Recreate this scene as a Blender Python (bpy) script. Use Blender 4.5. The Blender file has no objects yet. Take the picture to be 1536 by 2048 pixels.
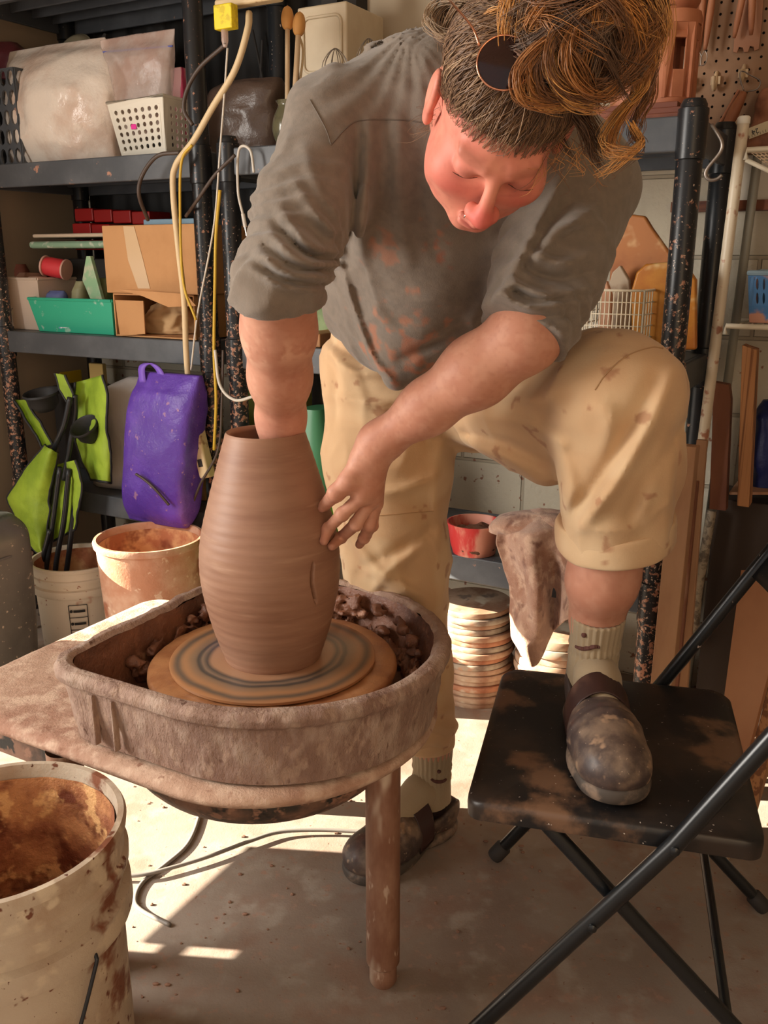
import bpy, bmesh, math, random
import numpy as np
from mathutils import Vector, Matrix
random.seed(7)
rng = np.random.default_rng(7)
SC = bpy.context.scene
COL = SC.collection
PI = math.pi
# ---------------------------------------------------------------- camera maths
FPX = 1800.0
PITCH = math.radians(15.8)
CH = 1.2
cp, sp = math.cos(PITCH), math.sin(PITCH)
CAMF = np.array([0, cp, -sp]); CAMU = np.array([0, sp, cp]); CAMR = np.array([1., 0, 0])
CAM = np.array([0, 0, CH])
def ray(px, py):
    return CAMF + CAMR * ((px - 768) / FPX) + CAMU * ((1024 - py) / FPX)
def at(px, py, Y):
    d = ray(px, py); return CAM + d * (Y / d[1])
def on(px, py, Z=0.0):
    d = ray(px, py); return CAM + d * ((Z - CH) / d[2])
# room axes: E1 runs along the back wall to the right, E2 runs away from the camera
E1 = np.array([0.8736, -0.4866, 0]); E2 = np.array([0.4866, 0.8736, 0]); EZ = np.array([0, 0, 1.])
SO = np.array([0, 2.294, 0.])              # a point of the shelf fronts
def S(s, d, z):
    return SO + E1 * s + E2 * d + EZ * z
def hit(px, py, d=0.0):                     # pixel -> point of the vertical plane d behind the shelf fronts
    r = ray(px, py); t = (d - np.dot(CAM - SO, E2)) / np.dot(r, E2)
    return CAM + r * t
def sz(px, py, d=0.0):
    p = hit(px, py, d); return float(np.dot(p - SO, E1)), float(p[2])
# ---------------------------------------------------------------- noise
_N = rng.random((32, 32, 32)).astype(np.float32)
def vnoise(P, scale=1.0, off=0.0):
    P = np.asarray(P, dtype=np.float32) * scale + off
    i = np.floor(P).astype(np.int32); f = P - i; f = f * f * (3 - 2 * f); i &= 31; j = (i + 1) & 31
    x0, y0, z0 = i[..., 0], i[..., 1], i[..., 2]; x1, y1, z1 = j[..., 0], j[..., 1], j[..., 2]
    fx, fy, fz = f[..., 0], f[..., 1], f[..., 2]
    a = _N[x0, y0, z0] * (1 - fx) + _N[x1, y0, z0] * fx
    b = _N[x0, y1, z0] * (1 - fx) + _N[x1, y1, z0] * fx
    c = _N[x0, y0, z1] * (1 - fx) + _N[x1, y0, z1] * fx
    d = _N[x0, y1, z1] * (1 - fx) + _N[x1, y1, z1] * fx
    a = a * (1 - fy) + b * fy; c = c * (1 - fy) + d * fy
    return (a * (1 - fz) + c * fz) * 2 - 1
def fbm(P, scale, octs=3, off=0.0):
    r = 0; a = 1.0; t = 0
    for o in range(octs):
        r = r + a * vnoise(P, scale * 2 ** o, off + 3.7 * o); t += a; a *= .5
    return r / t
# ---------------------------------------------------------------- materials
def lin(c):
    out = []
    for v in c:
        v = v / 255.0
        out.append(v / 12.92 if v <= .04045 else ((v + .055) / 1.055) ** 2.4)
    return (*out, 1.0)
def M(name, base, rough=.6, metal=0.0, var=None, spots=(), bump=(), attr=None, trans=0.0, sss=0.0,
      sheen=0.0, alpha=1.0, ior=1.45, spec=.5, coat=0.0, stretch=None, emit=None):
    """var=(colour, scale, lo, hi); spots=[(colour, scale, threshold, softness)]; bump=[(scale, strength, distance)]"""
    m = bpy.data.materials.new(name); m.use_nodes = True
    nt = m.node_tree; nt.nodes.clear(); N = nt.nodes.new; L = nt.links.new
    out = N('ShaderNodeOutputMaterial'); b = N('ShaderNodeBsdfPrincipled')
    tc = N('ShaderNodeTexCoord'); vec = tc.outputs['Object']
    if stretch:
        mp = N('ShaderNodeMapping'); mp.inputs['Scale'].default_value = stretch; L(vec, mp.inputs['Vector']); vec = mp.outputs[0]
    if attr:
        at_ = N('ShaderNodeAttribute'); at_.attribute_name = attr; col = at_.outputs['Color']
    else:
        rgb = N('ShaderNodeRGB'); rgb.outputs[0].default_value = lin(base); col = rgb.outputs[0]
    def nz(scale, detail=5.0, rgh=.6, off=0):
        n = N('ShaderNodeTexNoise'); n.inputs['Scale'].default_value = scale; n.inputs['Detail'].default_value = detail
        n.inputs['Roughness'].default_value = rgh
        if off:
            mp = N('ShaderNodeMapping'); mp.inputs['Location'].default_value = (off, off * .7, -off); L(vec, mp.inputs['Vector']); L(mp.outputs[0], n.inputs['Vector'])
        else: L(vec, n.inputs['Vector'])
        return n.outputs['Fac']
    def mix(colA, colB, lo, hi, fac):
        mr = N('ShaderNodeMapRange'); mr.interpolation_type = 'SMOOTHSTEP'
        mr.inputs['From Min'].default_value = lo; mr.inputs['From Max'].default_value = hi; L(fac, mr.inputs['Value'])
        mx = N('ShaderNodeMix'); mx.data_type = 'RGBA'; L(mr.outputs[0], mx.inputs[0]); L(colA, mx.inputs[6])
        mx.inputs[7].default_value = lin(colB); return mx.outputs[2]
    if var: col = mix(col, var[0], var[2], var[3], nz(var[1]))
    k = 0
    for s in spots:
        k += 1; f_ = nz(s[1], s[4] if len(s) > 4 else 3.0, .55, 3.1 * k)
        if len(s) > 5:                                   # only low down on the thing
            sx_ = N('ShaderNodeSeparateXYZ'); L(vec, sx_.inputs[0]); mz = N('ShaderNodeMapRange'); mz.inputs['From Min'].default_value = s[5]; mz.inputs['From Max'].default_value = s[5] + .5; mz.inputs['To Min'].default_value = 1; mz.inputs['To Max'].default_value = .84; L(sx_.outputs[2], mz.inputs['Value'])
            mm = N('ShaderNodeMath'); mm.operation = 'MULTIPLY'; L(f_, mm.inputs[0]); L(mz.outputs[0], mm.inputs[1]); f_ = mm.outputs[0]
        col = mix(col, s[0], s[2] - s[3], s[2] + s[3], f_)
    L(col, b.inputs['Base Color'])
    b.inputs['Roughness'].default_value = rough; b.inputs['Metallic'].default_value = metal
    b.inputs['Transmission Weight'].default_value = trans; b.inputs['IOR'].default_value = ior
    b.inputs['Alpha'].default_value = alpha; b.inputs['Specular IOR Level'].default_value = spec
    b.inputs['Coat Weight'].default_value = coat; b.inputs['Coat Roughness'].default_value = .25
    if sss:
        b.inputs['Subsurface Weight'].default_value = sss; b.inputs['Subsurface Scale'].default_value = .01
        b.inputs['Subsurface Radius'].default_value = (1, .35, .2)
    if sheen: b.inputs['Sheen Weight'].default_value = sheen; b.inputs['Sheen Roughness'].default_value = .5
    prev = None
    for (s, st, dist) in bump:
        bp = N('ShaderNodeBump'); bp.inputs['Strength'].default_value = st; bp.inputs['Distance'].default_value = dist
        L(nz(s, 6.0, .65, 7.7), bp.inputs['Height'])
        if prev: L(prev, bp.inputs['Normal'])
        prev = bp.outputs[0]
    if prev: L(prev, b.inputs['Normal'])
    L(b.outputs[0], out.inputs[0]); m['bsdf'] = b.name
    return m
# ---------------------------------------------------------------- objects
def tag(o, label=None, cat=None, group=None, kind=None):
    if label: o['label'] = label
    if cat: o['category'] = cat
    if group: o['group'] = group
    if kind: o['kind'] = kind
    return o
WLOC = {}
def thing(name, loc, label, cat, group=None, parent=None):
    o = bpy.data.objects.new(name, None); COL.objects.link(o); o.empty_display_size = .05
    loc = np.array(loc, dtype=float); o.location = loc; WLOC[o.name] = loc
    tag(o, label, cat, group); return o
class MB:
    def __init__(s): s.v = []; s.f = []; s.n = 0
    def add(s, verts, faces):
        verts = np.asarray(verts, dtype=float).reshape(-1, 3)
        s.v.append(verts); k = s.n
        s.f.extend([tuple(int(i) + k for i in f) for f in faces]); s.n += len(verts); return s
    def box(s, c, size, ax=None):
        c = np.asarray(c, float); hx, hy, hz = [q / 2 for q in size]
        A = ax if ax is not None else (np.array([1., 0, 0]), np.array([0, 1., 0]), EZ)
        vs = [c + A[0] * x * hx + A[1] * y * hy + A[2] * z * hz for x in (-1, 1) for y in (-1, 1) for z in (-1, 1)]
        return s.add(vs, [(0, 1, 3, 2), (4, 6, 7, 5), (0, 4, 5, 1), (2, 3, 7, 6), (0, 2, 6, 4), (1, 5, 7, 3)])
    def sbox(s, s0, s1, d0, d1, z0, z1):
        return s.box(S((s0 + s1) / 2, (d0 + d1) / 2, (z0 + z1) / 2), (abs(s1 - s0), abs(d1 - d0), abs(z1 - z0)), (E1, E2, EZ))
    def tube(s, path, r, n=8, closed=False, caps=True):
        P = np.asarray(path, float); m = len(P)
        R = np.full(m, r) if np.isscalar(r) else np.asarray(r, float)
        T = np.gradient(P, axis=0) if not closed else np.roll(P, -1, 0) - np.roll(P, 1, 0)
        T /= np.linalg.norm(T, axis=1)[:, None] + 1e-12
        ref = np.array([0, 0, 1.]) if abs(T[0][2]) < .9 else np.array([1., 0, 0])
        u = np.cross(T[0], ref); u /= np.linalg.norm(u)
        vs = []
        for i in range(m):
            u = u - T[i] * np.dot(u, T[i]); u /= np.linalg.norm(u) + 1e-12; w = np.cross(T[i], u)
            for k in range(n):
                a = 2 * PI * k / n; vs.append(P[i] + R[i] * (math.cos(a) * u + math.sin(a) * w))
        fs = []
        for i in range(m if closed else m - 1):
            j = (i + 1) % m
            for k in range(n):
                k2 = (k + 1) % n; fs.append((i * n + k, i * n + k2, j * n + k2, j * n + k))
        if caps and not closed:
            fs.append(tuple(range(n))[::-1]); fs.append(tuple((m - 1) * n + k for k in range(n)))
        return s.add(vs, fs)
    def cyl(s, a, b, r, r2=None, n=20): return s.tube([a, b], [r, r if r2 is None else r2], n)
    def lathe(s, prof, c, n=48, ax=EZ, wob=None):
        ax = np.asarray(ax, float); ax = ax / np.linalg.norm(ax)
        u = np.cross(ax, [0, 1., 0] if abs(ax[1]) < .9 else [1., 0, 0]); u /= np.linalg.norm(u); w = np.cross(ax, u)
        c = np.asarray(c, float); vs = []
        for (r, z) in prof:
            for k in range(n):
                a = 2 * PI * k / n; vs.append(c + ax * z + max(r, 1e-5) * (math.cos(a) * u + math.sin(a) * w))
        fs = []
        for i in range(len(prof) - 1):
            for k in range(n):
                k2 = (k + 1) % n; fs.append((i * n + k, i * n + k2, (i + 1) * n + k2, (i + 1) * n + k))
        return s.add(vs, fs)
    def ball(s, c, r, n=16, ax=None):
        r = np.array([r, r, r]) if np.isscalar(r) else np.array(r); A = ax or (np.array([1., 0, 0]), np.array([0, 1., 0]), EZ)
        m = n // 2; vs = []
        for i in range(m + 1):
            t = PI * i / m
            for k in range(n):
                a = 2 * PI * k / n
                vs.append(np.asarray(c) + A[0] * r[0] * math.sin(t) * math.cos(a) + A[1] * r[1] * math.sin(t) * math.sin(a) + A[2] * r[2] * math.cos(t))
        fs = [(i * n + k, (i + 1) * n + k, (i + 1) * n + (k + 1) % n, i * n + (k + 1) % n) for i in range(m) for k in range(n)]
        return s.add(vs, fs)
    def prism(s, pts, vec):                      # polygon extruded along vec
        P = np.asarray(pts, float); m = len(P); vs = np.vstack([P, P + np.asarray(vec, float)])
        fs = [tuple(range(m))[::-1], tuple(range(m, 2 * m))] + [(i, (i + 1) % m, m + (i + 1) % m, m + i) for i in range(m)]
        return s.add(vs, fs)
    def grid(s, fn, nu, nv, cu=False):
        vs = [fn(i / (nu if cu else nu - 1), j / (nv - 1)) for j in range(nv) for i in range(nu)]
        fs = []
        for j in range(nv - 1):
            for i in range(nu if cu else nu - 1):
                i2 = (i + 1) % nu; fs.append((j * nu + i, j * nu + i2, (j + 1) * nu + i2, (j + 1) * nu + i))
        return s.add(vs, fs)
    def perf(s, fn, nu, nv, rad=.3, ry=None):             # wall f(u,v) pierced with rows of holes
        ry = ry or rad
        ring = [(-.5, -.5), (0, -.5), (.5, -.5), (.5, 0), (.5, .5), (0, .5), (-.5, .5), (-.5, 0)]
        for i in range(nu):
            for j in range(nv):
                c = (i + .5, j + .5); vs = [fn((c[0] + a) / nu, (c[1] + b) / nv) for a, b in ring]
                for a, b in ring:
                    l = math.hypot(a, b); vs.append(fn((c[0] + a / l * rad) / nu, (c[1] + b / l * ry) / nv))
                s.add(vs, [(k, (k + 1) % 8, 8 + (k + 1) % 8, 8 + k) for k in range(8)])
        return s
    def move(s, fn):
        V = np.vstack(s.v); s.v = [fn(V)]; return s
    def build(s, name, mat, parent=None, smooth=35, bevel=0, solid=0, subsurf=0, weld=False, fixn=True, colors=None):
        V = np.vstack(s.v).copy(); o_loc = np.zeros(3)
        if parent is not None:
            p = parent; 
            while p is not None: o_loc = o_loc + WLOC.get(p.name, np.zeros(3)); p = p.parent
            V = V - o_loc
            base = None
        else:
            base = np.array([(V[:, 0].min() + V[:, 0].max()) / 2, (V[:, 1].min() + V[:, 1].max()) / 2, V[:, 2].min()]); V = V - base
        me = bpy.data.meshes.new(name); me.from_pydata(V.tolist(), [], s.f)
        if weld or fixn:
            bm = bmesh.new(); bm.from_mesh(me)
            if weld: bmesh.ops.remove_doubles(bm, verts=bm.verts, dist=1e-5)
            if fixn: bmesh.ops.recalc_face_normals(bm, faces=bm.faces)
            bm.to_mesh(me); bm.free()
        me.materials.append(mat)
        if colors is not None:
            ca = me.color_attributes.new('Col', 'FLOAT_COLOR', 'POINT')
            cc = np.ones((len(V), 4), np.float32); cc[:, :3] = colors; ca.data.foreach_set('color', cc.ravel())
        o = bpy.data.objects.new(name, me); COL.objects.link(o)
        if parent is not None: o.parent = parent
        else: o.location = base; WLOC[o.name] = base
        if smooth:
            me.shade_smooth()
            if smooth < 180 and not bevel: me.set_sharp_from_angle(angle=math.radians(smooth))
        if solid:
            md = o.modifiers.new('Solidify', 'SOLIDIFY'); md.thickness = solid; md.offset = 0
        if bevel:
            md = o.modifiers.new('Bevel', 'BEVEL'); md.width = bevel; md.segments = 3; md.limit_method = 'ANGLE'; md.angle_limit = math.radians(40); md.harden_normals = True
        if subsurf:
            md = o.modifiers.new('Subdivision', 'SUBSURF'); md.levels = subsurf; md.render_levels = subsurf
        return o
def copy_tree(o, parent=None, loc=None, rz=None):
    c = o.copy(); COL.objects.link(c)
    if parent is not None: c.parent = parent
    if loc is not None: c.location = loc
    if rz is not None: c.rotation_euler[2] = rz
    for ch in list(o.children): copy_tree(ch, c)
    return c
def spline(pts, n=40):                         # Catmull-Rom through points
    P = np.asarray(pts, float); P = np.vstack([2 * P[0] - P[1], P, 2 * P[-1] - P[-2]]); m = len(P) - 3; out = []
    for q in np.linspace(0, m - 1e-6, n):
        i = int(q); t = q - i; a, b, c, d = P[i], P[i + 1], P[i + 2], P[i + 3]
        out.append(.5 * ((2 * b) + (c - a) * t + (2 * a - 5 * b + 4 * c - d) * t * t + (3 * b - a - 3 * c + d) * t ** 3))
    return np.array(out)
def loft(levels, n=48, ex=2.6, crum=0.0, cscale=12, seed=0.0, ax=(E1, E2)):
    """closed sack: levels = [(centre, halfwidth, halfdepth)] from bottom to top"""
    mb = MB(); vs = []
    K = len(levels)
    for (c, a, b) in levels:
        for k in range(n):
            t = 2 * PI * k / n; ct, st = math.cos(t), math.sin(t)
            x = math.copysign(abs(ct) ** (2 / ex), ct) * a; y = math.copysign(abs(st) ** (2 / ex), st) * b
            vs.append(np.asarray(c) + ax[0] * x + ax[1] * y)
    fs = [(i * n + k, i * n + (k + 1) % n, (i + 1) * n + (k + 1) % n, (i + 1) * n + k) for i in range(K - 1) for k in range(n)]
    fs.append(tuple(range(n))[::-1]); fs.append(tuple((K - 1) * n + k for k in range(n)))
    V = np.array(vs)
    if crum:
        cen = np.repeat(np.array([l[0] for l in levels]), n, axis=0); D = V - cen; D /= np.linalg.norm(D, axis=1)[:, None] + 1e-9
        q = 1 - np.abs(fbm(V, cscale, 3, seed)) * 2.2; V = V + D * (q * crum)[:, None]
    return mb.add(V, fs)
def levels_from(pts, n):                        # resample levels smoothly
    arr = np.array([list(c) + [a, b] for c, a, b in pts]); R = spline(arr, n) if arr.shape[0] > 2 else np.linspace(arr[0], arr[1], n)
    return [(r[:3], abs(r[3]) + 1e-4, abs(r[4]) + 1e-4) for r in R]
def text_mesh(body, size, depth=.0006):
    cu = bpy.data.curves.new('lettering', 'FONT'); cu.body = body; cu.size = size; cu.extrude = depth; cu.align_x = 'CENTER'; cu.align_y = 'CENTER'
    o = bpy.data.objects.new('lettering', cu); COL.objects.link(o); bpy.context.view_layer.update()
    me = bpy.data.meshes.new_from_object(o.evaluated_get(bpy.context.evaluated_depsgraph_get()))
    V = np.array([v.co[:] for v in me.vertices]); Fc = [tuple(p.vertices) for p in me.polygons]
    bpy.data.objects.remove(o); bpy.data.curves.remove(cu); bpy.data.meshes.remove(me); return V, Fc
# ---------------------------------------------------------------- distance-field modelling
def smin(a, b, k):
    if k <= 0: return np.minimum(a, b)
    h = np.clip(.5 + .5 * (b - a) / k, 0, 1); return b * (1 - h) + a * h - k * h * (1 - h)
class Vol:
    def __init__(s, lo, hi, h):
        s.lo = np.array(lo, float); s.h = h; s.n = np.ceil((np.array(hi) - s.lo) / h).astype(int) + 1
        s.F = np.full(s.n, .5, np.float32)
    def win(s, lo, hi):
        a = np.clip(np.floor((np.asarray(lo) - s.lo) / s.h).astype(int), 0, s.n); b = np.clip(np.ceil((np.asarray(hi) - s.lo) / s.h).astype(int) + 1, 0, s.n)
        if np.any(b <= a): return None, None
        sl = tuple(slice(a[i], b[i]) for i in range(3))
        g = [(s.lo[i] + s.h * np.arange(a[i], b[i])).astype(np.float32) for i in range(3)]
        return sl, np.stack(np.meshgrid(*g, indexing='ij'), -1)
    def op(s, fn, lo, hi, k, mode='add'):
        sl, P = s.win(lo, hi)
        if sl is None: return s
        f = fn(P).astype(np.float32)
        if mode == 'add': s.F[sl] = smin(s.F[sl], f, k)
        else: s.F[sl] = -smin(-s.F[sl], f, k)
        return s
    def rc(s, a, b, ra, rb, k=.02, mode='add'):
        a = np.asarray(a, np.float32); b = np.asarray(b, np.float32); m = max(ra, rb) + k + 3 * s.h + .01
        def fn(P):
            ba = b - a; t = np.clip(((P - a) @ ba) / max(float(ba @ ba), 1e-9), 0, 1)
            return np.linalg.norm(P - a - t[..., None] * ba, axis=-1) - (ra + (rb - ra) * t)
        return s.op(fn, np.minimum(a, b) - m, np.maximum(a, b) + m, k, mode)
    def chain(s, pts, k=.02, mode='add'):
        for (a, ra), (b, rb) in zip(pts[:-1], pts[1:]): s.rc(a, b, ra, rb, k, mode)
        return s
    def ell(s, c, r, R=None, k=.02, mode='add'):
        c = np.asarray(c, np.float32); r = np.asarray(r, np.float32); R = np.eye(3, dtype=np.float32) if R is None else np.asarray(R, np.float32)
        m = float(r.max()) + k + 3 * s.h + .01
        def fn(P):
            q = (P - c) @ R; k0 = np.linalg.norm(q / r, axis=-1); k1 = np.linalg.norm(q / (r * r), axis=-1)
            return k0 * (k0 - 1) / np.maximum(k1, 1e-6)
        return s.op(fn, c - m, c + m, k, mode)
    def displace(s, fn, band=.03):
        idx = np.argwhere(np.abs(s.F) < band); P = s.lo + idx * s.h
        s.F[tuple(idx.T)] += fn(P).astype(np.float32); return s
    def mesh(s):
        F = s.F; h = s.h; Sg = F < 0
        c = Sg[:-1, :-1, :-1].astype(np.int8)
        tot = np.zeros(c.shape, np.int8)
        for dx in (0, 1):
            for dy in (0, 1):
                for dz in (0, 1): tot += Sg[dx:dx + c.shape[0], dy:dy + c.shape[1], dz:dz + c.shape[2]]
        cells = np.argwhere((tot > 0) & (tot < 8)); ids = np.full(c.shape, -1, np.int32); ids[tuple(cells.T)] = np.arange(len(cells))
        acc = np.zeros((len(cells), 3)); cnt = np.zeros(len(cells))
        for ax in range(3):
            o1, o2 = [q for q in range(3) if q != ax]
            for u in (0, 1):
                for v in (0, 1):
                    A = cells.copy(); A[:, o1] += u; A[:, o2] += v; B = A.copy(); B[:, ax] += 1
                    fa = F[tuple(A.T)]; fb = F[tuple(B.T)]; mk = (fa < 0) != (fb < 0)
                    t = np.where(mk, fa / np.where(mk, fa - fb, 1), 0); Q = A.astype(float); Q[:, ax] += t
                    acc[mk] += Q[mk]; cnt[mk] += 1
        V = s.lo + h * acc / cnt[:, None]
        faces = []
        for ax in range(3):
            o1, o2 = (ax + 1) % 3, (ax + 2) % 3
            sa = [slice(None)] * 3; sb = [slice(None)] * 3; sa[ax] = slice(0, -1); sb[ax] = slice(1, None)
            d = Sg[tuple(sa)] != Sg[tuple(sb)]
            E = np.argwhere(d); E = E[(E[:, o1] > 0) & (E[:, o2] > 0) & (E[:, o1] < s.n[o1] - 1) & (E[:, o2] < s.n[o2] - 1)]
            ins = Sg[tuple(E.T)]
            q = []
            for (u, v) in ((-1, -1), (0, -1), (0, 0), (-1, 0)):
                A = E.copy(); A[:, o1] += u; A[:, o2] += v; q.append(ids[tuple(A.T)])
            Q = np.stack(q, 1); Q[~ins] = Q[~ins][:, ::-1]; faces.append(Q)
        return V, np.vstack(faces)
# ================================================================ camera, light, view
cam = bpy.data.cameras.new('camera'); co = bpy.data.objects.new('camera', cam); COL.objects.link(co)
cam.sensor_fit = 'VERTICAL'; cam.sensor_height = 36.0; cam.lens = FPX / 2048 * 36
co.location = CAM; co.rotation_euler = (PI / 2 - PITCH, 0, 0); SC.camera = co
cam.dof.use_dof = False; cam.clip_start = .02
SC.view_settings.view_transform = 'Standard'; SC.view_settings.look = 'None'; SC.view_settings.gamma = 1
SC.view_settings.use_curve_mapping = False; SC.view_settings.exposure = .2
SC.cycles.max_bounces = 8; SC.cycles.diffuse_bounces = 4; SC.cycles.transparent_max_bounces = 16
w = bpy.data.worlds.new('world'); SC.world = w; w.use_nodes = True
bg = w.node_tree.nodes['Background']; bg.inputs[0].default_value = (1.0, .97, .93, 1); bg.inputs[1].default_value = .56
sun = bpy.data.lights.new('sun', 'SUN'); sun.energy = 30; sun.angle = .004; sun.color = (1, .90, .72)
so = bpy.data.objects.new('sun', sun); COL.objects.link(so); so.location = (-3, 1.5, 3)
sd = Vector((1, -.10, -.404)).normalized(); so.rotation_euler = sd.to_track_quat('-Z', 'Y').to_euler()
def area(name, loc, aim, sx, sy, power, col):
    l = bpy.data.lights.new(name, 'AREA'); l.shape = 'RECTANGLE'; l.size = sx; l.size_y = sy; l.energy = power; l.color = col
    o = bpy.data.objects.new(name, l); COL.objects.link(o); o.location = loc
    o.rotation_euler = (Vector(aim) - Vector(loc)).to_track_quat('-Z', 'Y').to_euler(); return o
area('left_soft_fill', S(-1.44, -2.35, 1.50), S(0, -2.2, 1.42), 1.25, 1.3, 88, (1, .945, .87))  # added soft lamp standing in for daylight from the left

# ================================================================ setting
def struct(o): o['kind'] = 'structure'; return o
m_floor = M('concrete', (150, 136, 124), .8, var=((132, 114, 101), 2.6, .42, .7),
            spots=[((140, 114, 99), 9, .60, .12), ((160, 148, 136), 16, .62, .12), ((128, 98, 82), 70, .70, .03), ((158, 128, 112), 40, .64, .08)],
            bump=[(25, .25, .004), (220, .35, .0015)])
mb = MB(); mb.box((0, 1.0, -.05), (9, 9, .1)); struct(mb.build('floor', m_floor, smooth=0))

def wall_mat():
    m = bpy.data.materials.new('painted_block'); m.use_nodes = True; nt = m.node_tree; N = nt.nodes.new; L = nt.links.new
    b = nt.nodes['Principled BSDF']; b.inputs['Roughness'].default_value = .8
    tc = N('ShaderNodeTexCoord'); sx = N('ShaderNodeSeparateXYZ'); L(tc.outputs['Object'], sx.inputs[0])
    cb = N('ShaderNodeCombineXYZ'); L(sx.outputs[0], cb.inputs[0]); L(sx.outputs[2], cb.inputs[1])
    br = N('ShaderNodeTexBrick'); L(cb.outputs[0], br.inputs['Vector']); br.inputs['Scale'].default_value = 1
    br.inputs['Brick Width'].default_value = .40; br.inputs['Row Height'].default_value = .20; br.inputs['Mortar Size'].default_value = .006
    br.inputs['Mortar Smooth'].default_value = .4
    br.inputs['Color1'].default_value = lin((196, 186, 166)); br.inputs['Color2'].default_value = lin((190, 180, 160)); br.inputs['Mortar'].default_value = lin((168, 156, 136))
    pl = N('ShaderNodeRGB'); pl.outputs[0].default_value = lin((192, 176, 152))
    st = N('ShaderNodeMath'); st.operation = 'GREATER_THAN'; st.inputs[1].default_value = 1.47; L(sx.outputs[2], st.inputs[0])
    mx = N('ShaderNodeMix'); mx.data_type = 'RGBA'; L(st.outputs[0], mx.inputs[0]); L(br.outputs['Color'], mx.inputs[6]); L(pl.outputs[0], mx.inputs[7])
    nz = N('ShaderNodeTexNoise'); nz.inputs['Scale'].default_value = 45; nz.inputs['Detail'].default_value = 4; L(tc.outputs['Object'], nz.inputs['Vector'])
    sp_ = N('ShaderNodeTexNoise'); sp_.inputs['Scale'].default_value = 38; sp_.inputs['Detail'].default_value = 2; L(tc.outputs['Object'], sp_.inputs['Vector'])
    mr = N('ShaderNodeMapRange'); mr.inputs['From Min'].default_value = .64; mr.inputs['From Max'].default_value = .68; L(sp_.outputs['Fac'], mr.inputs['Value'])
    lo = N('ShaderNodeMath'); lo.operation = 'LESS_THAN'; lo.inputs[1].default_value = .98; L(sx.outputs[2], lo.inputs[0])
    ml = N('ShaderNodeMath'); ml.operation = 'MULTIPLY'; L(mr.outputs[0], ml.inputs[0]); L(lo.outputs[0], ml.inputs[1])
    m2 = N('ShaderNodeMix'); m2.data_type = 'RGBA'; L(ml.outputs[0], m2.inputs[0]); L(mx.outputs[2], m2.inputs[6]); m2.inputs[7].default_value = lin((140, 96, 76))
    L(m2.outputs[2], b.inputs['Base Color'])
    iv = N('ShaderNodeMath'); iv.operation = 'SUBTRACT'; iv.inputs[0].default_value = 1; L(st.outputs[0], iv.inputs[1])
    h1 = N('ShaderNodeMath'); h1.operation = 'MULTIPLY_ADD'; L(br.outputs['Fac'], h1.inputs[0]); h1.inputs[1].default_value = -1.6; L(nz.outputs['Fac'], h1.inputs[2])
    h2 = N('ShaderNodeMath'); h2.operation = 'MULTIPLY'; L(h1.outputs[0], h2.inputs[0]); L(iv.outputs[0], h2.inputs[1])
    bp = N('ShaderNodeBump'); bp.inputs['Strength'].default_value = .8; bp.inputs['Distance'].default_value = .006; L(h2.outputs[0], bp.inputs['Height']); L(bp.outputs[0], b.inputs['Normal'])
    return m
m_wall = wall_mat(); RZ = math.atan2(E1[1], E1[0])
def wall(name, s0, s1, d0, d1, z0, z1, mat):
    mb = MB(); mb.box(((s0 + s1) / 2, (d0 + d1) / 2, (z0 + z1) / 2), (s1 - s0, d1 - d0, z1 - z0))
    o = mb.build(name, mat, smooth=0); V = np.array([v.co[:] for v in o.data.vertices]) + WLOC[o.name]
    o.data.vertices.foreach_set('co', V.ravel()); o.location = SO; o.rotation_euler[2] = RZ; return struct(o)
WD = .50                                          # face of the back wall behind the shelf fronts
wall('wall_back', -1.75, 2.6, WD, WD + .15, 0, 2.75, m_wall)
m_plain = M('plaster_wall', (150, 132, 112), .85, bump=[(40, .2, .003)])
# unseen left wall, its gaps and strips shaped to cast the sun patches
mbw = MB()
def lw(d0, d1, z0, z1): mbw.box((-1.58, (d0 + d1) / 2, (z0 + z1) / 2), (.06, d1 - d0, z1 - z0))
lw(-5.2, -1.83, 0, 2.75)
lw(-.59, .5, 0, 2.75)
lw(-1.415, -.59, 1.2, 2.75)
def lt(d0, d1, z0, z1): mbw.box((-1.555, (d0 + d1) / 2, (z0 + z1) / 2 + .014), (.01, d1 - d0, z1 - z0))
lt(-1.83, -1.757, -.014, 1.5); lw(-1.83, -1.757, 1.5, 2.75); lt(-1.73, -1.415, .698, .796); lt(-1.68, -1.415, .790, .822); lt(-1.757, -1.415, .819, 1.5); lw(-1.757, -1.415, 1.5, 2.75)
lt(-1.757, -1.73, .715, .732); lt(-1.757, -1.73, .772, .797)
ow = mbw.build('wall_left', m_plain, smooth=0)
V = np.array([v.co[:] for v in ow.data.vertices]) + WLOC[ow.name]; ow.data.vertices.foreach_set('co', V.ravel()); ow.location = SO; ow.rotation_euler[2] = RZ; struct(ow)
wall('wall_right', 2.45, 2.6, -4.2, WD, 0, 2.75, m_plain)
wall('ceiling', -1.7, 2.6, -3.3, WD + .15, 2.75, 2.85, M('ceiling_paint', (170, 156, 138), .9))
m_trimw = M('frame_paint', (225, 218, 205), .5)
fr = MB()
for (d0, d1, z0, z1) in ((-3.05, -2.98, .80, 2.20), (-1.72, -1.65, .80, 2.20), (-3.05, -1.65, 2.15, 2.20), (-3.05, -1.65, .80, .85)):
    fr.sbox(-1.548, -1.50, d0, d1, z0, z1)
struct(fr.build('added_frame', m_trimw, smooth=0))  # made-up frame dressing the side lamp, no window opens here
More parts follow.
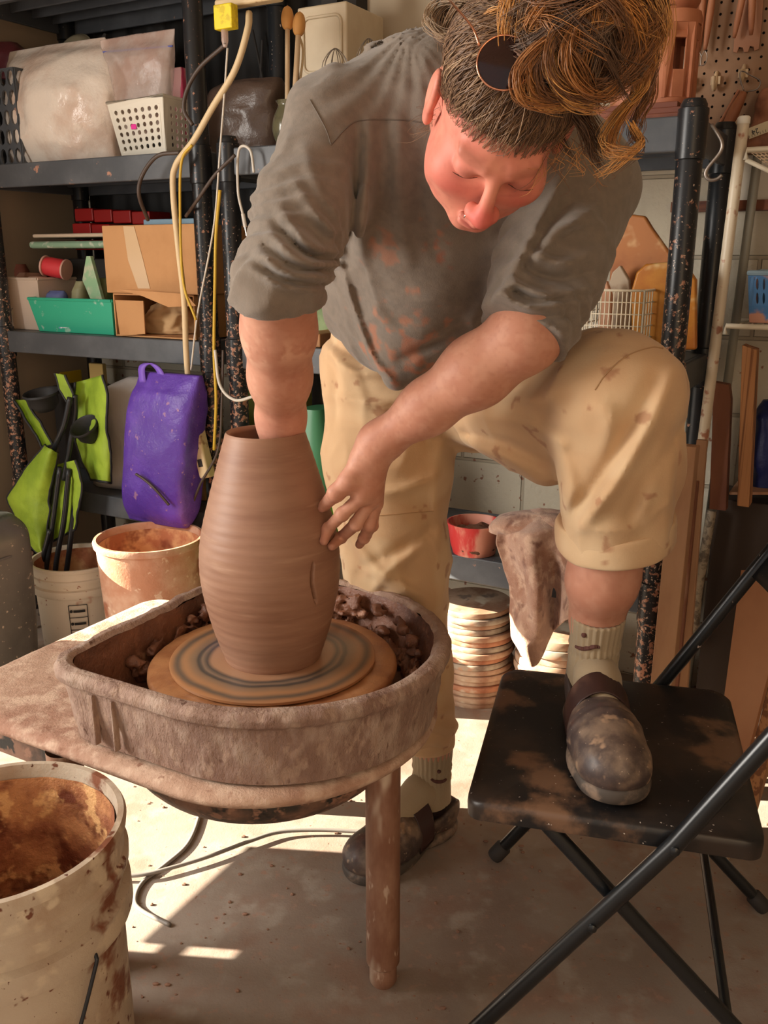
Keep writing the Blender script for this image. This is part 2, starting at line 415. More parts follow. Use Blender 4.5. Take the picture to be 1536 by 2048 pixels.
# grey upright trim and the boards on the back wall
a0 = hit(862, 60, WD - .02); a1 = hit(905, 60, WD - .02)
tr = MB(); tr.sbox(np.dot(a0 - SO, E1), np.dot(a1 - SO, E1) + .03, WD - .02, WD + .01, 1.36, 2.75)
struct(tr.build('trim_1', M('trim_grey', (112, 118, 112), .6, var=((140, 140, 128), 6, .4, .7)), smooth=0))
s0, z0 = sz(1425, 402, WD - .03); s1, z1 = sz(1640, 330, WD - .03)
tr = MB(); tr.sbox(s0, s1 + .3, WD - .02, WD + .01, z0, z0 + .16); struct(tr.build('trim_2', M('white_board', (222, 214, 198), .5), smooth=0))
tr = MB(); tr.sbox(s0 - .1, s1 + .3, WD - .035, WD + .01, z0 - .025, z0); struct(tr.build('trim_3', M('ledge_wood', (122, 66, 34), .5, var=((86, 42, 22), 8, .4, .7), stretch=(1, 1, 8)), smooth=0))
# ================================================================ pottery wheel
HB = .555
WC = on(547, 1308, HB); WX = np.array([WC[0], WC[1], 0])
def Lw(a, b, z): return WX + E1 * a + E2 * b + EZ * z
CLAY_D = (128, 88, 66)
m_pan = M('dried_clay_on_plastic', (160, 132, 116), .78, var=((134, 104, 90), 7, .35, .68),
          spots=[((176, 152, 136), 22, .58, .10), ((104, 74, 60), 44, .68, .03), ((168, 140, 122), 60, .6, .08)], bump=[(26, .7, .010), (80, .9, .007), (260, .6, .002)], stretch=(1, 1, .5))
m_panin = M('wet_clay_lining', (124, 80, 58), .42, var=((86, 52, 38), 9, .35, .65), spots=[((160, 116, 92), 20, .66, .05)], bump=[(22, .6, .01), (80, .6, .005)], spec=.6)
m_table = M('dusty_wheel_table', (182, 148, 126), .85, var=((162, 122, 102), 6, .4, .65), spots=[((206, 176, 154), 30, .56, .14), ((146, 106, 86), 45, .68, .06)], bump=[(60, .6, .005), (260, .6, .002)])
m_under = M('spattered_dark_housing', (58, 52, 47), .6, var=((132, 98, 80), 8, .40, .62), spots=[((150, 112, 92), 40, .58, .05), ((40, 38, 36), 26, .63, .04)], bump=[(60, .4, .003)])
m_legw = M('clay_coated_leg', (158, 122, 100), .7, var=((122, 82, 62), 9, .4, .62), spots=[((196, 176, 156), 14, .60, .06), ((182, 156, 136), 50, .64, .04)], bump=[(60, .4, .003)], stretch=(1, 1, .35))
m_head = M('wet_wheel_head', (178, 126, 84), .33, var=((150, 98, 64), 14, .4, .65), bump=[(50, .3, .003), (200, .3, .001)], spec=.6)
wheel = thing('pottery_wheel', Lw(-.1, 0, 0), 'clay caked electric pottery wheel with D shaped splash pan on stout legs', 'pottery wheel')
def outline(n, off=0.0, xl=-.26, yb=-.26, yt=.29, rc=.07, rx=.285):
    pts = []; cy = (yb + yt) / 2; ry = (yt - yb) / 2
    for k in range(60): a = -PI / 2 + PI * k / 59; pts.append((rx * math.cos(a), cy + ry * math.sin(a)))
    for k in range(16): a = PI / 2 + (PI / 2) * k / 15; pts.append((xl + rc + rc * math.cos(a), yt - rc + rc * math.sin(a)))
    for k in range(16): a = PI + (PI / 2) * k / 15; pts.append((xl + rc + rc * math.cos(a), yb + rc + rc * math.sin(a)))
    P = np.array(pts); Pc = np.vstack([P, P[:1]]); dl = np.r_[0, np.cumsum(np.linalg.norm(np.diff(Pc, axis=0), axis=1))]
    t = np.linspace(0, dl[-1], n, endpoint=False); Q = np.stack([np.interp(t, dl, Pc[:, i]) for i in (0, 1)], 1)
    T = np.roll(Q, -1, 0) - np.roll(Q, 1, 0); T /= np.linalg.norm(T, axis=1)[:, None]; Nn = np.stack([T[:, 1], -T[:, 0]], 1)
    return Q, Nn
def sweep(mb, prof, n, ol, amp=0.0, sc=20, cap_first=False, cap_last=False):
    Q, Nn = ol; vs = []
    for (o, z) in prof:
        R = Q + Nn * o; vs.append(WX + R[:, :1] * E1 + R[:, 1:] * E2 + EZ * z)
    V = np.vstack(vs)
    if amp is not None:
        Dn = np.vstack([Nn[:, :1] * E1 + Nn[:, 1:] * E2] * len(prof)); A = np.repeat([p[2] if len(p) > 2 else amp for p in []] or [amp] * len(prof), n)
        nzv = fbm(V, sc, 3); V = V + (Dn * .7 + EZ * .5) * (nzv * A)[:, None]
    fs = [(i * n + k, i * n + (k + 1) % n, (i + 1) * n + (k + 1) % n, (i + 1) * n + k) for i in range(len(prof) - 1) for k in range(n)]
    if cap_first: fs.append(tuple(range(n)))
    if cap_last: fs.append(tuple((len(prof) - 1) * n + k for k in range(n)))
    mb.add(V, fs)
NO = 420; ol = outline(NO)
def interp_prof(keys, n):
    K = np.array(keys); t = np.linspace(0, len(K) - 1, n); return [(float(np.interp(q, range(len(K)), K[:, 0])), float(np.interp(q, range(len(K)), K[:, 1]))) for q in t]
mb = MB(); sweep(mb, interp_prof([(-.020, .583), (-.010, .590), (.004, .588), (.010, .578), (.008, .566), (-.002, .560), (-.006, .53), (-.010, .50), (-.016, .462)], 34), NO, ol, .0056, 34)
mb.build('splash_pan', m_pan, wheel, smooth=180)
mb = MB(); sweep(mb, interp_prof([(-.062, .487), (-.046, .492), (-.034, .515), (-.028, .55), (-.020, .583)], 26), NO, ol, .006, 26, cap_first=True)
mb.build('pan_lining', m_panin, wheel, smooth=180)['label'] = 'wet brown clay lining inside the splash pan'
# overlap seam of the two pan halves
mb = MB()
for (a, w_) in ((-.155, .012), (-.11, .004)):
    mb.box(Lw(a, -.257, .515), (w_, .012, .085), (E1, E2, EZ))
mb.build('pan_seam', m_pan, wheel, bevel=.003)
# table plate
def tab_outline(n): return outline(n, xl=-.555, yb=-.266, yt=.30, rc=.05, rx=.262)
mb = MB(); sweep(mb, interp_prof([(-.03, .457), (-.012, .457), (0, .452), (.006, .443), (.002, .434), (-.012, .430), (-.03, .430)], 16), NO, tab_outline(NO), .0016, 40, cap_first=True, cap_last=True)
mb.build('table_top', m_table, wheel, smooth=180)
mb = MB(); prof = [(.238, .434), (.238, .415), (.228, .385), (.19, .350), (.12, .328), (0.0, .322)]
P = spline([(r, z, 0) for r, z in prof], 24); mb.lathe([(p[0], p[1]) for p in P], Lw(-.02, 0, 0), 64); mb.build('motor_housing', m_under, wheel, smooth=180)
mb = MB(); mb.sbox(0, 1, 0, 1, 0, 1); mb = MB(); mb.box(Lw(-.43, 0, .37), (.20, .36, .12), (E1, E2, EZ)); mb.build('control_box', m_under, wheel, bevel=.015)
# legs
def wleg(px, py):
    p = on(px, py, 0); mb = MB()
    mb.lathe([(.0285, .045), (.0285, .06), (.0285, .435)], (p[0], p[1], 0), 28); mb.lathe([(.0285, .045), (.022, .040), (.021, .036)], (p[0], p[1], 0), 28)
    o = mb.build('leg', m_legw, wheel, smooth=50)
    f = MB(); f.lathe([(.0, .0), (.020, .0), (.0235, .006), (.0235, .030), (.020, .038), (0, .038)], (p[0], p[1], 0), 28)
    fo = f.build('foot', m_legw, wheel, smooth=50); fo.parent = o; return o
wleg(766, 1962)
p = on(352, 1597, 0); wleg(352, 1597)
def wleg_at(q):
    global on
    mb = MB(); mb.lathe([(.0285, .0), (.0285, .435)], (q[0], q[1], 0), 28); mb.build('leg', m_legw, wheel, smooth=50)
wleg_at(Lw(-.24, -.250, 0))
# wheel head, bat
mb = MB(); mb.lathe([(0, .520), (.196, .520), (.205, .526), (.209, .534), (.208, .541), (.203, .545), (.18, .546), (0, .546)], WX, 128); 
mb.move(lambda V: V + EZ * (fbm(V, 60, 2) * .0022 * (np.linalg.norm((V - WX)[:, :2], axis=1) > .176))[:, None])
mb.build('wheel_head', m_head, wheel, smooth=60)
mb = MB(); mb.cyl(WX + EZ * .46, WX + EZ * .521, .03); mb.build('shaft', m_under, wheel)
def bat_mat():
    m = M('wet_plywood_bat', (170, 118, 80), .3, spec=.6, bump=[(30, .12, .002)])
    nt = m.node_tree; N = nt.nodes.new; L = nt.links.new; b = nt.nodes[m['bsdf']]
    tc = N('ShaderNodeTexCoord'); sx = N('ShaderNodeSeparateXYZ'); L(tc.outputs['Object'], sx.inputs[0])
    cb = N('ShaderNodeCombineXYZ'); L(sx.outputs[0], cb.inputs[0]); L(sx.outputs[1], cb.inputs[1])
    ln = N('ShaderNodeVectorMath'); ln.operation = 'LENGTH'; L(cb.outputs[0], ln.inputs[0])
    nz = N('ShaderNodeTexNoise'); nz.inputs['Scale'].default_value = 7; nz.inputs['Detail'].default_value = 3; L(tc.outputs['Object'], nz.inputs['Vector'])
    ad = N('ShaderNodeMath'); ad.operation = 'MULTIPLY_ADD'; L(nz.outputs['Fac'], ad.inputs[0]); ad.inputs[1].default_value = .028; L(ln.outputs['Value'], ad.inputs[2])
    cr = N('ShaderNodeValToRGB'); L(ad.outputs[0], cr.inputs[0]); el = cr.color_ramp; el.interpolation = 'EASE'
    st = [(.08, (150, 110, 84)), (.112, (158, 120, 92)), (.122, (70, 64, 60)), (.128, (126, 104, 86)), (.135, (62, 58, 56)), (.143, (128, 102, 80)), (.160, (158, 116, 82)), (.172, (96, 82, 70)), (.184, (166, 118, 80)), (.21, (170, 120, 82))]
    while len(el.elements) < len(st): el.elements.new(.5)
    for e, (p_, c_) in zip(el.elements, st): e.position = p_; e.color = lin(c_)
    L(cr.outputs[0], b.inputs['Base Color']); return m
mb = MB(); mb.lathe([(0, .547), (.170, .547), (.172, .549), (.172, .553), (.169, .555), (0, .5555)], WX, 128)
tag(mb.build('throwing_bat', bat_mat(), smooth=40), 'round wet bat with dark spin rings on the wheel head under the vase', 'bat')
lv = Vol(Lw(0, 0, 0) + np.array([-.36, -.34, .484]), Lw(0, 0, 0) + np.array([.36, .36, .592]), .0032)
for k in range(420):                                     # slip and trimmings caught against the back of the pan
    i = random.randrange(0, 400); q, nn = ol[0][i], ol[1][i]
    back = .5 + .5 * math.sin(math.atan2(q[1], q[0] + .06) - .3)
    if random.random() > .25 + .75 * back: continue
    z = .492 + random.random() ** 1.5 * (.03 + .055 * back); o_ = -.030 - random.random() * .012 - (.585 - z) * .18
    lv.ell(Lw(q[0] + nn[0] * o_, q[1] + nn[1] * o_, z), [random.uniform(.005, .015), random.uniform(.005, .015), random.uniform(.003, .009)], None, .012)
lv.displace(lambda P: fbm(P, 75, 3) * .0100, .02)
lv.op(lambda P: .215 - np.linalg.norm((P - WX)[..., :2], axis=-1), lv.lo, lv.lo + lv.n * lv.h, .004, 'add') if False else None
lv.op(lambda P: np.linalg.norm((P - WX)[..., :2], axis=-1) - .214, lv.lo, lv.lo + lv.n * lv.h, .003, 'cut')
V_, F_ = lv.mesh(); mb = MB(); mb.add(V_, F_)
o = mb.build('clay_slops', m_panin, wheel, smooth=180, fixn=False); o['kind'] = 'stuff'
# ================================================================ the vase being thrown
sil = [(867, 80.5), (905, 92), (950, 105), (1000, 119), (1050, 132), (1090, 138.5), (1130, 139.5), (1170, 135.5), (1210, 126.5), (1250, 115.5), (1285, 103), (1310, 93), (1332, 86)]
prof = []
for (py, hw) in sil:
    q = at(550, py, WC[1]); z = float(np.dot(q - CAM, CAMF)); prof.append((hw * z / FPX, q[2]))
z_top = prof[0][1]; prof[-1] = (prof[-1][0], .5558)
PR = spline([(r, z, 0) for r, z in prof], 150)[:, :2]
VC = np.array([WC[0], WC[1], 0.])
def vase_r(z): return np.interp(z, PR[::-1, 1], PR[::-1, 0])
def on_vase(px, py, off):                                # first point of the ray on the vase grown by off
    d = ray(px, py); 
    for t in np.linspace(1.1, 1.7, 3000):
        q = CAM + d * t
        if np.hypot(q[0] - VC[0], q[1] - VC[1]) < vase_r(q[2]) + off: return q
    return at(px, py, WC[1] - .02)
NV = 560; vs = []; fs = []
rings = [(r + .00022 * math.sin(z * 420) + .0001 * math.sin(z * 1300), z) for r, z in PR[::-1]]
rings += [(PR[0, 0] - .002, z_top + .0035), (PR[0, 0] - .006, z_top + .0025), (PR[0, 0] - .0085, z_top - .002)]
rings += [(r - .009, z) for r, z in PR[2::4] if z > .575] + [(.0, .575)]
ck = on_vase(627, 1122, 0), on_vase(624, 1160, 0), on_vase(629, 1190, 0), on_vase(634, 1208, 0)
ckp = spline(ck, 40); cka = np.arctan2(ckp[:, 1] - VC[1], ckp[:, 0] - VC[0])
for i, (r, z) in enumerate(rings):
    for k in range(NV):
        a = 2 * PI * k / NV; rr = r
        if i < 150 and ckp[-1, 2] < z < ckp[0, 2]:
            aa = np.interp(z, ckp[::-1, 2], cka[::-1]); da = (a - aa + PI) % (2 * PI) - PI; x = da * r
            mid = 1 - abs((z - ckp[-1, 2]) / (ckp[0, 2] - ckp[-1, 2]) * 2 - 1) ** 3
            rr = r - .013 * mid * math.exp(-(x / .0021) ** 2)
        vs.append((VC[0] + rr * math.cos(a), VC[1] + rr * math.sin(a), z))
fs = [(i * NV + k, i * NV + (k + 1) % NV, (i + 1) * NV + (k + 1) % NV, (i + 1) * NV + k) for i in range(len(rings) - 1) for k in range(NV)]
fs.append(tuple(range(NV)))
m_vase = M('leather_soft_clay', (152, 114, 92), .5, var=((138, 100, 80), 5, .35, .7), spots=[((166, 130, 106), 7, .66, .10)], bump=[(3.0, .08, .004), (12, .06, .002)], stretch=(1, 1, 9), spec=.4)
mb = MB(); mb.add(vs, fs); tag(mb.build('vase', m_vase, smooth=70), 'tall unfired brown clay vase with narrow rim and a slit on its belly', 'vase')
# ================================================================ the potter
J = dict(hipR=at(775, 740, 1.76), hipL=at(955, 745, 1.72), kneR=at(800, 1130, 1.70), ankR=at(864, 1535, 1.70),
         kneL=at(1250, 778, 1.28), ankL=at(1189, 1290, 1.37), shR=at(680, 255, 1.42), elR=at(556, 575, 1.25), wrR=at(562, 848, 1.405),
         shL=at(1160, 380, 1.40), elL=at(1050, 672, 1.24), wrL=at(748, 893, 1.335), c7=at(935, 190, 1.37), waist=at(830, 610, 1.72))
person = thing('person', (float(J['ankR'][0]), float(J['ankR'][1]), 0), 'person in grey shirt and khaki trousers bending over the wheel, one hand in the vase', 'person')
# ---- head frame
def cv3(x, y, t): return CAMR * x + CAMU * y - CAMF * t
xh, yh, zh = cv3(-.977, .160, .144), cv3(-.124, -.966, .228), cv3(.1756, .2048, .963)
HR = np.stack([xh, yh, zh], 1)
HO = CAM + cv3(.1326, .4548, -1.030)
HS = 1.0
def hl(x, y, z): return HO + HS * (xh * x + yh * y + zh * z)
def toh(P): return ((P - HO) @ HR) / HS
hv = Vol(HO - .21, HO + .23, .0021)
def he(c, r, k=.012, mode='add'): hv.ell(hl(*c), np.array(r) * HS, HR, k, mode)
def hrc(a, b, ra, rb, k=.01, mode='add'): hv.rc(hl(*a), hl(*b), ra * HS, rb * HS, k, mode)
he((0, -.014, .030), (.073, .096, .085), 0)
he((0, .030, -.035), (.058, .060, .072), .03)
hrc((-.030, .045, -.078), (.030, .045, -.078), .026, .026, .03)
hrc((-.008, .074, -.098), (.008, .074, -.098), .017, .017, .022)
for sx_ in (-1, 1):
    he((sx_ * .040, .058, -.030), (.028, .026, .026), .022)
    he((sx_ * .058, .020, -.055), (.012, .035, .03), .02)
    he((sx_ * .033, .098, .006), (.021, .016, .012), .016, 'cut')
    he((sx_ * .032, .0765, .005), (.0155, .0150, .0125), .004)
    hrc((sx_ * .014, .087, .021), (sx_ * .042, .074, .024), .0075, .0045, .018)
    he((sx_ * .0125, .105, -.036), (.0085, .011, .0085), .005)
    he((sx_ * .007, .111, -.0445), (.0035, .005, .003), .002, 'cut')
hrc((0, .088, .018), (0, .114, -.030), .0065, .0098, .011)
he((0, .1155, -.034), (.0112, .0105, .0100), .006)
hrc((-.017, .094, -.066), (0, .1025, -.063), .0048, .0062, .005); hrc((.017, .094, -.066), (0, .1025, -.063), .0048, .0062, .005)
hrc((-.014, .093, -.076), (.014, .093, -.076), .0065, .0065, .006); he((0, .097, -.0755), (.012, .0065, .0065), .006)
hrc((-.022, .094, -.0695), (0, .105, -.0695), .0016, .0016, .003, 'cut'); hrc((.022, .094, -.0695), (0, .105, -.0695), .0016, .0016, .003, 'cut')
for sx_ in (-1, 1):                                             # ears
    he((sx_ * .080, -.006, .004), (.0075, .019, .032), .006); he((sx_ * .087, -.003, .006), (.005, .011, .021), .003, 'cut')
    he((sx_ * .079, .004, -.026), (.006, .009, .010), .006)
hv.rc(hl(0, -.035, -.055), J['c7'], .052, .055, .03)
hv.rc(hl(0, -.01, -.07), J['c7'] + np.array([.0, -.03, -.05]), .045, .05, .03)
VH, FH = hv.mesh()
L3 = toh(VH)
skin = np.array(lin((206, 146, 118))[:3]); pink = np.array(lin((210, 128, 110))[:3]); lipc = np.array(lin((176, 88, 80))[:3]); browc = np.array(lin((128, 84, 62))[:3])
CH_ = np.tile(pink, (len(VH), 1))
def blend(Cc, col, wgt): return Cc * (1 - wgt[:, None]) + np.asarray(col) * wgt[:, None]
wn = np.clip(fbm(VH, 26, 3) * .9 + .2, 0, 1); CH_ = blend(CH_, lin((224, 156, 130))[:3], wn * .7)
def gs(c, r): return np.exp(-(((L3 - np.array(c)) / np.array(r)) ** 2).sum(1))
CH_ = blend(CH_, lin((176, 98, 84))[:3], np.clip((fbm(VH, 130, 2, 21.) - .12) * 3, 0, 1) * .25); CH_ = blend(CH_, lin((200, 92, 84))[:3], np.clip(gs((0, .118, -.03), (.02, .02, .02)) + .6 * gs((.04, .08, -.03), (.022, .03, .02)) + .6 * gs((-.04, .08, -.03), (.022, .03, .02)), 0, .75))
sc_ = np.clip((L3[:, 2] - (.030 + .25 * np.maximum(L3[:, 1] - .02, 0) * 1.2)) / .02, 0, 1); CH_ = blend(CH_, lin((150, 104, 84))[:3], sc_ * .8)
lipw = np.clip((gs((0, .102, -.0695), (.020, .016, .0085)) - .35) * 3, 0, 1) * .75; CH_ = blend(CH_, lipc, lipw)
for sx_ in (-1, 1):
    CH_ = blend(CH_, browc, np.clip(gs((sx_ * .034, .082, .026), (.018, .02, .0045)) * 1.0, 0, .40))
    CH_ = blend(CH_, lin((150, 82, 72))[:3], .45 * gs((sx_ * .032, .092, .008), (.016, .01, .006)))
# ---- left arm and hand (the hand outside the vase)
lo = np.array([-.16, 1.10, .66]); av = Vol(lo, np.array([.34, 1.52, 1.22]), .0024)
e, w_ = J['elL'], J['wrL']
av.chain([(J['shL'] * .45 + e * .55, .050), (e, .045), (e + (w_ - e) * .3, .046), (e + (w_ - e) * .62, .036), (w_ - (w_ - e) * .04, .027), (w_ + (at(730, 930, 1.335) - w_) * .5, .025)], .03)
def H3(px, py, Y): return at(px, py, Y)
mc = dict(i=H3(722, 996, 1.322), m=H3(741, 1000, 1.340), r=H3(750, 1008, 1.358), p=H3(748, 1020, 1.376))
wb = H3(744, 905, 1.335)
for k_, (ra, rb) in dict(i=(.017, .0125), m=(.018, .0125), r=(.017, .012), p=(.015, .0105)).items(): av.rc(wb + (mc[k_] - wb) * .1, mc[k_], ra, rb, .016)
av.rc(H3(738, 925, 1.33), H3(733, 975, 1.335), .022, .018, .016)
fing = dict(
    i=[(mc['i'], .0115), (H3(684, 1029, 1.322), .0100), (on_vase(656, 1057, .0085), .0088), (on_vase(648, 1082, .0065), .0072)],
    m=[(mc['m'], .0118), (H3(712, 1048, 1.336), .0103), (on_vase(682, 1075, .010), .0090), (on_vase(664, 1092, .0065), .0075)],
    r=[(mc['r'], .0112), (H3(738, 1050, 1.352), .0098), (H3(728, 1076, 1.372), .0086), (H3(719, 1089, 1.388), .0072)],
    p=[(mc['p'], .0100), (H3(745, 1052, 1.378), .0085), (H3(733, 1070, 1.394), .0076), (H3(722, 1080, 1.406), .0064)])
for k_, ch in fing.items():
    av.chain(ch, .0035)
    for c_, r_ in ch[1:3]: av.ell(c_, [r_ * 1.08] * 3, None, .004)
th = [(H3(722, 925, 1.325), .018), (H3(697, 962, 1.318), .0145), (H3(672, 986, 1.318), .0118), (on_vase(648, 1012, .0085), .0092)]
av.chain(th, .010); av.ell(th[2][0], [.0122] * 3, None, .004)
av.rc(H3(700, 965, 1.32), mc['i'] + (0, 0, .012), .009, .009, .014)            # web of the thumb
VA, FA = av.mesh()
# ---- right arm, hand down inside the vase
bv = Vol(np.array([-.32, 1.14, .66]), np.array([.02, 1.56, 1.34]), .0035)
e, w_ = J['elR'], J['wrR']
bv.chain([(J['shR'] * .4 + e * .6, .050), (e, .0475), (e + (w_ - e) * .28, .0485), (e + (w_ - e) * .62, .0425), (e + (w_ - e) * .95, .034), (w_ + (0, 0, -.06), .028)], .03)
pk = w_ + np.array([0, .0, -.06])
for k_ in range(4):
    a = pk + np.array([-.006 * 1, -.024 + .016 * k_, -.085 + .004 * abs(k_ - 1)]); bv.rc(pk + (a - pk) * .2, a, .018, .0115, .016)
    b = a + np.array([-.012, -.002 + .002 * k_, -.042 + .004 * abs(k_ - 1)]); c = b + np.array([-.016, 0, -.022]); d = c + np.array([-.012, 0, -.016])
    bv.chain([(a, .0112), (b, .0098), (c, .0088), (d, .0074)], .0035)
a = pk + np.array([.010, -.032, -.03]); bv.chain([(pk, .018), (a, .0135), (a + (.004, -.012, -.032), .0112), (a + (-.004, -.012, -.056), .009)], .009)
VB, FB = bv.mesh()
# ---- trunk and legs under the clothes
tv = Vol(np.array([-.30, 1.0, .05]), np.array([.52, 1.98, 1.52]), .0075)
chestc = (J['shR'] + J['shL']) / 2; hipc = (J['hipR'] + J['hipL']) / 2
tv.rc(J['shR'] * .8 + J['shL'] * .2, J['hipR'] + (0.03, 0, .05), .055, .08, .05); tv.rc(J['shL'] * .8 + J['shR'] * .2, J['hipL'] + (-.03, 0, .05), .055, .08, .05)
tv.rc(J['c7'], chestc, .046, .06, .04)
tv.rc(J['shR'], J['elR'], .055, .043, .03); tv.rc(J['shL'], J['elL'], .055, .043, .03)
tv.chain([(J['hipR'], .092), (J['kneR'], .058), (J['kneR'] * .55 + J['ankR'] * .45 + (0, .02, 0), .056), (J['ankR'] + (0, 0, .06), .037), (J['ankR'], .036)], .03)
tv.chain([(J['hipL'], .092), (J['kneL'] + (0, .01, -.01), .062), (J['kneL'] * .6 + J['ankL'] * .4 + np.array([.012, .012, 0]), .066), (J['kneL'] * .28 + J['ankL'] * .72, .052), (J['ankL'] + (0, 0, .05), .038), (J['ankL'], .038)], .03)
fR = np.array([-.185, -.165, 0]); fR /= np.linalg.norm(fR); fL = np.array([-.03, -1., 0]); fL /= np.linalg.norm(fL)
tv.rc(J['ankR'] + (0, 0, -.055), J['ankR'] + fR * .12 + (0, 0, -.088), .029, .020, .02); tv.rc(J['ankL'] + (0, 0, -.055), J['ankL'] + fL * .12 + (0, 0, -.088), .029, .020, .02)
VT, FT = tv.mesh()
cols = [CH_]
for V_ in (VA, VB, VT):
    n_ = np.clip(fbm(V_, 22, 3) * .8 + .35, 0, 1); cc = blend(np.tile(np.array(lin((196, 142, 118))[:3]), (len(V_), 1)), lin((180, 122, 100))[:3], n_)
    if V_ is VB:                                                # dried slip on the forearm
        q = np.clip((fbm(V_, 60, 3, 4.) - .05) * 5, 0, 1) * np.exp(-((V_[:, 2] - 1.075) / .02) ** 2) * .6; cc = blend(cc, lin((222, 178, 152))[:3], q)
        q = np.clip((.99 - V_[:, 2]) / .03, 0, 1) * .5; cc = blend(cc, lin((206, 142, 122))[:3], q)
    if V_ is VA:
        for ch in list(fing.values()) + [th]:                  # nails
            t_ = ch[-1][0]; dn = np.linalg.norm(V_ - t_ - (t_ - ch[-2][0]) * .05, axis=1); cc = blend(cc, lin((150, 92, 74))[:3], np.exp(-(dn / .012) ** 2) * .35)
    cc = blend(cc, lin((150, 92, 72))[:3], np.clip((fbm(V_, 190, 2, 21.) - .16) * 3, 0, 1) * .18); cc = blend(cc, lin((214, 166, 142))[:3], np.clip(fbm(V_, 90, 3, 13.) * .8, 0, .22)); cols.append(cc)
mb = MB()
for V_, F_ in ((VH, FH), (VA, FA), (VB, FB), (VT, FT)): mb.add(V_, F_)
m_skin = M('skin', (200, 140, 115), .52, attr='Col', sss=.06, bump=[(220, .12, .0010), (700, .2, .0005)], spec=.35)
skfr = lambda V_: np.clip((fbm(V_, 130, 2, 21.) - .18) * 3, 0, 1) * .22
body = mb.build('body', m_skin, person, smooth=180, fixn=False, colors=np.vstack(cols))
# thumb nail and finger nail plates
mb = MB()
t_, pr = th[-1][0], th[-2][0]; dr = (t_ - pr) / np.linalg.norm(t_ - pr); toC = CAM - t_; toC /= np.linalg.norm(toC); nn = toC - dr * np.dot(toC, dr); nn /= np.linalg.norm(nn); sd_ = np.cross(dr, nn)
mb.ball(t_ + dr * .002 + nn * .0073, (.0075, .0058, .0022), 14, (dr, sd_, nn)); 
mb.build('fingernail', M('nail', (186, 132, 112), .35), person)['label'] = 'thumb nail dusted with clay'
# lashes and nose ring
for sx_ in (-1, 1):
    mb = MB(); P = [hl(sx_ * (.0325 + q), .0905 - 14 * q * q - .0008, .0005 - 9 * q * q * -.6) for q in np.linspace(-.0145, .0145, 13)]
    mb.tube(P, [.0003 + .0006 * math.sin(PI * i / 12) for i in range(13)], 6); mb.build('eyelash', M('lash', (96, 58, 46), .7), person)
mb = MB(); P = [hl(.0175 + .004 * math.cos(a) * .4, .1075 + .0045 * math.cos(a), -.0415 + .0045 * math.sin(a)) for a in np.linspace(0, 2 * PI, 20, endpoint=False)]
mb.tube(P, .0006, 6, closed=True); mb.build('nose_ring', M('silver', (210, 205, 200), .2, 1.0), person)

# ================================================================ clothes
def creases(P, folds):
    z = np.maximum((P - CAM) @ CAMF, .3); px_ = 768 + FPX * ((P - CAM) @ CAMR) / z; py_ = 1024 - FPX * ((P - CAM) @ CAMU) / z; out = np.zeros(len(P))
    for (pts, A, w) in folds:
        q = spline([(x, y, 0) for x, y in pts], 14)[:, :2]; best = np.full(len(P), 1e9); tt = np.zeros(len(P))
        m_ = (px_ > q[:, 0].min() - 60) & (px_ < q[:, 0].max() + 60) & (py_ > q[:, 1].min() - 60) & (py_ < q[:, 1].max() + 60)
        if not m_.any(): continue
        X, Y_ = px_[m_], py_[m_]; b = np.full(len(X), 1e9); tb = np.zeros(len(X))
        for i in range(len(q) - 1):
            d = q[i + 1] - q[i]; t = np.clip(((X - q[i, 0]) * d[0] + (Y_ - q[i, 1]) * d[1]) / (d @ d + 1e-9), 0, 1); dd = np.hypot(X - q[i, 0] - t * d[0], Y_ - q[i, 1] - t * d[1]); u = dd < b; b[u] = dd[u]; tb[u] = (i + t[u]) / (len(q) - 1)
        dm = b * z[m_] / FPX; out[m_] += A * np.exp(-(dm / w) ** 2) * np.sin(PI * np.clip(.08 + .84 * tb, 0, 1)) ** .6
    return out
def camz(P): return np.einsum('...i,i->...', P - CAM, CAMF)
def pxs(P):
    z = camz(P); return 768 + FPX * (P - CAM) @ CAMR / z, 1024 - FPX * (P - CAM) @ CAMU / z
def seg_t(P, a, b):
    a = np.asarray(a); ba = np.asarray(b) - a; t = np.clip(((P - a) @ ba) / (ba @ ba), 0, 1); return t, np.linalg.norm(P - a - t[..., None] * ba, axis=-1)
sv = Vol(np.array([-.30, 1.05, .86]), np.array([.47, 1.98, 1.56]), .0045)
sv.rc(at(770, 330, 1.47), at(765, 600, 1.66), .105, .105, .06)
sv.rc(at(1060, 420, 1.46), at(930, 600, 1.66), .110, .110, .06)
sv.rc(at(910, 330, 1.44), at(830, 640, 1.60), .12, .10, .06)
sv.rc(at(860, 560, 1.52), at(805, 690, 1.545), .085, .035, .05); sv.rc(at(830, 640, 1.53), at(788, 758, 1.535), .05, .010, .035); sv.rc(at(940, 640, 1.53), at(800, 755, 1.53), .05, .012, .035)
sv.rc(J['shR'], at(830, 185, 1.44), .070, .072, .05); sv.rc(J['shL'], at(930, 190, 1.44), .076, .072, .05)
sv.rc(at(770, 180, 1.50), at(900, 170, 1.50), .06, .065, .05); sv.rc(at(850, 200, 1.42), at(960, 230, 1.40), .062, .066, .05); sv.rc(at(1000, 250, 1.40), at(1120, 320, 1.40), .066, .066, .05)
for a, b, ra, rm, rb, k in ((J['shR'], J['elR'], .073, .066, .057, .035), (J['shL'], J['elL'], .078, .070, .062, .035)):
    m_ = a * .45 + b * .55; e_ = b + (b - a) * .06
    if a is J['shR']: sv.chain([(a, ra), (m_, rm), (J['elR'], rb), (J['elR'] + (J['wrR'] - J['elR']) * .3, .058)], k)
    else: sv.chain([(a, ra), (m_, rm), (b, rb)], k)
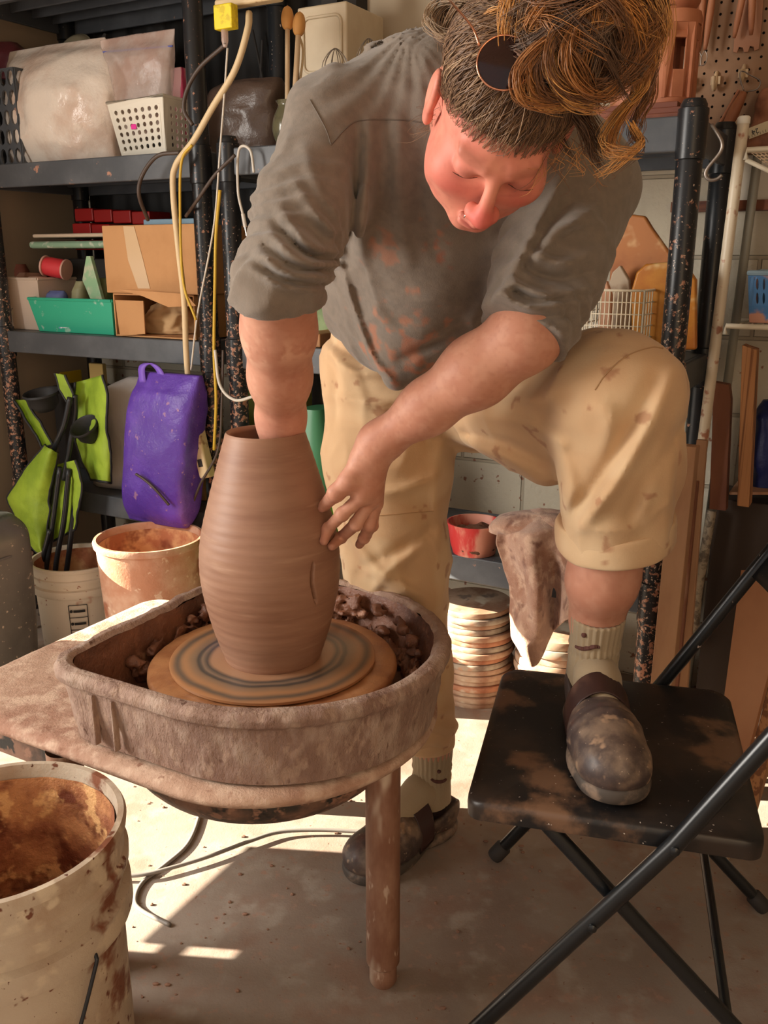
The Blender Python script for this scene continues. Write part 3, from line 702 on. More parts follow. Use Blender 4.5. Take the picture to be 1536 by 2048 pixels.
cutsR = (J['elR'] + (J['elR'] - J['shR']) * -.05, J['wrR']); cutsL = (J['elL'] + (J['elL'] - J['shL']) * -.1, J['elL'] + (J['elL'] - J['shL']) * .45)
SHIRT_FOLDS = [([(716, 250), (708, 380), (692, 525)], -.009, .010), ([(740, 260), (735, 380), (720, 520)], .006, .012), ([(800, 255), (796, 380), (815, 520)], .007, .013), ([(850, 260), (845, 400), (870, 500)], -.005, .012),
    ([(1135, 335), (1080, 430), (1020, 560), (985, 640)], .010, .010), ([(1100, 380), (1046, 480), (990, 585)], -.005, .006), ([(1060, 450), (1000, 560), (940, 640)], .006, .011), ([(1190, 420), (1110, 470), (1045, 560)], .008, .009), ([(1150, 400), (1100, 445), (1050, 530)], -.004, .006),
    ([(690, 560), (738, 700), (785, 762)], .006, .006), ([(740, 600), (790, 660), (900, 665)], .005, .012), ([(720, 560), (800, 600), (920, 600)], .004, .014), ([(800, 720), (860, 690), (930, 650)], -.005, .009),
    ([(540, 470), (605, 522), (684, 530)], .009, .0065), ([(518, 505), (580, 548), (662, 553)], .009, .006), ([(503, 540), (560, 568), (640, 585)], .007, .005), ([(560, 420), (622, 490), (692, 508)], .008, .0075), ([(592, 370), (650, 448), (696, 478)], .006, .008), ([(530, 490), (592, 536), (672, 542)], -.007, .0045), ([(550, 446), (612, 508), (688, 520)], -.007, .005), ([(510, 524), (570, 560), (650, 570)], -.006, .004), ([(610, 300), (640, 380), (690, 440)], .004, .010),
    ([(1000, 590), (1065, 614), (1165, 600)], .008, .006), ([(985, 622), (1050, 652), (1125, 664)], .007, .005), ([(1018, 560), (1100, 590), (1192, 576)], .008, .0065), ([(1055, 505), (1125, 525), (1205, 500)], .007, .008), ([(1075, 470), (1150, 448), (1218, 452)], .006, .007), ([(1005, 606), (1060, 632), (1145, 634)], -.006, .004), ([(1010, 576), (1080, 602), (1180, 588)], -.006, .0045), ([(1040, 535), (1110, 558), (1200, 540)], -.006, .006)]
def shirt_folds(P):
    tR, dR = seg_t(P, J['shR'], J['elR']); tL, dL = seg_t(P, J['shL'], J['elL'])
    wR = np.clip((.115 - dR) / .03, 0, 1) * np.clip((tR - .12) / .25, 0, 1); wL = np.clip((.12 - dL) / .03, 0, 1) * np.clip((tL - .12) / .25, 0, 1)
    n1 = fbm(P, 9, 2, 1.); n2 = fbm(P, 9, 2, 6.)
    ridge = lambda x: 1 - 2 * np.abs((x % 1.0) - .5) * 2
    armR = (ridge(tR * 7.0 + n1 * 1.9 + (P[..., 0] * 5)) ) * (.0020 + .0082 * tR ** 1.4); armL = ridge(tL * 6.5 + n2 * 1.9 - P[..., 0] * 4) * (.0020 + .0082 * tL ** 1.3)
    px_, py_ = pxs(P)
    ang = np.arctan2(py_ - 60, px_ - 820)                       # drapes fan out from the neck
    tor = ridge(ang * 3.6 + fbm(P, 5, 2, 2.) * 1.1) * .0085 * np.clip(fbm(P, 4, 1, 8.) + .55, .15, 1)
    tor = tor + ridge((P @ np.array([.75, .25, .6])) * 13 + n1 * 1.2) * .0028 * np.clip(fbm(P, 5, 1, 3.) + .2, 0, 1)
    wt = np.clip(1 - wR - wL, 0, 1)
    wr = (1 - np.abs(fbm(P * np.array([1, 1, .5]), 10, 2, 31.)) * 1.6).clip(0, 1) ** 5
    return -.0048 * wr - (armR * wR * .5 + armL * wL * .5 + tor * wt * .7) - 1.7 * creases(P, SHIRT_FOLDS) + .0006 * vnoise(P, 70)
sv.displace(shirt_folds, .025)
sv.rc(J['elR'] + (J['wrR'] - J['elR']) * .0, J['wrR'], .0500, .050, .004, 'cut')
sv.rc(J['shL'] * .25 + J['elL'] * .75, J['elL'], .0465, .047, .004, 'cut')
sv.op(lambda P: -((P - (J['elR'] + (J['wrR'] - J['elR']) * .10)) @ ((J['elR'] - J['wrR']) / np.linalg.norm(J['elR'] - J['wrR']))) , J['wrR'] - .2, J['elR'] + .12, .003, 'cut') if False else None
# cut the sleeves off at the cuffs
def half_cut(vol, c, nrm, lo, hi):
    nrm = np.asarray(nrm) / np.linalg.norm(nrm)
    vol.op(lambda P: -((P - c) @ nrm), lo, hi, .003, 'cut')
cR = at(560, 590, 1.25); nR = J['wrR'] - J['elR']; half_cut(sv, cR, nR + np.array([0, .06, -.1]), cR - np.array([.085, .09, .17]), cR + np.array([.085, .16, .05]))
cL = at(1040, 668, 1.24); nL = cv3(-.50, -.82, .25); half_cut(sv, cL, nL, cL - np.array([.10, .10, .11]), cL + np.array([.09, .09, .055]))
VS, FS = sv.mesh()
colS = np.tile(np.array(lin((122, 110, 99))[:3]), (len(VS), 1)); colS = blend(colS, lin((110, 100, 90))[:3], np.clip(fbm(VS, 160, 2) + .4, 0, 1))
colS = blend(colS, lin((132, 120, 108))[:3], np.clip(fbm(VS, 10, 2, 9.) * 1.0, 0, .35))
px_, py_ = pxs(VS); front = np.ones(len(VS))
def stain(C0, c3, r, col, amt, sc, thr, off=0.):
    g = np.exp(-(((VS - c3) / np.array(r)) ** 2).sum(1)); q = np.clip((fbm(VS, sc, 3, off) + (g - .5) * .7 - thr) * 4.5, 0, 1) * np.clip(g * 3, 0, 1); return blend(C0, col, q * amt)
cl1 = lin((176, 104, 70))[:3]; cl2 = lin((146, 84, 60))[:3]
colS = stain(colS, at(860, 490, 1.33), (.07, .09, .045), cl1, .5, 52, .34); colS = stain(colS, at(770, 520, 1.38), (.05, .09, .06), cl1, .4, 50, .36, 3.)
colS = stain(colS, at(880, 500, 1.33), (.03, .08, .035), cl2, .65, 60, .2, 8.); colS = stain(colS, at(800, 710, 1.5), (.09, .12, .05), cl1, .55, 55, .12, 5.)
colS = stain(colS, at(830, 620, 1.47), (.10, .12, .08), cl1, .45, 60, .36, 2.)
m_shirt = M('grey_heather_jersey', (120, 110, 100), .9, attr='Col', sheen=.25, bump=[(420, .5, .0014), (40, .12, .002)], spec=.2)
mb = MB(); mb.add(VS, FS); shirt = mb.build('shirt', m_shirt, person, smooth=180, fixn=False, colors=colS)
# ---- trousers
pv = Vol(np.array([-.20, 1.02, .12]), np.array([.52, 2.0, 1.26]), .005)
pv.rc(at(775, 640, 1.73), at(880, 640, 1.73), .098, .100, .04)                 # waist
pv.ell(at(820, 745, 1.775), (.165, .125, .15), None, .05); pv.ell(at(930, 770, 1.76), (.10, .115, .13), None, .05)
pv.chain([(J['hipR'] + (0, 0, -.02), .128), (at(776, 930, 1.73), .121), (at(792, 1130, 1.715), .103), (at(818, 1330, 1.71), .082), (at(856, 1450, 1.70), .060)], .03)
pv.chain([(J['hipL'], .125), (at(1085, 800, 1.50), .115), (at(1220, 790, 1.31), .084), (at(1246, 800, 1.285), .078)], .04)
pv.chain([(at(1244, 798, 1.285), .078), (at(1238, 920, 1.31), .085), (at(1232, 1060, 1.335), .084)], .03)
pv.ell(at(1095, 905, 1.45), (.045, .06, .055), None, .03)
cuffs = [(at(857, 1440, 1.70), at(862, 1482, 1.70), .054, .055), (at(1231, 1036, 1.333), at(1228, 1080, 1.338), .087, .087)]
TR_FOLDS = [([(1348, 740), (1300, 850), (1235, 960), (1165, 1050)], .012, .012), ([(1310, 760), (1250, 870), (1185, 980), (1130, 1040)], -.008, .012), ([(1360, 850), (1310, 940), (1260, 1030)], -.007, .010), ([(1280, 1035), (1300, 970), (1330, 890)], .006, .010), ([(1105, 880), (1140, 960), (1130, 1040)], .007, .012), ([(1180, 800), (1220, 840), (1210, 920)], .004, .015),
    ([(950, 830), (1050, 845), (1125, 890)], .007, .011), ([(930, 865), (1020, 890), (1100, 930)], -.006, .009), ([(1000, 800), (1080, 745), (1140, 672)], -.006, .012), ([(960, 810), (1060, 800), (1160, 760)], .005, .014), ([(920, 880), (980, 905), (1090, 950)], .006, .010),
    ([(645, 690), (700, 742), (770, 748)], .007, .009), ([(650, 660), (690, 700), (750, 715)], -.006, .008), ([(655, 790), (750, 806), (850, 790)], .006, .010), ([(665, 850), (770, 852), (880, 830)], .005, .012), ([(690, 965), (780, 985), (885, 945)], .006, .011), ([(700, 1075), (765, 1150), (860, 1200)], .008, .011), ([(720, 1140), (800, 1100), (885, 1040)], -.006, .012), ([(740, 1190), (790, 1130), (850, 1090)], .006, .010), ([(790, 1330), (840, 1380), (885, 1390)], .006, .010), ([(800, 1400), (850, 1430), (890, 1425)], .006, .007), ([(880, 890), (870, 1000), (880, 1120)], .005, .010),
    ([(668, 560), (672, 600), (690, 640)], .005, .004), ([(680, 560), (688, 600), (706, 640)], -.005, .0035), ([(692, 570), (700, 604), (716, 636)], .005, .004)]
def trouser_folds(P):
    px_, py_ = pxs(P); ridge = lambda x: 1 - 2 * np.abs((x % 1.0) - .5) * 2
    t1, d1 = seg_t(P, J['hipL'], J['kneL']); t2, d2 = seg_t(P, J['kneL'], J['ankL']); t3, d3 = seg_t(P, J['hipR'], J['ankR'])
    n1 = fbm(P, 7, 2, 1.5); n2 = fbm(P, 7, 2, 4.5)
    wLw = np.clip((.13 - d2) / .03, 0, 1) * (t2 > .02); wTh = np.clip((.16 - d1) / .03, 0, 1) * (1 - wLw); wSt = np.clip((.16 - d3) / .03, 0, 1) * (1 - wTh) * (1 - wLw)
    lowl = ridge((P @ np.array([6.0, 2.5, 3.6])) * 1.35 + n1 * .8) * .0085 * np.clip(fbm(P, 5, 1, 2.) + .6, .2, 1)
    th = ridge((P @ np.array([2.0, 5.0, 6.5])) * 1.5 + n2 * .9) * .0035 * np.clip(fbm(P, 5, 1, 12.) + .5, 0, 1) + ridge(t1 * 5 + n1 * 1.3) * .0035 * np.clip((.45 - t1) * 4, 0, 1)
    stl = ridge(P[..., 2] * 7.5 + P[..., 0] * 5 + n1 * 1.4) * .0060 * np.clip(fbm(P, 5, 1, 7.) + .55, .1, 1) + ridge(P[..., 0] * 13 + n2 * 1.1) * .003
    wr = (1 - np.abs(fbm(P * np.array([1, 1, .6]), 9, 2, 37.)) * 1.6).clip(0, 1) ** 5
    return -.0050 * wr - (lowl * wLw * .6 + th * wTh + stl * wSt * .7) - 1.35 * creases(P, TR_FOLDS) + .0015 * n1
pv.displace(trouser_folds, .03)
for (a, b, ra, rb) in cuffs: half_cut(pv, b, b - a, b - .13, b + .13)
pv.rc(cuffs[1][0], cuffs[1][1] + (cuffs[1][1] - cuffs[1][0]) * 2, .076, .078, .003, 'cut'); pv.rc(cuffs[0][0], cuffs[0][1] + (0, 0, -.1), .047, .047, .003, 'cut')
VP, FP = pv.mesh()
def khaki(V_):
    c = np.tile(np.array(lin((202, 166, 128))[:3]), (len(V_), 1)); c = blend(c, lin((182, 150, 114))[:3], np.clip(fbm(V_, 8, 3, 2.) + .4, 0, 1) * .8)
    c = blend(c, lin((212, 186, 150))[:3], np.clip(fbm(V_, 15, 2, 6.) * 1.3, 0, .6))
    s_ = np.clip((fbm(V_, 40, 2, 11.) - .50) * 22, 0, 1); c = blend(c, lin((150, 98, 70))[:3], s_ * .6)
    s_ = np.clip((fbm(V_, 16, 3, 15.) - .30) * 4, 0, 1); return blend(c, lin((176, 132, 98))[:3], s_ * .35)
m_khaki = M('khaki_twill', (200, 170, 130), .88, attr='Col', sheen=.15, bump=[(380, .3, .001), (60, .2, .002)], spec=.2)
mb = MB(); mb.add(VP, FP); trousers = mb.build('trousers', m_khaki, person, smooth=180, fixn=False, colors=khaki(VP))
for i, (a, b, ra, rb) in enumerate(cuffs):                                     # rolled hems
    ax = (b - a) / np.linalg.norm(b - a); hgt = np.linalg.norm(b - a); ax = ax + (np.array([.10, 0, 0]) if i else np.array([-.1, 0, 0])); ax /= np.linalg.norm(ax)
    pr_ = [(ra * .90, 0), (ra * 1.0, -.002), (ra * 1.045, .002), (ra * 1.06, hgt * .35), (ra * 1.06, hgt * .8), (rb * 1.045, hgt + .004), (rb * 1.0, hgt + .007), (rb * .95, hgt + .004), (rb * .93, hgt * .6), (rb * .9, hgt * .2)]
    mb = MB(); mb.lathe(spline([(x, y, 0) for x, y in pr_], 36)[:, :2].tolist(), a, 72, ax)
    mb.move(lambda V: V + np.stack([fbm(V, 14, 2, o_) for o_ in (1, 4, 8)], 1) * .006)
    VV = np.vstack(mb.v); o = mb.build('rolled_hem', m_khaki, trousers, smooth=180, colors=khaki(VV))
# ---- seams laid on the cloth
from mathutils.bvhtree import BVHTree
def bvh_of(V_, F_): return BVHTree.FromPolygons([tuple(v) for v in V_], [tuple(int(i) for i in f) for f in F_])
bS, bP = bvh_of(VS, FS), bvh_of(VP, FP)
def lay(bv_, pts, n=40, lift=.0006):
    out = []
    for q in spline([(x, y, 0) for x, y in pts], n):
        d = Vector(ray(q[0], q[1])).normalized(); h_, nn_, _, _ = bv_.ray_cast(Vector(CAM), d)
        if h_ is not None: out.append(np.array(h_) + np.array(nn_) * lift * (1 if nn_.dot(d) < 0 else -1))
    return out
m_seamS = M('shirt_seam', (104, 94, 85), .9); m_seamP = M('trouser_stitch', (172, 136, 98), .9)
for bv_, par, mt, pts in ((bS, shirt, m_seamS, [(620, 200), (650, 255), (662, 290)]), (bS, shirt, m_seamS, [(662, 290), (700, 250), (730, 240), (800, 240), (858, 246)]),
                          (bP, trousers, m_seamP, [(1190, 780), (1215, 745), (1255, 712), (1300, 696), (1325, 697)]), (bP, trousers, m_seamP, [(745, 1032), (800, 1027), (868, 1022)])):
    P = lay(bv_, pts)
    if len(P) > 4: mb = MB(); mb.tube(P, .0009, 6); mb.build('seam', mt, par, smooth=180)
# ---- socks
m_sock = M('ribbed_cotton_sock', (160, 142, 116), .95, sheen=.2, bump=[(260, .3, .001)], spec=.15)
m_mark = M('sock_print', (92, 58, 52), .9)
def sock(ank, shin, fdir, top, facing):
    ax = shin - ank; ax /= np.linalg.norm(ax); n = 96; prof = []; mb = MB()
    u = fdir - ax * np.dot(fdir, ax); u /= np.linalg.norm(u); w_ = np.cross(ax, u)
    K = 40; vs = []
    for j in range(K):
        t = j / (K - 1); z = -.075 + (top + .075) * t; rr = .0425 - .002 * math.sin(t * PI) + .003 * max(0, t - .6)
        for k in range(n):
            a = 2 * PI * k / n; rib = .0014 * math.cos(a * 26) * (1 if z > -.022 else .15)
            bulge = .014 * max(0, math.cos(a)) * max(0, 1 - t * 2.4) + .0015 * math.sin(z * 260) * max(0, 1 - abs(z) / .03)
            r = rr + rib + bulge
            if j == K - 1: r -= .003
            vs.append(ank + ax * z + (u * math.cos(a) + w_ * math.sin(a)) * r)
    for k in range(n): a = 2 * PI * k / n; vs.append(ank + ax * (top - .02) + (u * math.cos(a) + w_ * math.sin(a)) * (rr - .006))
    fs = [(j * n + k, j * n + (k + 1) % n, (j + 1) * n + (k + 1) % n, (j + 1) * n + k) for j in range(K) for k in range(n)]
    mb.add(vs, fs); V_ = np.vstack(mb.v); mb.tube(spline([ank - EZ * .034 + fdir * .010, ank - EZ * .044 + fdir * .034, ank + fdir * .070 - EZ * .062, ank + fdir * .12 - EZ * .080], 14), np.interp(np.linspace(0, 1, 14), [0, .35, .7, 1], [.034, .0395, .036, .028]), 40); so_ = mb.build('sock', m_sock, person, smooth=180)
    mb = MB(); mb.rc = None
    mb2 = MB(); mb2.chain = None
    return so_, (V_, fs)
skL, bLs = sock(J['ankL'], J['ankL'] + (J['kneL'] - J['ankL']), fL, .062, 1)
skR, bRs = sock(J['ankR'], J['ankR'] + np.array([.0, 0, .3]), fR, .055, 1)
for sk_, b_, dot, line in ((skL, bLs, (1168, 1270), [(1152, 1293), (1163, 1297), (1176, 1296), (1190, 1293), (1200, 1294)]), (skR, bRs, (878, 1543), [(862, 1558), (872, 1563), (884, 1563), (893, 1558)])):
    bb = bvh_of(*b_); P = lay(bb, line, 16, .0004)
    mb = MB(); mb.tube(P, [.0022 + .0018 * math.sin(PI * min(1, (i + .6) / len(P))) for i in range(len(P))], 8)
    q = lay(bb, [dot, (dot[0] + .5, dot[1]), (dot[0] + 1, dot[1])], 3, .0)
    if q: mb.ball(q[0], .0045, 12)
    mb.build('printed_face', m_mark, sk_)['label'] = 'brown dot and smile line printed on the sock'
# ---- clogs
m_clog = M('scuffed_clog_leather', (66, 54, 52), .55, var=((96, 78, 68), 16, .48, .68), spots=[((128, 108, 92), 18, .56, .12, 6), ((84, 46, 40), 9, .62, .06), ((168, 146, 126), 120, .70, .03), ((156, 128, 104), 26, .64, .05)], bump=[(60, .25, .002), (220, .2, .0008)], coat=.1)
m_sole = M('clog_sole', (74, 66, 60), .7, var=((132, 112, 96), 24, .45, .65))
m_band = M('dark_clog_strap', (56, 36, 33), .38, spots=[((150, 120, 100), 60, .70, .03), ((92, 66, 56), 14, .6, .08)])
def clog(heel, fdir, zb, mir=1):
    fd = np.asarray(fdir) / np.linalg.norm(fdir); lt = np.cross(fd, EZ)
    R = np.stack([lt, fd, EZ], 1); org = np.array([heel[0], heel[1], zb]); tw = lambda V_: org + V_ @ R.T
    uv = Vol([-.075, -.03, -.005], [.075, .30, .14], .0025)
    uv.ell((0.002 * mir, .195, .042), (.057, .082, .046), None, .0); uv.ell((0, .245, .036), (.046, .035, .030), None, .03); uv.ell((0, .140, .046), (.046, .075, .046), None, .03)
    uv.ell((0, .040, .045), (.040, .050, .050), None, .03); uv.ell((0, .02, .075), (.036, .032, .038), None, .02)
    uv.ell((0, .040, .105), (.0405, .075, .050), None, .012, 'cut'); uv.ell((0, .072, .092), (.041, .05, .045), None, .014, 'cut')
    uv.op(lambda P: P[..., 2] - .014, [-.1, -.05, -.02], [.1, .32, .014], .003, 'cut')
    uv.displace(lambda P: -.0012 * fbm(P, 40, 2) - .0012 * np.sin(P[..., 1] * 260) * np.exp(-((P[..., 1] - .17) / .02) ** 2), .02)
    V_, F_ = uv.mesh(); mb = MB(); mb.add(tw(V_), F_); o = mb.build('clog', m_clog, person, smooth=180, fixn=False)
    sv_ = Vol([-.08, -.03, -.01], [.08, .31, .05], .0025)
    sv_.ell((.002 * mir, .195, .014), (.0595, .088, .030), None, 0); sv_.ell((0, .245, .014), (.047, .038, .028), None, .02); sv_.ell((0, .045, .014), (.043, .058, .030), None, .0); sv_.ell((0, .12, .016), (.038, .08, .024), None, .03)
    sv_.op(lambda P: P[..., 2] - .0, [-.1, -.05, -.03], [.1, .32, .006], .002, 'cut'); sv_.op(lambda P: .024 - P[..., 2], [-.1, -.05, .012], [.1, .32, .06], .003, 'cut')
    V_, F_ = sv_.mesh(); mb = MB(); mb.add(tw(V_), F_); mb.build('sole', m_sole, o, smooth=180, fixn=False)
    mb = MB(); K = 24; P = []
    for j in range(K):                                                      # instep band
        a = -.1 + (PI + .2) * j / (K - 1); P.append((.0525 * math.cos(a), .118 - .010 * math.sin(a), .034 + .072 * math.sin(a)))
    P = np.array(P); vs = []
    for p_ in P:
        for q in (-.019, -.017, .017, .019): vs.append(p_ + np.array([0, q, -q * .42]) * 1.0 + (np.array([p_[0], 0, p_[2] - .04]) / .06 * (.001 if abs(q) < .016 else -.001)))
    fs = [(j * 4 + k, j * 4 + k + 1, (j + 1) * 4 + k + 1, (j + 1) * 4 + k) for j in range(K - 1) for k in range(3)]
    mb.add(tw(np.array(vs)), fs); mb.build('instep_band', m_band, o, smooth=180, solid=.003)
    return o
clog(np.array([.343, 1.395]), fL, .453, 1)
hR = on(898, 1648, 0); clog(hR[:2], fR, 0.0, -1)

# ================================================================ hair
def crn(d, lift=0.0):                                     # point on the skull in direction d (head space)
    d = np.asarray(d, float); r = np.array([.073, .096, .085]) + lift; return np.array([0, -.014, .030]) + d / np.linalg.norm(d / r)
strands = []; scol = []
GOLD = [(190, 128, 66), (164, 106, 54), (210, 152, 84), (140, 90, 48), (112, 72, 42)]; DARK = [(112, 82, 58), (128, 96, 68), (92, 66, 48), (150, 118, 88), (164, 134, 102)]
def add_strand(P, r, col): strands.append((np.asarray(P), r)); scol.append(lin(col)[:3])
BC = np.array([-.048, -.032, .128]); BR = np.array([.078, .074, .060])      # the loose bun
R1 = random.Random(3)
def rv(): return np.array([R1.gauss(0, 1), R1.gauss(0, 1), R1.gauss(0, 1)])
for i in range(2600):
    az = R1.uniform(-PI, PI); f = math.cos(az); s_ = math.sin(az); A_ = abs(az)          # az 0 = forehead
    e0 = np.interp(A_, [0, .5, .9, 1.25, 1.6, 2.2, PI], [.22, .18, .08, .0, -.05, -.45, -.6]); elev = e0 + R1.uniform(-.02, .12) + (R1.random() ** 2 * .6 if R1.random() < .4 else 0)
    d0 = np.array([s_ * math.cos(elev), f * math.cos(elev), math.sin(elev)]); d1 = np.array([R1.uniform(-.5, .15), R1.uniform(-.3, .35), 1.0])
    P = []
    lift = R1.uniform(.001, .008); wav = R1.uniform(0, .003); ph = R1.uniform(0, 6)
    for t in np.linspace(0, 1, 12):
        d = d0 * (1 - t) + d1 * t; p_ = crn(d, -.003 + .0065 * min(1, t * 4) + lift * math.sin(PI * min(1, t * 1.1)) + .006 * t); p_ = p_ + np.array([math.sin(ph + t * 5), math.cos(ph + t * 4), 0]) * wav * min(1, t * 4); P.append(hl(*p_))
    add_strand(P, R1.uniform(.0004, .0008), R1.choice(DARK[:3] if R1.random() < .7 else DARK))
for i in range(420):                                          # baby hair along the hairline
    az = R1.uniform(-1.6, 1.6); A_ = abs(az); e0 = np.interp(A_, [0, .5, .9, 1.25, 1.6], [.22, .18, .08, .0, -.05]) - R1.uniform(.0, .13)
    d0 = np.array([math.sin(az) * math.cos(e0), math.cos(az) * math.cos(e0), math.sin(e0)]); d1 = np.array([R1.uniform(-.4, .2), R1.uniform(-.2, .4), 1.0]); k_ = R1.uniform(.15, .4); jx = rv() * .004
    add_strand([hl(*(crn(d0 * (1 - t * k_) + d1 * t * k_, .0008 + .006 * t) + jx * t)) for t in np.linspace(0, 1, 8)], .00032, R1.choice(DARK))
def clump(C_, n, rad, col, r=.00062, frizz=.0022):
    C_ = np.asarray(C_); m = len(C_); base = np.array(lin(R1.choice(col))[:3])
    for i in range(n):
        o1 = rv() * rad; o2 = rv() * rad; ph = rv() * 3; k0 = R1.randint(0, 2); k1 = m - R1.randint(0, m // 3); t = np.linspace(0, 1, m)[:, None]
        env = .35 + .65 * np.sin(PI * np.clip(t, 0, 1)) + .5 * t ** 3
        P = C_ + (o1 * (1 - t) + o2 * t) * env + frizz * np.sin(ph + t * 7)
        strands.append((P[k0:k1], r * R1.uniform(.5, 1.15))); scol.append(tuple(base * R1.uniform(.7, 1.2)))
for i in range(150):
    d = rv(); d /= np.linalg.norm(d); u = np.cross(d, rv()); u /= np.linalg.norm(u); w2 = np.cross(d, u)
    L_ = R1.uniform(1.0, 2.6); rr = R1.uniform(.80, 1.06); ph = R1.uniform(0, 6); cu = R1.uniform(.004, .014); P = []
    for t in np.linspace(0, 1, 18):
        a = t * L_; rad = rr * (1 + .10 * math.sin(ph + t * 4) + .16 * max(0, t - .6)); q = (d * math.cos(a) + u * math.sin(a)) * rad * BR
        P.append(hl(*(BC + q + w2 * cu * math.sin(ph + 3.2 * a) + d * cu * .6 * math.cos(ph + 2.6 * a))))
    clump(P, 40, .0050, GOLD if R1.random() < .72 else DARK[:3] + GOLD[3:])
def lock(pts, n, spread, curl, turns, cols, r=.0011):
    C_ = spline(pts, 28); t = np.linspace(0, 1, 28)
    for q in range(max(1, n // 14)):
        ph = R1.uniform(-1.2, 1.2) + q; o = rv() * spread
        P = C_ + o + (np.cos(turns * 2 * PI * t + ph)[:, None] * CAMR - np.sin(turns * 2 * PI * t + ph)[:, None] * CAMF) * (curl * np.minimum(1, t * 3))[:, None]
        clump(P, 26, .0032, cols, r * .62)
def hp(px, py, z): d = ray(px, py); return CAM + d * z
# curls that fall out of the bun
for pts, n, spd, cu, tn in (
    ([(1230, 60, .93), (1275, 110, .95), (1270, 180, .97), (1225, 240, .97), (1205, 290, .96), (1255, 300, .95)], 60, .006, .006, 1.0),
    ([(1240, 30, .93), (1300, 90, .96), (1290, 190, .98), (1262, 250, .98), (1268, 290, .97), (1215, 350, .97)], 36, .005, .006, 1.4),
    ([(1180, 40, .90), (1110, 70, .88), (1060, 130, .88), (1070, 185, .89), (1130, 195, .90), (1180, 175, .90)], 80, .006, .003, .5),
    ([(1200, 30, .90), (1120, 60, .87), (1105, 130, .87), (1140, 180, .88), (1195, 190, .90), (1240, 160, .91)], 80, .006, .003, .5),
    ([(1150, 20, .90), (1220, 60, .89), (1250, 130, .90), (1210, 190, .90), (1180, 200, .90)], 60, .006, .005, .7),
    ([(1180, 100, .88), (1270, 80, .90), (1305, 130, .93), (1285, 170, .94)], 40, .005, .005, .8),
    ([(1100, 10, .90), (1000, 20, .92), (960, 60, .95), (930, 110, .98)], 50, .006, .004, .7),
    ([(1230, 100, .90), (1280, 60, .92), (1320, 40, .95), (1312, 90, .96)], 40, .008, .006, .9),
    ([(960, 20, .98), (900, 15, 1.02), (872, 55, 1.03), (905, 90, 1.02), (950, 60, 1.0)], 70, .007, .004, .6),
    ([(980, 10, .98), (920, 30, 1.0), (885, 80, 1.03), (875, 120, 1.05)], 40, .006, .004, .6),
    ([(1090, 150, .94), (1130, 215, .96), (1160, 270, .985), (1190, 320, 1.0)], 60, .010, .003, .4), ([(1130, 170, .94), (1165, 230, .96), (1185, 280, .985), (1215, 330, 1.0)], 40, .008, .004, .5), ([(1060, 190, .95), (1095, 250, .975), (1120, 300, .995)], 30, .008, .002, .3),
    ([(1260, 250, .97), (1280, 300, .97), (1240, 340, .97), (1180, 358, .97)], 10, .004, .005, 1)):
    lock([hp(*q) for q in pts], n, spd, cu, tn, DARK[:3] if pts[0][0] in (1090, 1130, 1060) else GOLD if pts[0][0] > 1020 else DARK)
for i in range(26):                                         # stray hairs by the ear and the brow
    a = hp(R1.uniform(850, 880), R1.uniform(205, 260), 1.07); b = a + np.array([R1.uniform(-.03, .01), R1.uniform(-.01, .02), R1.uniform(-.03, .0)]); c = b + np.array([R1.uniform(-.02, .02), 0, R1.uniform(-.02, .01)])
    add_strand(spline([a, b, c], 10), .00025, R1.choice(DARK))
for i in range(60):
    a = hp(R1.uniform(1040, 1200), R1.uniform(250, 330), .99); b = a + np.array([R1.uniform(-.02, .03), R1.uniform(-.01, .01), R1.uniform(-.03, -.005)]); c = b + np.array([R1.uniform(-.02, .02), 0, R1.uniform(-.02, .005)])
    add_strand(spline([a, b, c], 10), .0003, R1.choice(GOLD))
_FT = {}
def fast_tube(mb, P, r):
    n = len(P); T = np.gradient(P, axis=0); T /= np.linalg.norm(T, axis=1)[:, None] + 1e-9
    u = np.cross(T, np.array([.31, .52, .79])); u /= np.linalg.norm(u, axis=1)[:, None] + 1e-9; w = np.cross(T, u); rr = (r * (1 - .6 * np.linspace(0, 1, n) ** 3))[:, None]
    V = np.stack([P + rr * (u * math.cos(a) + w * math.sin(a)) for a in (0, 2.094, 4.189)], 1).reshape(-1, 3)
    if n not in _FT: _FT[n] = np.array([(i * 3 + k, i * 3 + (k + 1) % 3, i * 3 + 3 + (k + 1) % 3, i * 3 + 3 + k) for i in range(n - 1) for k in range(3)])
    mb.v.append(V); mb.f.extend((_FT[n] + mb.n).tolist()); mb.n += len(V)
mb = MB(); hc = []
for (P, r), c in zip(strands, scol):
    n = len(P); fast_tube(mb, P, r); hc.append(np.tile(np.array(c), (n * 3, 1)))
m_hair = M('hair', (110, 75, 45), .36, attr='Col', spec=.5, sheen=.1)
hair = mb.build('hair', m_hair, person, smooth=180, fixn=False, colors=np.vstack(hc))
cv = Vol(HO - .20, HO + .26, .004)
cv.ell(hl(0, -.020, .033), np.array([.0740, .0955, .0865]) * HS, HR, 0)
cv.ell(hl(0, .075, -.060), np.array([.10, .115, .105]) * HS, HR, .01, 'cut'); cv.ell(hl(0, .105, .01), np.array([.075, .06, .062]) * HS, HR, .02, 'cut')
for sx_ in (-1, 1): cv.ell(hl(sx_ * .085, .0, -.015), np.array([.02, .03, .045]) * HS, HR, .005, 'cut')
cv.ell(hl(*BC), BR * .80 * HS, HR, .02); cv.displace(lambda P: -.004 * fbm(P, 40, 2), .02)
VC_, FC_ = cv.mesh(); mb = MB(); mb.add(VC_, FC_); hcap = mb.build('hair_mass', M('hair_roots', (58, 40, 30), .6, var=((84, 58, 40), 30, .4, .7), stretch=(1, 1, 1), bump=[(150, .6, .003)]), hair, smooth=180, fixn=False)
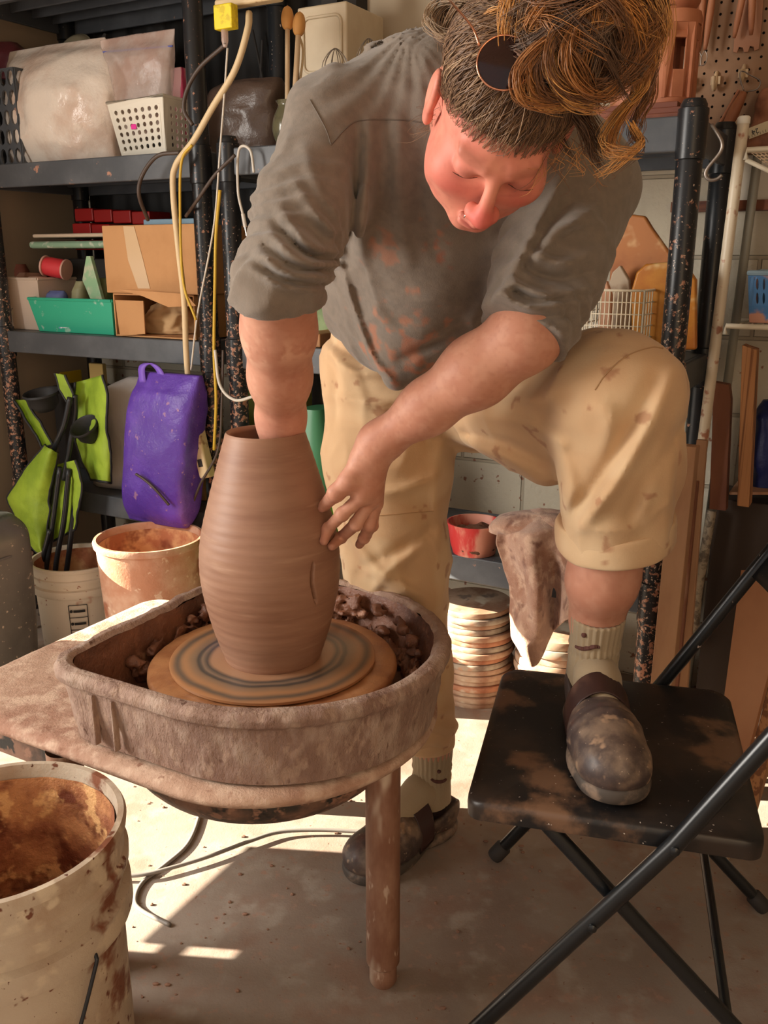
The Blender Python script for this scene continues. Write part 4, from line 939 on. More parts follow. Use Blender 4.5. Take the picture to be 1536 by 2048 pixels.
# ---- sunglasses pushed up into the hair
sg = thing('sunglasses', hl(0, .034, .12), 'round rose gold sunglasses pushed up into the curly hair', 'sunglasses')
m_rose = M('rose_gold', (214, 150, 120), .22, 1.0); m_lens = M('dark_tinted_lens', (44, 20, 18), .08, alpha=.88, spec=.5)
nrm = np.array([0, .34, .94]); upv = np.array([0, -.94, .34])
for sx_ in (-1, 1):
    c = np.array([sx_ * .033 - .004, .034, .119]); nn = nrm + np.array([sx_ * .22, 0, 0]); nn /= np.linalg.norm(nn); uu = upv - nn * np.dot(upv, nn); uu /= np.linalg.norm(uu); rr = np.cross(nn, uu)
    mb = MB(); mb.tube([hl(*(c + (rr * math.cos(a) * .0275 + uu * math.sin(a) * .0265))) for a in np.linspace(0, 2 * PI, 48, endpoint=False)], .0011, 8, closed=True); mb.build('rim', m_rose, sg, smooth=180)
    mb = MB(); mb.ball(hl(*c), (.027 * HS, .026 * HS, .0016), 28, (HR @ rr, HR @ uu, HR @ nn)); mb.build('lens', m_lens, sg, smooth=180)
    mb = MB(); e0 = c + rr * .0275 * (1 if (rr[0] * sx_) > 0 else -1) + uu * .012; mb.tube([hl(*q) for q in spline([e0, e0 + np.array([sx_ * .010, -.02, .0]), np.array([sx_ * .082, -.05, .085]), np.array([sx_ * .084, -.09, .05])], 14)], .0013, 8); mb.build('temple', m_rose, sg, smooth=180)
mb = MB(); mb.tube([hl(*q) for q in spline([(-.012, .042, .118), (-.004, .044, .122), (.004, .042, .118)], 8)], .0011, 8); mb.build('bridge', m_rose, sg, smooth=180)
# ================================================================ shelving units
m_blk = M('black_plastic', (72, 75, 80), .42, var=((92, 95, 100), 5, .4, .7), spots=[((178, 130, 108), 16, .70, .02, 6), ((150, 130, 116), 90, .74, .02)], bump=[(120, .1, .001)])
m_post = M('clay_spattered_black_post', (30, 31, 34), .35, spots=[((170, 122, 98), 75, .565, .04, 4, .85), ((196, 170, 150), 150, .64, .03, 3, 1.1)])
m_postc = M('black_post', (32, 34, 37), .32, spots=[((180, 132, 108), 45, .70, .02, 4), ((200, 180, 165), 120, .72, .02)])
SH = (.465, .97, 1.475, 1.98)
def unit(label, s0, s1, heights, top, dirty_below=.95, pr=.0265):
    u = thing('shelving_unit', S((s0 + s1) / 2, .2, 0), label, 'shelves')
    for z in heights:
        mb = MB(); a, b = s0 - .012, s1 + .012
        mb.sbox(a, b, .0, .012, z - .068, z); mb.sbox(a, b, .40, .412, z - .068, z); mb.sbox(a, a + .012, .012, .40, z - .068, z); mb.sbox(b - .012, b, .012, .40, z - .068, z)
        mb.sbox(a + .012, b - .012, .012, .40, z - .012, z - .001)
        for q in np.linspace(.08, .33, 4): mb.sbox(a + .012, b - .012, q, q + .008, z - .045, z - .012)
        mb.build('shelf', m_blk, u, bevel=.004)
    for s_ in (s0, s1):
        for d in (.012, .385):
            c = S(s_, d, 0); sg = MB(); sg.lathe([(pr, 0), (pr, dirty_below)], c, 24); sg.lathe([(pr, dirty_below), (pr, top - .01), (pr * .8, top), (0, top)], c, 24)
            for z in heights: sg.lathe([(pr, z - .085), (pr * 1.14, z - .083), (pr * 1.16, z + .0), (pr * 1.14, z + .012), (pr, z + .014)], c, 24)
            sg.build('post', m_post if d < .1 else m_postc, u, smooth=40)
    return u
unit('tall black plastic shelves on the left holding baskets, boxes and a lime camp chair', -1.43, -.571, SH, 2.3)
unit('lower black plastic shelves behind the potter with a wire basket and towel', -.476, .706, SH[:3], 1.505)
# ---------------------------------------------------------------- helpers working on the shelf planes
def sx(px, py, d): return sz(px, py, d)[0]
def bx(name, x0, y0, x1, y1, d, dep, mat, label=None, cat=None, group=None, zb=None, bevel=.004, parent=None):
    s0, z0 = sz(x0, y1, d); s1, z1 = sz(x1, y0, d); s0 = max(s0, -1.50); z0 = zb if zb is not None else z0
    mb = MB(); mb.sbox(s0, s1, d, d + dep, z0, z1); o = mb.build(name, mat, parent, bevel=bevel)
    return tag(o, label, cat, group)
def sack(name, rows, d, mat, label, cat, zb=None, crum=.008, cs=14, ex=2.6, n=56, lv=30, seed=0., parent=None, group=None):
    """rows bottom to top: (y, x0, x1, half depth)"""
    L_ = []
    for (y, x0, x1, hd) in rows:
        s0, z = sz(x0, y, d); s1, _ = sz(x1, y, d); L_.append((S((s0 + s1) / 2, d + .0, z), abs(s1 - s0) / 2, hd))
    if zb is not None: c, a, b = L_[0]; L_[0] = (np.array([c[0], c[1], zb]), a, b)
    mb = loft(levels_from(L_, lv), n, ex, crum, cs, seed); o = mb.build(name, mat, parent, smooth=180)
    if zb is not None and parent is None:
        dz = zb - o.location.z; o.location.z += max(0, dz)
    return tag(o, label, cat, group)
def plate(name, pts, d, th, mat, parent=None, bevel=.002):      # outline seen at plane d, given real thickness away from the camera
    P = np.array([hit(x, y, d) for x, y in pts]); mb = MB(); mb.prism(P, E2 * th); return mb.build(name, mat, parent, bevel=bevel)
def quad(a, b, c, d): return lambda u, v: (a * (1 - u) + b * u) * (1 - v) + (d * (1 - u) + c * u) * v
def cord(name, pts, r, mat, label, cat='cable', n=60, parent=None):
    P = spline([hit(*p) for p in pts], n); mb = MB(); mb.tube(P, r, 8); o = mb.build(name, mat, parent, smooth=180); return tag(o, label, cat) if label else o
m_card = M('cardboard', (190, 142, 96), .85, var=((172, 124, 80), 4, .4, .7), bump=[(90, .15, .001)])
m_white = M('white_plastic', (226, 220, 206), .4); m_bagw = M('cloudy_white_plastic', (226, 214, 202), .24, spec=.7, var=((208, 184, 168), 7, .42, .66), bump=[(8, .5, .016), (30, .12, .004)])
m_clear = M('clear_plastic', (226, 206, 196), .12, alpha=.45, spec=.7, var=((212, 180, 166), 12, .4, .6), bump=[(22, .6, .006)])
m_red = M('red_plastic', (150, 26, 24), .4); m_teal = M('teal_plastic', (52, 166, 134), .4, spots=[((150, 190, 170), 30, .68, .05)])
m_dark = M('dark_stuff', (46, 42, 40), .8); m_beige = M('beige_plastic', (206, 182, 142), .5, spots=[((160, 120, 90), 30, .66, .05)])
m_cream = M('cream_cable', (214, 190, 150), .5); m_wood = M('light_wood', (176, 124, 78), .6, var=((150, 100, 60), 6, .4, .65), stretch=(1, 1, .15), bump=[(40, .1, .001)])
m_ply = M('plywood_edge', (176, 124, 80), .7, var=((120, 76, 46), 1.0, .45, .55), stretch=(90, 90, 1)); m_metal = M('worn_steel', (150, 140, 132), .35, .9)
# ================================================================ top left shelf (z 1.475)
Z3 = SH[2]
cr = thing('milk_crate', S(sx(10, 330, .06), .2, Z3), 'black lattice crate at the far left end of the upper shelf', 'crate')
s1 = sx(47, 330, .05); s0 = max(s1 - .30, -1.50); zt = sz(40, 132, .05)[1]
for nm, a, b in (('side_panel', S(s1, .05, Z3), S(s1, .33, Z3)), ('front_panel', S(s0, .05, Z3), S(s1, .05, Z3)), ('back_panel', S(s0, .33, Z3), S(s1, .33, Z3)), ('side_panel', S(s0, .05, Z3), S(s0, .33, Z3))):
    mb = MB(); h = EZ * (zt - Z3); mb.perf(quad(a, b, b + h, a + h), 6, 5, .42); mb.build(nm, m_blk, cr, smooth=0, solid=.007, weld=True)
mb = MB(); mb.sbox(s0, s1, .05, .33, Z3 + .001, Z3 + .006); mb.build('base', m_blk, cr)
sack('clay_bag', [(332, 48, 240, .07), (300, 40, 246, .10), (240, 38, 252, .115), (185, 34, 246, .10), (140, 26, 228, .06), (118, 22, 214, .022), (104, 24, 206, .008)], .16, m_bagw, 'big crumpled white plastic bag of clay beside the white basket', 'bag', zb=Z3, crum=.013, cs=8, lv=60, n=90)
sack('maroon_bag', [(160, -40, 50, .05), (125, -50, 52, .05), (97, -45, 30, .03)], .22, M('maroon_plastic', (92, 38, 46), .4, bump=[(20, .4, .006)]), 'maroon plastic bag lying on top of the lattice crate', 'bag', zb=zt + .001)
# ---- white perforated basket
bk = thing('plastic_basket', on(332, 312, Z3), 'white plastic basket with round holes on the upper shelf by the post', 'basket')
Zr = hit(325, 190, .03)[2]; NR, LR, FRr = on(325, 190, Zr), on(214, 206, Zr), on(545, 244, Zr)
FRr = NR + (FRr - NR) * min(1, (.40 - float(np.dot(NR - SO, E2))) / float(np.dot(FRr - NR, E2)))
NB = on(333, 311, Z3 + .002); LB = on(247, 322, Z3 + .002); FB_ = NB + (FRr - NR) * .95; BR_ = LR + (FRr - NR); BB = LB + (FRr - NR) * .95
def inset(a, b, c, d, u0, u1, v0, v1): q = quad(a, b, c, d); return quad(q(u0, v0), q(u1, v0), q(u1, v1), q(u0, v1))
for nm, (a, b, c, d), nu in (('front_panel', (LB, NB, NR, LR), 7), ('side_panel', (NB, FB_, FRr, NR), 15), ('back_panel', (FB_, BB, BR_, FRr), 7), ('side_panel', (BB, LB, LR, BR_), 15)):
    mb = MB(); mb.perf(inset(a, b, c, d, .06, .94, .14, .88), nu, 6, .27, .34); q = quad(a, b, c, d)
    for (u0, u1, v0, v1) in ((0, 1, 0, .14), (0, 1, .88, 1), (0, .06, .14, .88), (.94, 1, .14, .88)): mb.add([q(u0, v0), q(u1, v0), q(u1, v1), q(u0, v1)], [(0, 1, 2, 3)])
    mb.build(nm, m_white, bk, smooth=0, solid=.0025, weld=True)
mb = MB(); mb.tube([LR, NR, FRr, BR_], .0045, 8, closed=True); mb.build('rim', m_white, bk)
mb = MB(); mb.add([LB, NB, FB_, BB], [(0, 1, 2, 3)]); mb.build('base', m_white, bk, solid=.003)
bc = (NB + FB_ + BB + LB) / 4
mb = MB(); mb.box(bc + E2 * -.03 + EZ * .052, (.12, .10, .09), (E1, E2, EZ)); tag(mb.build('packet', m_dark, bevel=.01), 'dark packet inside the white holed basket', 'packet')
mb = MB(); pm = quad(LB, NB, NR, LR)(.42, .55); mb.box(pm + E2 * -.004, (.02, .004, .014), (E1, E2, EZ)); tag(mb.build('pink_tag', M('hot_pink', (226, 44, 150), .5), bevel=.002), 'small hot pink tag showing through the basket front', 'tag')
sack('zip_bag', [(196, 236, 338, .03), (150, 228, 342, .035), (120, 216, 344, .03), (98, 206, 346, .010), (80, 204, 348, .004)], .13, m_clear, 'clear zip bag of pinkish powder standing in the white basket', 'bag', crum=.008, cs=16, zb=Z3 + .06)
a, b = hit(206, 104, .118), hit(345, 92, .118); mb = MB(); mb.tube([a, b], .0022, 8); zo = mb.build('zip_line', M('blue_zip', (92, 100, 170), .4)); zo['label'] = 'blue press seal line'
zb_ = bpy.data.objects['zip_bag']; bpy.context.view_layer.update(); zo.parent = zb_; zo.matrix_parent_inverse = zb_.matrix_world.inverted()
bx('packet', 343, 133, 362, 200, .17, .05, M('pink_white_carton', (224, 176, 176), .6, var=((206, 70, 110), 6, .52, .56), stretch=(4, 4, .4)), 'pink and white packet standing behind the zip bag', 'packet', zb=Z3 + .006)
def disc(name, cx, cy, d, rx, ry_, tilt, mat, label, cat, th=.02):
    c = hit(cx, cy, d); z = np.dot(c - CAM, CAMF); mb = MB(); R_ = rx * z / FPX
    ax = E2 * -1 * math.cos(tilt) + EZ * math.sin(tilt)
    mb.lathe([(0, 0), (R_ * .7, .002), (R_ * .92, -th * .4), (R_, -th), (R_ * 1.03, -th * 1.02), (R_ * .9, -th * .55), (0, -.004)], c, 40, ax); return tag(mb.build(name, mat, smooth=40), label, cat)
disc('plastic_lid', 140, 108, .30, 48, 30, .35, M('translucent_lid', (176, 164, 136), .2, alpha=.8, spec=.7), 'clouded translucent lid leaning behind the big white clay bag', 'lid')  # bowl shaped lid leaning on its edge
disc('terracotta_bowl', 266, 98, .26, 36, 30, .5, M('terracotta', (140, 66, 54), .6), 'terracotta coloured bowl tipped behind the zip bag', 'bowl', .03)
mb = MB(); mb.prism([hit(180, 110, .27), hit(208, 66, .27), hit(212, 68, .27), hit(204, 112, .27)], E2 * .01); tag(mb.build('scraper', m_dark), 'dark pointed scraper between the clouded lid and the bowl', 'tool')
# ================================================================ middle top shelf, behind the shoulder
m_glz = M('green_glazed_stoneware', (92, 88, 66), .16, var=((58, 54, 44), 14, .42, .62), spec=.6, coat=.3)
c = hit(580, 296, .07); c[2] = Z3; zt_ = hit(580, 202, .07)[2] - Z3; jar = thing('jar', c, 'green brown glazed pottery jar holding sticks on the shelf edge', 'jar')
mb = MB(); pr_ = spline([(r, q * zt_, 0) for r, q in ((.024, 0), (.036, .12), (.044, .36), (.041, .62), (.030, .84), (.028, .92), (.034, 1.0))], 30); mb.lathe([(0, .001)] + [(p[0], p[1]) for p in pr_] + [(.030, zt_ * .99), (.026, zt_ * .9), (.036, zt_ * .5), (0, .012)], c, 40); mb.build('vessel', m_glz, jar, smooth=60)
mb = MB(); mb.tube([c + E1 * .03 + EZ * zt_ * .9, c + E1 * .052 + EZ * zt_ * .8, c + E1 * .05 + EZ * zt_ * .5, c + E1 * .04 + EZ * zt_ * .42], .005, 8); mb.build('handle', m_glz, jar)
m_stick = M('pale_stick', (206, 178, 142), .6); m_cork = M('tan_rubber_tip', (206, 150, 84), .6); jt = c + EZ * (zt_ * .5)
for i, (x, y, r_, lab) in enumerate(((575, 40, .0062, 'wooden stick with tan bullet tip, left one in the glazed jar'), (598, 52, .0072, 'wooden stick with tan bullet tip, right one in the glazed jar'))):
    tp = hit(x, y, .10); st = thing('mallet_stick', jt, lab, 'tool', 'tan tipped sticks in the glazed jar'); bs = jt + E1 * (-.008 + .016 * i) - EZ * .03
    mb = MB(); mb.tube([bs, bs * .5 + tp * .5, tp], r_, 10); mb.build('stick', m_stick, st, smooth=180)
    mb = MB(); ax = (tp - bs) / np.linalg.norm(tp - bs); mb.lathe(spline([(.0, -.022, 0), (.010, -.021, 0), (.0155, -.008, 0), (.016, .008, 0), (.011, .026, 0), (.001, .034, 0)], 20)[:, :2].tolist(), tp, 24, ax); mb.build('tip', m_cork, st, smooth=180)
mb = MB(); mb.tube(spline([jt + E1 * .012, hit(606, 110, .11), hit(592, 62, .11), hit(586, 48, .12)], 20), .003, 8); tag(mb.build('bent_wire', m_beige, smooth=180), 'thin bent stick behind the two tan tipped sticks', 'tool')
sack('brown_bag', [(296, 400, 560, .05), (240, 420, 560, .07), (190, 430, 566, .06), (168, 450, 560, .03)], .30, M('brown_plastic_bag', (92, 74, 64), .3, spec=.6, bump=[(16, .5, .008)]), 'sagging brown plastic bag behind the white basket', 'bag', zb=Z3)
for i, (x0, y0, x1, y1) in enumerate(((505, 60, 538, 215), (540, 90, 548, 200), (525, 80, 520, 190))):
    mb = MB(); mb.tube([hit(x0, y0, .40), hit(x1, y1, .40)], .004, 6); tag(mb.build('rod', m_dark), ['long thin dark rod slanting behind the hanging cable', 'short dark rod nearest the glazed jar', 'upright dark rod behind the cream cable'][i], 'rod')
cab = thing('cabinet', hit(665, 200, .24), 'off white appliance with embossed door behind the whisks', 'cabinet')
m_cab = M('aged_white_enamel', (212, 196, 168), .45, var=((196, 176, 146), 4, .4, .7))
s0, zt2 = sz(606, 14, .24); s1, _ = sz(693, 14, .24); mb = MB(); mb.sbox(s0 - .02, s1, .24, .44, Z3 + .0, zt2); mb.build('body', m_cab, cab, bevel=.006)
def rrect(s0, s1, z0, z1, r, d):
    P = []
    for cx, cz, a0 in ((s1 - r, z1 - r, 0), (s0 + r, z1 - r, PI / 2), (s0 + r, z0 + r, PI), (s1 - r, z0 + r, 1.5 * PI)):
        for k in range(6): a = a0 + PI / 2 * k / 5; P.append(S(cx + r * math.cos(a), d, cz + r * math.sin(a)))
    return P
for q0, q1 in ((.10, .52), (.56, .92)):
    h = zt2 - Z3; mb = MB(); mb.tube(rrect(s0 + .0, s1 - .016, Z3 + h * q0, Z3 + h * q1, .02, .238), .004, 8, closed=True); mb.build('door_moulding', m_cab, cab, smooth=180)
mb = MB(); mb.sbox(s0 + .02, s0 + .07, .30, .36, zt2 + .001, zt2 + .03); mb.sbox(s0 + .09, s0 + .13, .30, .36, zt2 + .001, zt2 + .06); tag(mb.build('parts_tray', m_dark), 'dark odds and ends on top of the white appliance', 'tray')
def whisk(x, yb, yt, d, hw, label):
    b, t = hit(x, yb, d), hit(x + 4, yt, d); b[2] = min(b[2], b[2]); z = np.dot(t - CAM, CAMF); w_ = hw * z / FPX
    o = thing('whisk', np.array([b[0], b[1], Z3]), label, 'whisk', 'wire whisks'); L_ = t[2] - Z3
    mb = MB(); mb.cyl(np.array([b[0], b[1], Z3]), np.array([b[0], b[1], Z3 + L_ * .42]), .007); mb.build('handle', m_metal, o)
    for k in range(5):
        a = PI * k / 5; u = E1 * math.cos(a) + E2 * math.sin(a); c0 = np.array([b[0], b[1], Z3 + L_ * .40])
        mb = MB(); mb.tube(spline([c0, c0 + u * w_ * .8 + EZ * L_ * .25, c0 + u * w_ + EZ * L_ * .45, c0 + EZ * L_ * .6, c0 - u * w_ + EZ * L_ * .45, c0 - u * w_ * .8 + EZ * L_ * .25, c0], 30), .0011, 6); mb.build('wire', m_metal, o, smooth=180)
whisk(672, 200, 96, .16, 26, 'steel balloon whisk in front of the white appliance door'); whisk(738, 190, 76, .20, 24, 'steel balloon whisk standing right of the white appliance')
m_horn = M('red_clay', (150, 78, 62), .6)
for x, y, lab in ((752, 115, 'curved red clay piece beside the right whisk'), (832, 118, 'curved red clay piece just above the shirt collar')):
    mb = MB(); P = spline([hit(x - 8, y + 45, .2), hit(x - 6, y + 5, .2), hit(x, y - 8, .2), hit(x + 10, y - 6, .2)], 14); mb.tube(P, np.linspace(.012, .003, 14), 10); tag(mb.build('clay_spout', m_horn, smooth=180), lab, 'clay piece')
c = hit(602, 206, .16); mb = MB(); c[2] = Z3; mb.lathe(spline([(.012, 0, 0), (.016, .04, 0), (.010, .085, 0), (.013, .105, 0), (.001, .125, 0)], 24)[:, :2].tolist(), c, 20); tag(mb.build('figurine', M('pink_ceramic', (196, 150, 140), .4, var=((150, 90, 90), 30, .45, .6)), smooth=180), 'little pink ceramic figure behind the glazed jar', 'figurine')
bx('spice_box', 606, 176, 645, 206, .20, .05, M('brown_box', (120, 70, 48), .7), 'small brown box behind the pink figure', 'box', zb=Z3)
# ================================================================ power strip, plugs and cables on the post
ps = thing('power_strip', hit(500, 10, -.03), 'beige power strip tied across the top of the black post', 'power strip')
s0, z0 = sz(428, 18, -.04); s1, z1 = sz(552, -22, -.04); mb = MB(); mb.sbox(s0, s1, -.04, -.005, z0, z1); mb.build('housing', m_beige, ps, bevel=.006)
for k in range(3):
    mb = MB(); mb.sbox(s0 + .03 + .04 * k, s0 + .05 + .04 * k, -.042, -.039, z0 + .018, z0 + .035); mb.build('socket', m_dark, ps)
ad = thing('plug_adapter', hit(445, 60, -.04), 'yellow block plug hanging below the power strip', 'plug')
s0, z0 = sz(428, 60, -.07); s1, z1 = sz(462, 4, -.07); mb = MB(); mb.sbox(s0, s1, -.07, -.043, z0, z1); mb.build('body', M('yellow_plastic', (232, 208, 28), .4, var=((206, 180, 20), 40, .5, .6)), ad, bevel=.003)
a = hit(449, 62, -.055); mb = MB(); mb.lathe([(.009, .002), (.009, -.022), (.005, -.036), (0, -.037)], a, 16); mb.build('clear_plug', m_clear, ad, smooth=50)
mb = MB(); mb.lathe([(.003, 0), (.003, -.002), (0, -.002)], hit(449, 86, -.066), 12); mb.build('contact', m_metal, ad)
cord('extension_cable', [(498, 26, -.02), (495, 60, -.05), (470, 140, -.06), (425, 215, -.06), (388, 280, -.06), (352, 330, -.06), (346, 380, -.06), (357, 500, -.06), (368, 600, -.06), (372, 700, -.06), (378, 782, -.05)], .0085, m_cream, 'thick cream cable hanging from the power strip down past the cardboard boxes', n=110)
m_yel = M('yellow_cord', (206, 168, 56), .5); m_wc = M('white_cord', (206, 198, 186), .5); m_bkc = M('dark_brown_cord', (74, 60, 52), .5)
cord('yellow_cable', [(384, 290, -.07), (364, 320, -.07), (360, 400, -.07), (366, 560, -.07), (392, 640, -.07)], .0036, m_yel, 'yellow cord running beside the thick cream cable')
cord('yellow_cable', [(440, 380, -.06), (432, 470, -.06), (430, 560, -.06), (428, 700, -.06), (432, 800, -.06), (428, 900, -.06)], .0042, m_yel, 'yellow cord hanging between the two neighbouring posts', n=80)
cord('white_cable', [(455, 96, -.06), (448, 200, -.06), (440, 300, -.06), (428, 450, -.06), (400, 600, -.06), (392, 650, -.06), (382, 740, -.06)], .0026, m_wc, 'thin white cord strung down from the clear plug', n=80)
cord('dark_cable', [(450, 90, -.045), (400, 135, -.05), (374, 180, -.05), (368, 220, -.05), (385, 250, -.045)], .0055, m_bkc, 'dark cord curling round the post beside the basket')
cord('dark_cable', [(360, 305, -.05), (315, 312, -.06), (285, 350, -.06), (278, 390, -.06), (296, 440, .0)], .0055, m_bkc, 'dark cord looping down from the shelf edge into the cardboard box', n=60)
cord('dark_cable', [(470, 310, -.05), (430, 350, -.06), (395, 400, -.05), (372, 432, -.0)], .0048, m_bkc, 'dark cord slanting from the shelf edge behind the post')
uc = thing('charging_cable', hit(490, 470, -.04), 'grey white charging cable dangling from the shelf edge with its plug down', 'cable')
cord('cord', [(508, 345, -.03), (500, 300, -.03), (478, 300, -.03), (476, 380, -.03), (486, 430, -.03)], .0036, m_wc, None, parent=uc)
a, b = hit(486, 428, -.03), hit(494, 472, -.03); mb = MB(); mb.tube([a, a * .4 + b * .6], .0052, 10); mb.build('plug', m_wc, uc); mb = MB(); mb.tube([a * .4 + b * .6, b], .0034, 8); mb.build('connector', m_metal, uc)
# ================================================================ middle left shelf (z .97)
Z2 = SH[1]
tb = thing('storage_tub', hit(30, 650, .06), 'cloudy clear plastic tub at the left end of the middle shelf', 'tub'); m_tub = M('frosted_plastic', (206, 186, 170), .35, alpha=.92)
def tub(parent, x0, x1, y0, y1, d, dep, mat, zb, flare=.012, rim=.008):
    s0, z1 = sz(x0, y0, d); s1, _ = sz(x1, y0, d); s0 = max(s0, -1.50); mb = MB(); b = [S(s0 + flare, d + flare, zb), S(s1 - flare, d + flare, zb), S(s1 - flare, d + dep - flare, zb), S(s0 + flare, d + dep - flare, zb)]; t = [S(s0, d, z1), S(s1, d, z1), S(s1, d + dep, z1), S(s0, d + dep, z1)]
    mb.add(b + t, [(0, 1, 2, 3)] + [(i, (i + 1) % 4, 4 + (i + 1) % 4, 4 + i) for i in range(4)]); mb.build('body', mat, parent, solid=.004, bevel=.006)
    mb = MB(); c_ = S((s0 + s1) / 2, d + dep / 2, z1); 
    for a_, b_ in zip(t, t[1:] + t[:1]): mb.tube([a_, b_], rim * .6, 8)
    mb.build('rim', mat, parent, smooth=40); return s0, s1, z1
tub(tb, -60, 74, 556, 650, .06, .26, m_tub, Z2 + .001)
bx('label_sticker', -10, 585, 22, 628, .0655, .001, M('tub_sticker', (200, 190, 172), .5, var=((96, 96, 108), 40, .5, .56)), None, None, parent=tb)
gb = thing('storage_bin', hit(150, 672, .03), 'teal plastic bin full of packets beside the open cardboard box', 'bin')
tub(gb, 56, 222, 597, 672, .03, .24, m_teal, Z2 + .001, .018)
o = plate('price_sticker', [(112, 620), (136, 618), (142, 655), (118, 657)], .044, .001, M('sticker', (214, 220, 216), .5, var=((110, 150, 190), 60, .5, .56)), gb, 0)
for i, (x0, y0, x1, y1, col, lab) in enumerate(((60, 580, 130, 606, (96, 108, 160), 'blue packet lying along the front of the teal bin'), (150, 562, 172, 640, (150, 146, 112), 'olive cloth packet in the middle of the teal bin'), (196, 556, 222, 640, (120, 126, 84), 'green wrapped packet at the right end of the teal bin'))):
    sack('packet', [(y1, x0, x1, .025), ((y0 + y1) / 2, x0 + 1, x1 - 1, .028), (y0, x0 + 4, x1 - 4, .012)], .12 + .02 * i, M('packet_%d' % i, col, .5, bump=[(30, .4, .004)]), lab, 'packet', crum=.005, zb=Z2 + .03 if i == 0 else Z2 + .012)
plate('packet', [(172, 512), (180, 512), (204, 600), (186, 612), (164, 560)], .10, .014, M('mint_packet', (150, 190, 150), .35, var=((190, 196, 170), 20, .45, .6)))
tag(bpy.data.objects['packet.005'] if 'packet.005' in bpy.data.objects else COL.objects[-1], 'pale mint packet standing up out of the teal bin', 'packet')
sp_ = thing('thread_spool', hit(128, 540, .14), 'large spool of red thread lying on its side above the teal bin', 'spool')
a, b = hit(92, 532, .12), hit(160, 545, .15); ax = (b - a) / np.linalg.norm(b - a)
mb = MB(); mb.lathe([(0, 0), (.028, 0), (.031, .02), (.031, .060), (.028, .072), (0, .072)], a, 36, ax); mb.build('thread', M('red_thread', (206, 52, 60), .6, bump=[(200, .4, .001)], stretch=(1, 1, 1)), sp_, smooth=40)
for q in (-.004, .072): mb = MB(); mb.lathe([(0, 0), (.033, 0), (.034, .002), (.033, .006), (0, .006)], a + ax * q, 36, ax); mb.build('flange', M('pinkish_plastic', (206, 160, 146), .5), sp_, smooth=40)
for i, (x0, y0, x1, y1, d) in enumerate(((40, 545, 80, 570, .16), (60, 553, 90, 585, .10), (0, 528, 50, 560, .2))):
    sack('tool_roll', [(y1, x0, x1, .03), ((y0 + y1) / 2, x0 - 3, x1 + 3, .03), (y0, x0 + 4, x1 - 4, .02)], d, M('muddy_%d' % i, ((150, 110, 90), (176, 140, 120), (110, 60, 44))[i], .7), ('muddy brown bundle on top of the clear tub', 'pinkish bundle between the tub and the red spool', 'rust brown bundle at the back of the clear tub')[i], 'bundle', crum=.004)
def tray(name, x0, y, x1, d, th, mat, lab, dy=12):
    a, b = hit(x0, y, d), hit(x1, y + dy, d); z = a[2]; s0, s1 = np.dot(a - SO, E1), np.dot(b - SO, E1); o = MB(); P = []
    o.box(S((s0 + s1) / 2 + .03, d + .12, z), (abs(s1 - s0) + .06, .24, th), (E1, E2, EZ)); return tag(o.build(name, mat, bevel=th * .45), lab, 'tray')
tray('serving_tray', 56, 490, 215, .10, .022, M('sage_plastic', (128, 158, 134), .35, spots=[((190, 196, 180), 30, .62, .06)]), 'sage green tray stacked under the cream tray beside the cardboard box')
tray('serving_tray', 64, 472, 212, .12, .012, M('cream_plastic', (200, 180, 158), .4), 'cream tray lying on the sage green tray')
og = thing('drawer_organizer', hit(210, 470, .3), 'red plastic organiser bins at the back of the middle shelf', 'organizer')
for i in range(4):
    for j in range(2):
        x0 = 150 + i * 38 - j * 4; y0 = 416 + 30 * j + i * 2; bx('red_bin', x0, y0, x0 + 34, y0 + 27, .26 - .03 * j, .10, m_red, parent=og, bevel=.004)
bx('red_base', 150, 478, 290, 500, .24, .12, m_red, parent=og)
# supports hidden behind the box
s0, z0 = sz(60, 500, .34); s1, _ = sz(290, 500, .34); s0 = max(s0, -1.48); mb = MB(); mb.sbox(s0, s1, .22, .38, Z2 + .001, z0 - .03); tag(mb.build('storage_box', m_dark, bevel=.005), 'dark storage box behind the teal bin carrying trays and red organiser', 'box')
# cardboard boxes
ob = thing('cardboard_box', hit(310, 675, .02), 'open cardboard box on its side spilling packing paper beside teal bin', 'box')
s0, _ = sz(232, 672, .02); s1, _ = sz(392, 672, .02); zt_ = sz(300, 588, .02)[1]
for nm, q in (('bottom_panel', (s0, s1, .02, .34, Z2 + .001, Z2 + .006)), ('side_panel', (s0, s0 + .005, .02, .34, Z2 + .006, zt_)), ('side_panel', (s1 - .005, s1, .02, .34, Z2 + .006, zt_)), ('back_panel', (s0, s1, .335, .34, Z2, zt_)), ('top_panel', (s0, s1, .02, .34, zt_ - .005, zt_))):
    mb = MB(); mb.sbox(*q); mb.build(nm, m_card, ob, bevel=.001)
plate('flap', [(232, 578), (372, 588), (392, 612), (336, 614), (284, 592)], -.02, .004, m_card, ob, 0); plate('flap', [(230, 600), (286, 602), (290, 668), (240, 672)], .012, .004, m_card, ob, 0)
sack('packing_paper', [(668, 300, 385, .05), (645, 305, 380, .06), (620, 310, 372, .05), (604, 320, 360, .03)], .14, M('kraft_paper', (196, 160, 116), .8), 'crumpled kraft paper inside the open cardboard box', 'paper', zb=Z2 + .008, crum=.02, cs=20)
cb = thing('cardboard_box', hit(300, 580, .01), 'taped cardboard box set on top of the open box', 'box')
s0, z0 = sz(213, 578, .01); s1, z1 = sz(392, 447, .01); mb = MB(); mb.sbox(s0, s1, .01, .31, zt_ + .001, z1); mb.build('carton', m_card, cb, bevel=.003)
plate('packing_tape', [(246, 452), (268, 453), (286, 520), (300, 577), (276, 577), (256, 520)], .0085, .001, M('clear_tape', (206, 176, 140), .15, spec=.8), cb, 0)
